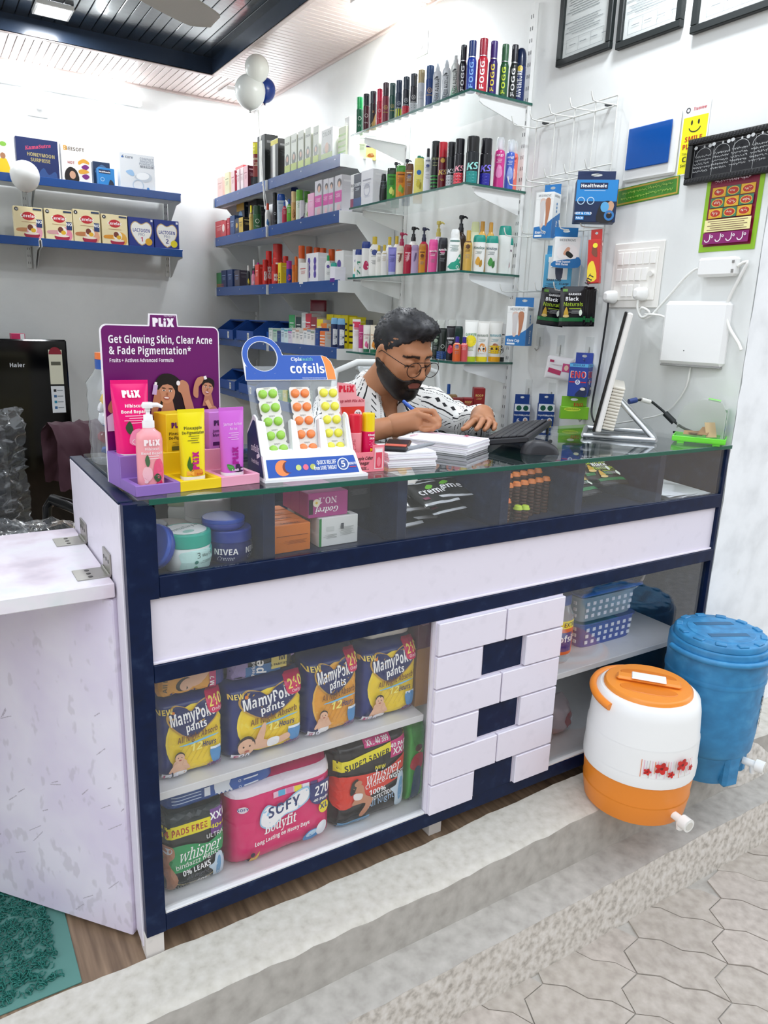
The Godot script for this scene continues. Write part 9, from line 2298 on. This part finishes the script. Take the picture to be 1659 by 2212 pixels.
func knee_box(label: String, p: Vector3, turn: float, w: float, d: float, h: float) -> void:
	hang_box(label, p, turn, w, d, h, "#ecedea", "#eceeec", [["t", "MEDEMOVE", 0.0, 0.9, 0.11, "#50565c", 0, {"b": false, "w": 0.7 * w}], ["r", 0.0, 0.845, 0.98, 0.004, "#c8ccca"], ["p", -0.5, 0.0, -0.5, 0.24, 0.1, 0.28, 0.5, 0.42, 0.5, 0.0, "#1d72b4"], ["k", -0.22, 0.84, 0.06, 0.84, 0.02, 0.55, 0.0, 0.26, -0.16, 0.26, -0.18, 0.55, "#d8c0b4"], ["k", 0.08, 0.84, 0.34, 0.84, 0.3, 0.5, 0.2, 0.28, 0.12, 0.28, 0.12, 0.5, "#b87a58"], ["k", -0.2, 0.78, 0.05, 0.8, 0.02, 0.5, 0.0, 0.34, -0.15, 0.34, -0.17, 0.55, "#cfcac8"], ["t", "Knee Cap", -0.1, 0.1, 0.13, "#ffffff", 0, {"w": 0.6 * w}], ["r", -0.22, 0.05, 0.4, 0.045, "#e8eef2"]], "#1d72b4", [["t", "MEDEMOVE", 0.0, 0.9, 0.11, "#50565c", 0, {"b": false, "w": 0.7 * w}], ["p", -0.5, 0.0, -0.5, 0.42, 0.5, 0.6, 0.5, 0.0, "#1d72b4"], ["e", 0.0, 0.76, 0.07, 0.07, "#2a7ab8"], ["e", 0.0, 0.68, 0.07, 0.07, "#2a7ab8"], ["e", 0.0, 0.6, 0.07, 0.07, "#2a7ab8"], ["t", "Knee Cap", 0.14, 0.06, 0.17, "#ffffff", 90, {"a": 0.0, "w": 0.34 * h}]])

class Field:
	var q := []     # [kind, a, b, ra, rb, k]  kind 0: tapered capsule, 1: ellipsoid, 2: ellipsoid cut away
	var keep = null # optional region function
	var grow := 0.0

	func bone(a: Vector3, b: Vector3, ra: float, rb: float, k := 0.012) -> Field:
		q.append([0, a, b, ra, rb, k]); return self

	func egg(a: Vector3, r: Vector3, k := 0.012, cut := false) -> Field:
		q.append([2 if cut else 1, a, r, 0.0, 0.0, k]); return self

	func at(p: Vector3) -> float:
		var d := 1.0
		for e in q:
			var f: float
			if e[0] == 0:
				var ab: Vector3 = e[2] - e[1]
				var t: float = clampf((p - e[1]).dot(ab) / maxf(ab.length_squared(), 1e-9), 0.0, 1.0)
				f = p.distance_to(e[1] + ab * t) - lerpf(e[3], e[4], t)
			else:
				var o: Vector3 = (p - e[1]) / e[2]
				var l := o.length()
				f = l * (l - 1.0) / maxf((o / e[2]).length(), 1e-6)
			if e[0] == 2:
				var h2: float = maxf(e[5] - absf(d + f), 0.0) / e[5]
				d = maxf(d, -f) + h2 * h2 * e[5] * 0.25
			else:
				var h: float = maxf(e[5] - absf(d - f), 0.0) / e[5]
				d = minf(d, f) - h * h * e[5] * 0.25
		d -= grow
		return maxf(d, keep.call(p)) if keep != null else d

func net(m: Mb, f: Field, lo: Vector3, hi: Vector3, cell: float, tint) -> void:
	var n := Vector3i(((hi - lo) / cell).ceil()) + Vector3i.ONE * 2
	var val := PackedFloat32Array(); val.resize(n.x * n.y * n.z); val.fill(1.0)
	var vid := PackedInt32Array(); vid.resize(val.size()); vid.fill(-1)
	var cells := []
	var bs := 5
	var rad := bs * cell * 0.5 * 1.75 + cell * 2.0
	for bz in range(0, n.z, bs):
		for by in range(0, n.y, bs):
			for bx in range(0, n.x, bs):
				if absf(f.at(lo + V(bx + bs * 0.5, by + bs * 0.5, bz + bs * 0.5) * cell)) > rad * 1.25: continue
				for z in range(bz, mini(bz + bs + 1, n.z)):
					for y in range(by, mini(by + bs + 1, n.y)):
						for x in range(bx, mini(bx + bs + 1, n.x)):
							var i := (z * n.y + y) * n.x + x
							if val[i] == 1.0: val[i] = f.at(lo + V(x, y, z) * cell)
				for z in range(bz, mini(bz + bs, n.z - 1)):
					for y in range(by, mini(by + bs, n.y - 1)):
						for x in range(bx, mini(bx + bs, n.x - 1)): cells.append(Vector3i(x, y, z))
	var off := [Vector3i(0, 0, 0), Vector3i(1, 0, 0), Vector3i(0, 1, 0), Vector3i(1, 1, 0), Vector3i(0, 0, 1), Vector3i(1, 0, 1), Vector3i(0, 1, 1), Vector3i(1, 1, 1)]
	var edges := [[0, 1], [2, 3], [4, 5], [6, 7], [0, 2], [1, 3], [4, 6], [5, 7], [0, 4], [1, 5], [2, 6], [3, 7]]
	var so := PackedInt32Array()
	for o in off: so.append((o.z * n.y + o.y) * n.x + o.x)
	var base := m.v.size()
	for c in cells:
		var i: int = (c.z * n.y + c.y) * n.x + c.x
		var s := 0
		for k in 8: s += 1 if val[i + so[k]] < 0.0 else 0
		if s == 0 or s == 8: continue
		var p := Vector3.ZERO
		var cnt := 0
		for e in edges:
			var a := val[i + so[e[0]]]; var b := val[i + so[e[1]]]
			if (a < 0.0) != (b < 0.0):
				p += Vector3(off[e[0]]).lerp(Vector3(off[e[1]]), a / (a - b)); cnt += 1
		p = lo + (Vector3(c) + p / cnt) * cell
		vid[i] = m.v.size()
		m.v.append(p); m.n.append(Vector3.ZERO); m.uv.append(Vector2.ZERO)
		m.c.append(tint.call(p).srgb_to_linear())
	var st := [1, n.x, n.x * n.y]
	for c in cells:
		var i: int = (c.z * n.y + c.y) * n.x + c.x
		for ax in 3:
			var j: int = i + st[ax]
			if (val[i] < 0.0) == (val[j] < 0.0): continue
			var b: int = st[(ax + 1) % 3]; var d: int = st[(ax + 2) % 3]
			if c[(ax + 1) % 3] == 0 or c[(ax + 2) % 3] == 0: continue
			var v0 := vid[i]; var v1 := vid[i - b]; var v2 := vid[i - b - d]; var v3 := vid[i - d]
			if v0 < 0 or v1 < 0 or v2 < 0 or v3 < 0: continue
			if val[i] < 0.0: m._st(v0, v2, v1); m._st(v0, v3, v2)
			else: m._st(v0, v1, v2); m._st(v0, v2, v3)
	for i in range(base, m.v.size()):
		m.n[i] = m.n[i].normalized() if m.n[i].length_squared() > 0.0 else Vector3.UP

func fingers(f: Field, chains: Array) -> void:
	for c in chains:
		for i in c.size() - 2:
			var r: float = c[-1]
			f.bone(c[i], c[i + 1], r * (1.0 - 0.1 * i), r * (0.92 - 0.1 * i), 0.003)

func shopkeeper() -> void:
	var o := thing("person", "seated man in a black and white patterned shirt writing at the counter", "person", V(0.95, 0.0, -0.62))
	var org := o.position
	var skin := Color("#b27a56")
	var body := Mb.new()
	var hx := Transform3D(Basis(Vector3.UP, 0.1) * Basis(Vector3.RIGHT, 0.33), V(0.952, 1.282, -0.56) - org)
	var head := Field.new()
	head.egg(V(0, 0.042, -0.015), V(0.076, 0.08, 0.094), 0.02).egg(V(0, -0.03, 0.028), V(0.061, 0.088, 0.06), 0.03)
	head.bone(V(0, -0.098, 0.05), V(0, -0.1, 0.056), 0.022, 0.02, 0.02)
	for s in [-1.0, 1.0]:
		head.bone(V(0.052 * s, -0.045, 0.0), V(0.015 * s, -0.096, 0.05), 0.022, 0.02, 0.025)
		head.bone(V(0.042 * s, -0.018, 0.054), V(0.048 * s, -0.01, 0.03), 0.024, 0.024, 0.025)
		head.bone(V(0.036 * s, 0.03, 0.072), V(0.012 * s, 0.026, 0.08), 0.011, 0.011, 0.016)
		head.egg(V(0.031 * s, 0.006, 0.094), V(0.02, 0.012, 0.014), 0.014, true)
		head.egg(V(0.031 * s, 0.004, 0.073), V(0.0165, 0.0125, 0.0145), 0.003)
		head.egg(V(0.077 * s, -0.004, -0.008), V(0.009, 0.033, 0.02), 0.006).egg(V(0.085 * s, 0.0, -0.002), V(0.006, 0.02, 0.011), 0.006, true)
		head.egg(V(0.012 * s, -0.032, 0.095), V(0.0085, 0.0075, 0.011), 0.005)
	head.bone(V(0, 0.02, 0.085), V(0, -0.026, 0.107), 0.0075, 0.0115, 0.008)
	head.bone(V(-0.018, -0.06, 0.08), V(0.018, -0.06, 0.08), 0.0075, 0.0075, 0.008).bone(V(-0.014, -0.069, 0.081), V(0.014, -0.069, 0.081), 0.0075, 0.0075, 0.003)
	head.bone(V(0, -0.06, -0.03), V(0, -0.16, -0.085), 0.055, 0.06, 0.03)
	var tint := func(p: Vector3) -> Color:
		if absf(p.x) < 0.022 and absf(p.y + 0.064) < 0.011 and p.z > 0.075: return Color("#96584c")
		var ex := absf(p.x) - 0.031
		if absf(ex) < 0.0165 and absf(p.y + 0.001 + ex * ex * 16.0) < 0.0032 and p.z > 0.06: return Color("#24160f")
		if absf(ex) < 0.021 and absf(p.y - 0.0275 + maxf(ex, -ex * 0.3) * 0.35) < 0.0042 and p.z > 0.055: return Color("#2a1c15")
		return skin
	var hm := Mb.new()
	net(hm, head, V(-0.1, -0.2, -0.16), V(0.1, 0.135, 0.125), 0.0034, tint)
	join(body, hm, hx)
	var sr := V(-0.15, 1.1, -0.05)
	var sl := V(0.165, 1.1, -0.02)
	var er := V(-0.3, 1.048, 0.14)
	var el := V(0.31, 1.036, 0.01)
	var wr := V(-0.101, 1.092, 0.2)
	var wl := V(0.205, 1.108, 0.205)
	var tr := Field.new()
	tr.bone(V(0.0, 1.2, -0.02), V(0, 1.08, -0.1), 0.052, 0.062, 0.03).bone(V(-0.1, 1.06, -0.09), V(0.11, 1.06, -0.08), 0.075, 0.075, 0.05).bone(V(0, 1.0, -0.1), V(0, 0.6, -0.19), 0.13, 0.14, 0.05)
	tr.bone(sr, er, 0.05, 0.042, 0.03).bone(er, wr, 0.04, 0.0285, 0.01).bone(sl, el, 0.05, 0.042, 0.03).bone(el, wl, 0.04, 0.0285, 0.01)
	for s in [-1.0, 1.0]: tr.bone(V(0.09 * s, 0.56, -0.16), V(0.13 * s, 0.55, 0.02), 0.075, 0.06, 0.03).bone(V(0.13 * s, 0.55, 0.02), V(0.13 * s, 0.12, 0.02), 0.055, 0.042, 0.02).bone(V(0.13 * s, 0.09, 0.0), V(0.13 * s, 0.08, 0.06), 0.035, 0.03, 0.02)
	net(body, tr, V(-0.32, 0.03, -0.36), V(0.38, 1.28, 0.22), 0.0125, func(p: Vector3) -> Color: return skin if p.y > 0.98 else Color("#23262c"))
	var hr := Field.new()
	hr.bone(wr + (er - wr).normalized() * 0.004, wr, 0.0285, 0.0285, 0.01).bone(wr, V(-0.062, 1.119, 0.232), 0.026, 0.0215, 0.02).bone(wr, V(-0.062, 1.1, 0.24), 0.025, 0.021, 0.02)
	fingers(hr, [[V(-0.056, 1.136, 0.232), V(-0.018, 1.135, 0.26), V(-0.01, 1.114, 0.278), V(-0.012, 1.1, 0.284), 0.0092], [V(-0.052, 1.119, 0.242), V(-0.017, 1.113, 0.272), V(-0.018, 1.097, 0.284), V(-0.03, 1.092, 0.278), 0.0092], [V(-0.054, 1.104, 0.247), V(-0.024, 1.097, 0.276), V(-0.032, 1.089, 0.28), V(-0.045, 1.089, 0.268), 0.0088], [V(-0.064, 1.092, 0.246), V(-0.042, 1.0875, 0.272), V(-0.052, 1.087, 0.27), V(-0.06, 1.088, 0.26), 0.0078], [V(-0.088, 1.112, 0.218), V(-0.062, 1.128, 0.25), V(-0.04, 1.122, 0.268), V(-0.024, 1.108, 0.276), 0.0102]])
	net(body, hr, V(-0.14, 1.06, 0.15), V(0.005, 1.16, 0.31), 0.003, func(p: Vector3) -> Color: return skin)
	var hl := Field.new()
	hl.bone(wl + (el - wl).normalized() * 0.004, wl, 0.0285, 0.0285, 0.01).bone(wl, V(0.138, 1.104, 0.265), 0.027, 0.0225, 0.02).bone(wl, V(0.178, 1.1, 0.268), 0.027, 0.021, 0.02)
	fingers(hl, [[V(0.127, 1.106, 0.268), V(0.1, 1.103, 0.288), V(0.074, 1.092, 0.3), V(0.055, 1.089, 0.306), 0.0095], [V(0.143, 1.112, 0.278), V(0.122, 1.111, 0.308), V(0.1, 1.097, 0.322), V(0.086, 1.09, 0.328), 0.0096], [V(0.164, 1.109, 0.278), V(0.148, 1.106, 0.31), V(0.128, 1.093, 0.322), V(0.117, 1.087, 0.326), 0.0092], [V(0.185, 1.101, 0.27), V(0.178, 1.096, 0.298), V(0.166, 1.088, 0.311), V(0.158, 1.085, 0.316), 0.0082], [V(0.164, 1.098, 0.226), V(0.128, 1.094, 0.244), V(0.106, 1.091, 0.26), V(0.094, 1.0905, 0.268), 0.0112]])
	net(body, hl, V(0.03, 1.06, 0.16), V(0.25, 1.15, 0.35), 0.003, func(p: Vector3) -> Color: return skin)
	var sk := fin("skin")
	sk.subsurf_scatter_enabled = true; sk.subsurf_scatter_strength = 0.06
	part("body", body, sk, o)
	var nz := FastNoiseLite.new(); nz.seed = 2; nz.frequency = 30.0
	var hair := Field.new()
	hair.egg(V(0, 0.042, -0.015), V(0.0795, 0.0835, 0.0975), 0.02).egg(V(0, 0.1, 0.02), V(0.06, 0.034, 0.066), 0.03).egg(V(0.006, 0.104, 0.062), V(0.046, 0.022, 0.034), 0.02)
	hair.keep = func(p: Vector3) -> float: return (0.072 - maxf(0.0, 0.07 - p.z) * 1.05 - p.y) * 0.75 + nz.get_noise_3d(p.x * 1.5, p.y * 1.5, p.z * 0.4) * 0.006 if p.z > -0.06 else -0.055 - p.y
	var hm2 := Mb.new()
	net(hm2, hair, V(-0.1, -0.08, -0.13), V(0.1, 0.16, 0.13), 0.0035, func(p: Vector3) -> Color: return Color("#17171a").lerp(Color("#3a3a3e"), clampf(0.3 + 0.9 * nz.get_noise_3d(p.x * 2.5, p.y * 0.8, p.z * 0.8), 0.0, 1.0)))
	for i in hm2.v.size(): hm2.v[i] += hm2.n[i] * (nz.get_noise_3d(hm2.v[i].x * 2.2, hm2.v[i].y, hm2.v[i].z * 0.6) * 0.007 + nz.get_noise_3d(hm2.v[i].x * 5.0, hm2.v[i].y * 4.0, hm2.v[i].z * 1.6) * 0.006)
	var hb := Mb.new(); join(hb, hm2, hx)
	part("hair", hb, fin("hair"), o)
	var beard := Field.new()
	beard.q = head.q
	beard.grow = 0.0035
	beard.keep = func(p: Vector3) -> float:
		var jaw := maxf(p.y + 0.012 + 0.5 * maxf(p.z, 0.0), -0.012 - p.z)
		var tache := maxf(absf(p.x) - 0.033, maxf(absf(p.y + 0.047 + absf(p.x) * 0.25) - 0.0075, 0.07 - p.z))
		var mouth := 0.0155 - V(p.x * 0.62, (p.y + 0.0635) * 1.5, (p.z - 0.08) * 0.3).length()
		var throat := maxf(-0.118 - p.y, 0.0) + maxf(-p.y * 0.6 - 0.055 - p.z, -0.01)
		return maxf(maxf(minf(jaw, tache), mouth), throat) + nz.get_noise_3dv(p) * 0.004
	var bm := Mb.new()
	net(bm, beard, V(-0.09, -0.13, -0.03), V(0.09, 0.03, 0.115), 0.003, func(p: Vector3) -> Color: return Color("#1c1512").lerp(Color("#4a3526"), clampf(0.25 + p.y * 4.0 + nz.get_noise_3dv(p * 2.0) * 0.8, 0.0, 0.8)))
	var bb := Mb.new(); join(bb, bm, hx)
	part("beard", bb, fin("hair"), o)
	var sh := Field.new()
	sh.bone(V(-0.11, 1.07, -0.09), V(0.13, 1.07, -0.075), 0.09, 0.09, 0.06).bone(V(-0.045, 1.13, -0.105), V(-0.14, 1.09, -0.06), 0.062, 0.075, 0.04).bone(V(0.045, 1.13, -0.1), V(0.15, 1.09, -0.04), 0.062, 0.075, 0.04).bone(V(0, 1.02, -0.09), V(0, 0.58, -0.19), 0.155, 0.165, 0.06)
	sh.bone(sr, er, 0.068, 0.062, 0.05).bone(er, er.lerp(wr, 0.3), 0.06, 0.054, 0.03).bone(sl, el, 0.07, 0.064, 0.05).bone(el, el.lerp(wl, 0.72), 0.06, 0.05, 0.03)
	for s in [-1.0, 1.0]: sh.bone(V(0.066 * s, 1.185, -0.06), V(0.034 * s, 1.085, 0.04), 0.02, 0.016, 0.02).bone(V(0.066 * s, 1.185, -0.06), V(0.0, 1.2, -0.145), 0.019, 0.019, 0.02)
	sh.egg(V(0.0, 1.2, -0.06), V(0.056, 0.14, 0.06), 0.012, true).egg(V(0.0, 1.12, 0.02), V(0.034, 0.09, 0.075), 0.012, true)
	var sm := Mb.new()
	net(sm, sh, V(-0.38, 0.55, -0.38), V(0.4, 1.24, 0.26), 0.0105, func(p: Vector3) -> Color: return Color.WHITE)
	for i in sm.v.size(): sm.v[i] += sm.n[i] * 0.012 * nz.get_noise_3dv(sm.v[i] * 0.55)
	var sm2 := Mb.new()
	var bones := [[V(0.0, 1.3, -0.1), V(0.0, 0.5, -0.2)], [sr, er], [er, wr], [sl, el], [el, wl]]
	for k in range(0, sm.ix.size(), 3):
		var mid := (sm.v[sm.ix[k]] + sm.v[sm.ix[k + 1]] + sm.v[sm.ix[k + 2]]) / 3.0
		var best := 0
		var bd := 1e9
		for j in 5:
			var d := mid.distance_to(Geometry3D.get_closest_point_to_segment(mid, bones[j][0], bones[j][1])) - (0.15 if j == 0 else 0.06)
			if d < bd: bd = d; best = j
		var a: Vector3 = bones[best][0]
		var ax: Vector3 = (bones[best][1] - a).normalized()
		var e1 := ax.cross(V(0.3, 0.1, -1.0)).normalized()
		var e2 := ax.cross(e1)
		var w0 := 0.0
		for j in 3:
			var p := sm.v[sm.ix[k + j]]
			var r := p - a
			var th := atan2(r.dot(e2), r.dot(e1))
			if j == 0: w0 = th
			if th - w0 > PI: th -= TAU
			if th - w0 < -PI: th += TAU
			sm2.ix.append(sm2.v.size())
			sm2.v.append(p); sm2.n.append(sm.n[sm.ix[k + j]]); sm2.c.append(Color.WHITE)
			sm2.uv.append(Vector2(th * (0.14 if best == 0 else 0.066) / 0.13, r.dot(ax) / 0.13))
	var cloth := StandardMaterial3D.new()
	cloth.albedo_texture = shirt_tex(); cloth.roughness = 0.85
	part("shirt", sm2, cloth, o)
	var gl := thing("spectacles", "thin dark wire spectacles on the man's face", "glasses", hx.origin + org)
	gl.basis = hx.basis
	var wire := fin("dark_metal")
	for s in [-1.0, 1.0]:
		var rim := []
		for k in 25:
			var t := TAU * k / 24.0
			rim.append(V(s * 0.034 + cos(t) * 0.0255 * (1.0 + 0.06 * sin(t) * s * signf(cos(t))), -0.006 + sin(t) * 0.0225, 0.106 - 0.10 * pow(absf(s * 0.034 + cos(t) * 0.0255), 1.6)))
		part("rim", Mb.new().ink("#2a2622").tube(rim, 0.0011, 6, false), wire, gl)
		part("temple", Mb.new().ink("#2a2622").tube([V(s * 0.0595, 0.004, 0.099), V(s * 0.076, 0.01, 0.08), V(s * 0.083, 0.014, 0.0), V(s * 0.081, -0.004, -0.02)], 0.0011, 6), wire, gl)
		var ln := Mb.new()
		for k in 24: ln.tri(V(s * 0.034, -0.006, 0.1045), rim[k], rim[k + 1])
		part("lens", ln, clear_mat("lens", Color(0.5, 0.5, 0.5), 0.02, 0.02), gl)
		part("nose_pad", Mb.new().ink("#2a2622").tube([V(s * 0.011, -0.004, 0.105), V(s * 0.011, -0.014, 0.101)], 0.0016, 6), wire, gl)
	part("bridge", Mb.new().ink("#2a2622").tube([V(-0.0105, 0.002, 0.106), V(0, 0.005, 0.108), V(0.0105, 0.002, 0.106)], 0.0011, 6).tube([V(-0.03, 0.0165, 0.105), V(0.03, 0.0165, 0.105)], 0.001, 6), wire, gl)
	var tip := V(0.9385, 1.0805, -0.34)
	var top := V(0.874, 1.16, -0.43)
	var pn := thing("ball_pen", "clear ballpoint pen with a blue cap in the man's hand", "pen", tip)
	var d := top - tip
	part("barrel", Mb.new().ink("#c9d4e2").tube([d * 0.0, d * 0.1, d * 0.72], [0.0006, 0.0036, 0.0038], 10), fin("gloss"), pn)
	part("pen_cap", Mb.new().ink("#1d55b8").tube([d * 0.66, d * 0.98, d], [0.0052, 0.005, 0.003], 10), fin("gloss"), pn)

func join(m: Mb, s: Mb, t: Transform3D) -> void:
	var b := m.v.size()
	m.v.append_array(t * s.v)
	for q in s.n: m.n.append((t.basis * q).normalized())
	m.c.append_array(s.c); m.uv.append_array(s.uv)
	for i in s.ix: m.ix.append(b + i)

func shirt_tex() -> ImageTexture:
	var im := Image.create(256, 256, false, Image.FORMAT_RGB8)
	im.fill(Color("#e9e8e4"))
	var k := Color("#16171a")
	for y in 256:
		var wv := int(4.0 * sin(y * TAU / 128.0))
		for x in 256:
			var on := absi(x - 22 - wv) < 5
			if absi(x - 56) < 4 and y % 22 < 14: on = true
			if absi(x - 76) < 2 and y % 12 < 8: on = true
			if absi(x - 118) + absi(y % 64 - 32) * 0.62 < 15: on = true
			if absi(x - 160 + wv) < 5: on = true
			if absi(x - 184) < 2 and y % 10 < 6: on = true
			if absi(x - 222) < 15 and (y + (x - 222)) % 32 < 7: on = true
			if on: im.set_pixel(x, y, k)
	return ImageTexture.create_from_image(im)


const FINISH := {"satin": [0.45, 0.0], "matte": [0.8, 0.0], "gloss": [0.25, 0.0], "metal": [0.22, 0.9], "ink": [0.35, 0.0], "card": [0.42, 0.0], "film": [0.22, 0.0], "ink_film": [0.25, 0.0], "steel": [0.35, 0.85], "paper": [0.75, 0.0], "foil": [0.3, 0.25], "black_glass": [0.08, 0.0], "cooler_plastic": [0.35, 0.0], "skin": [0.5, 0.0], "hair": [0.45, 0.0], "dark_metal": [0.3, 0.7]}

func fin(k: String) -> StandardMaterial3D:
	return plain_mat(k, FINISH[k][0], FINISH[k][1])


func V(x: float, y: float, z: float) -> Vector3:
	return Vector3(x, y, z)
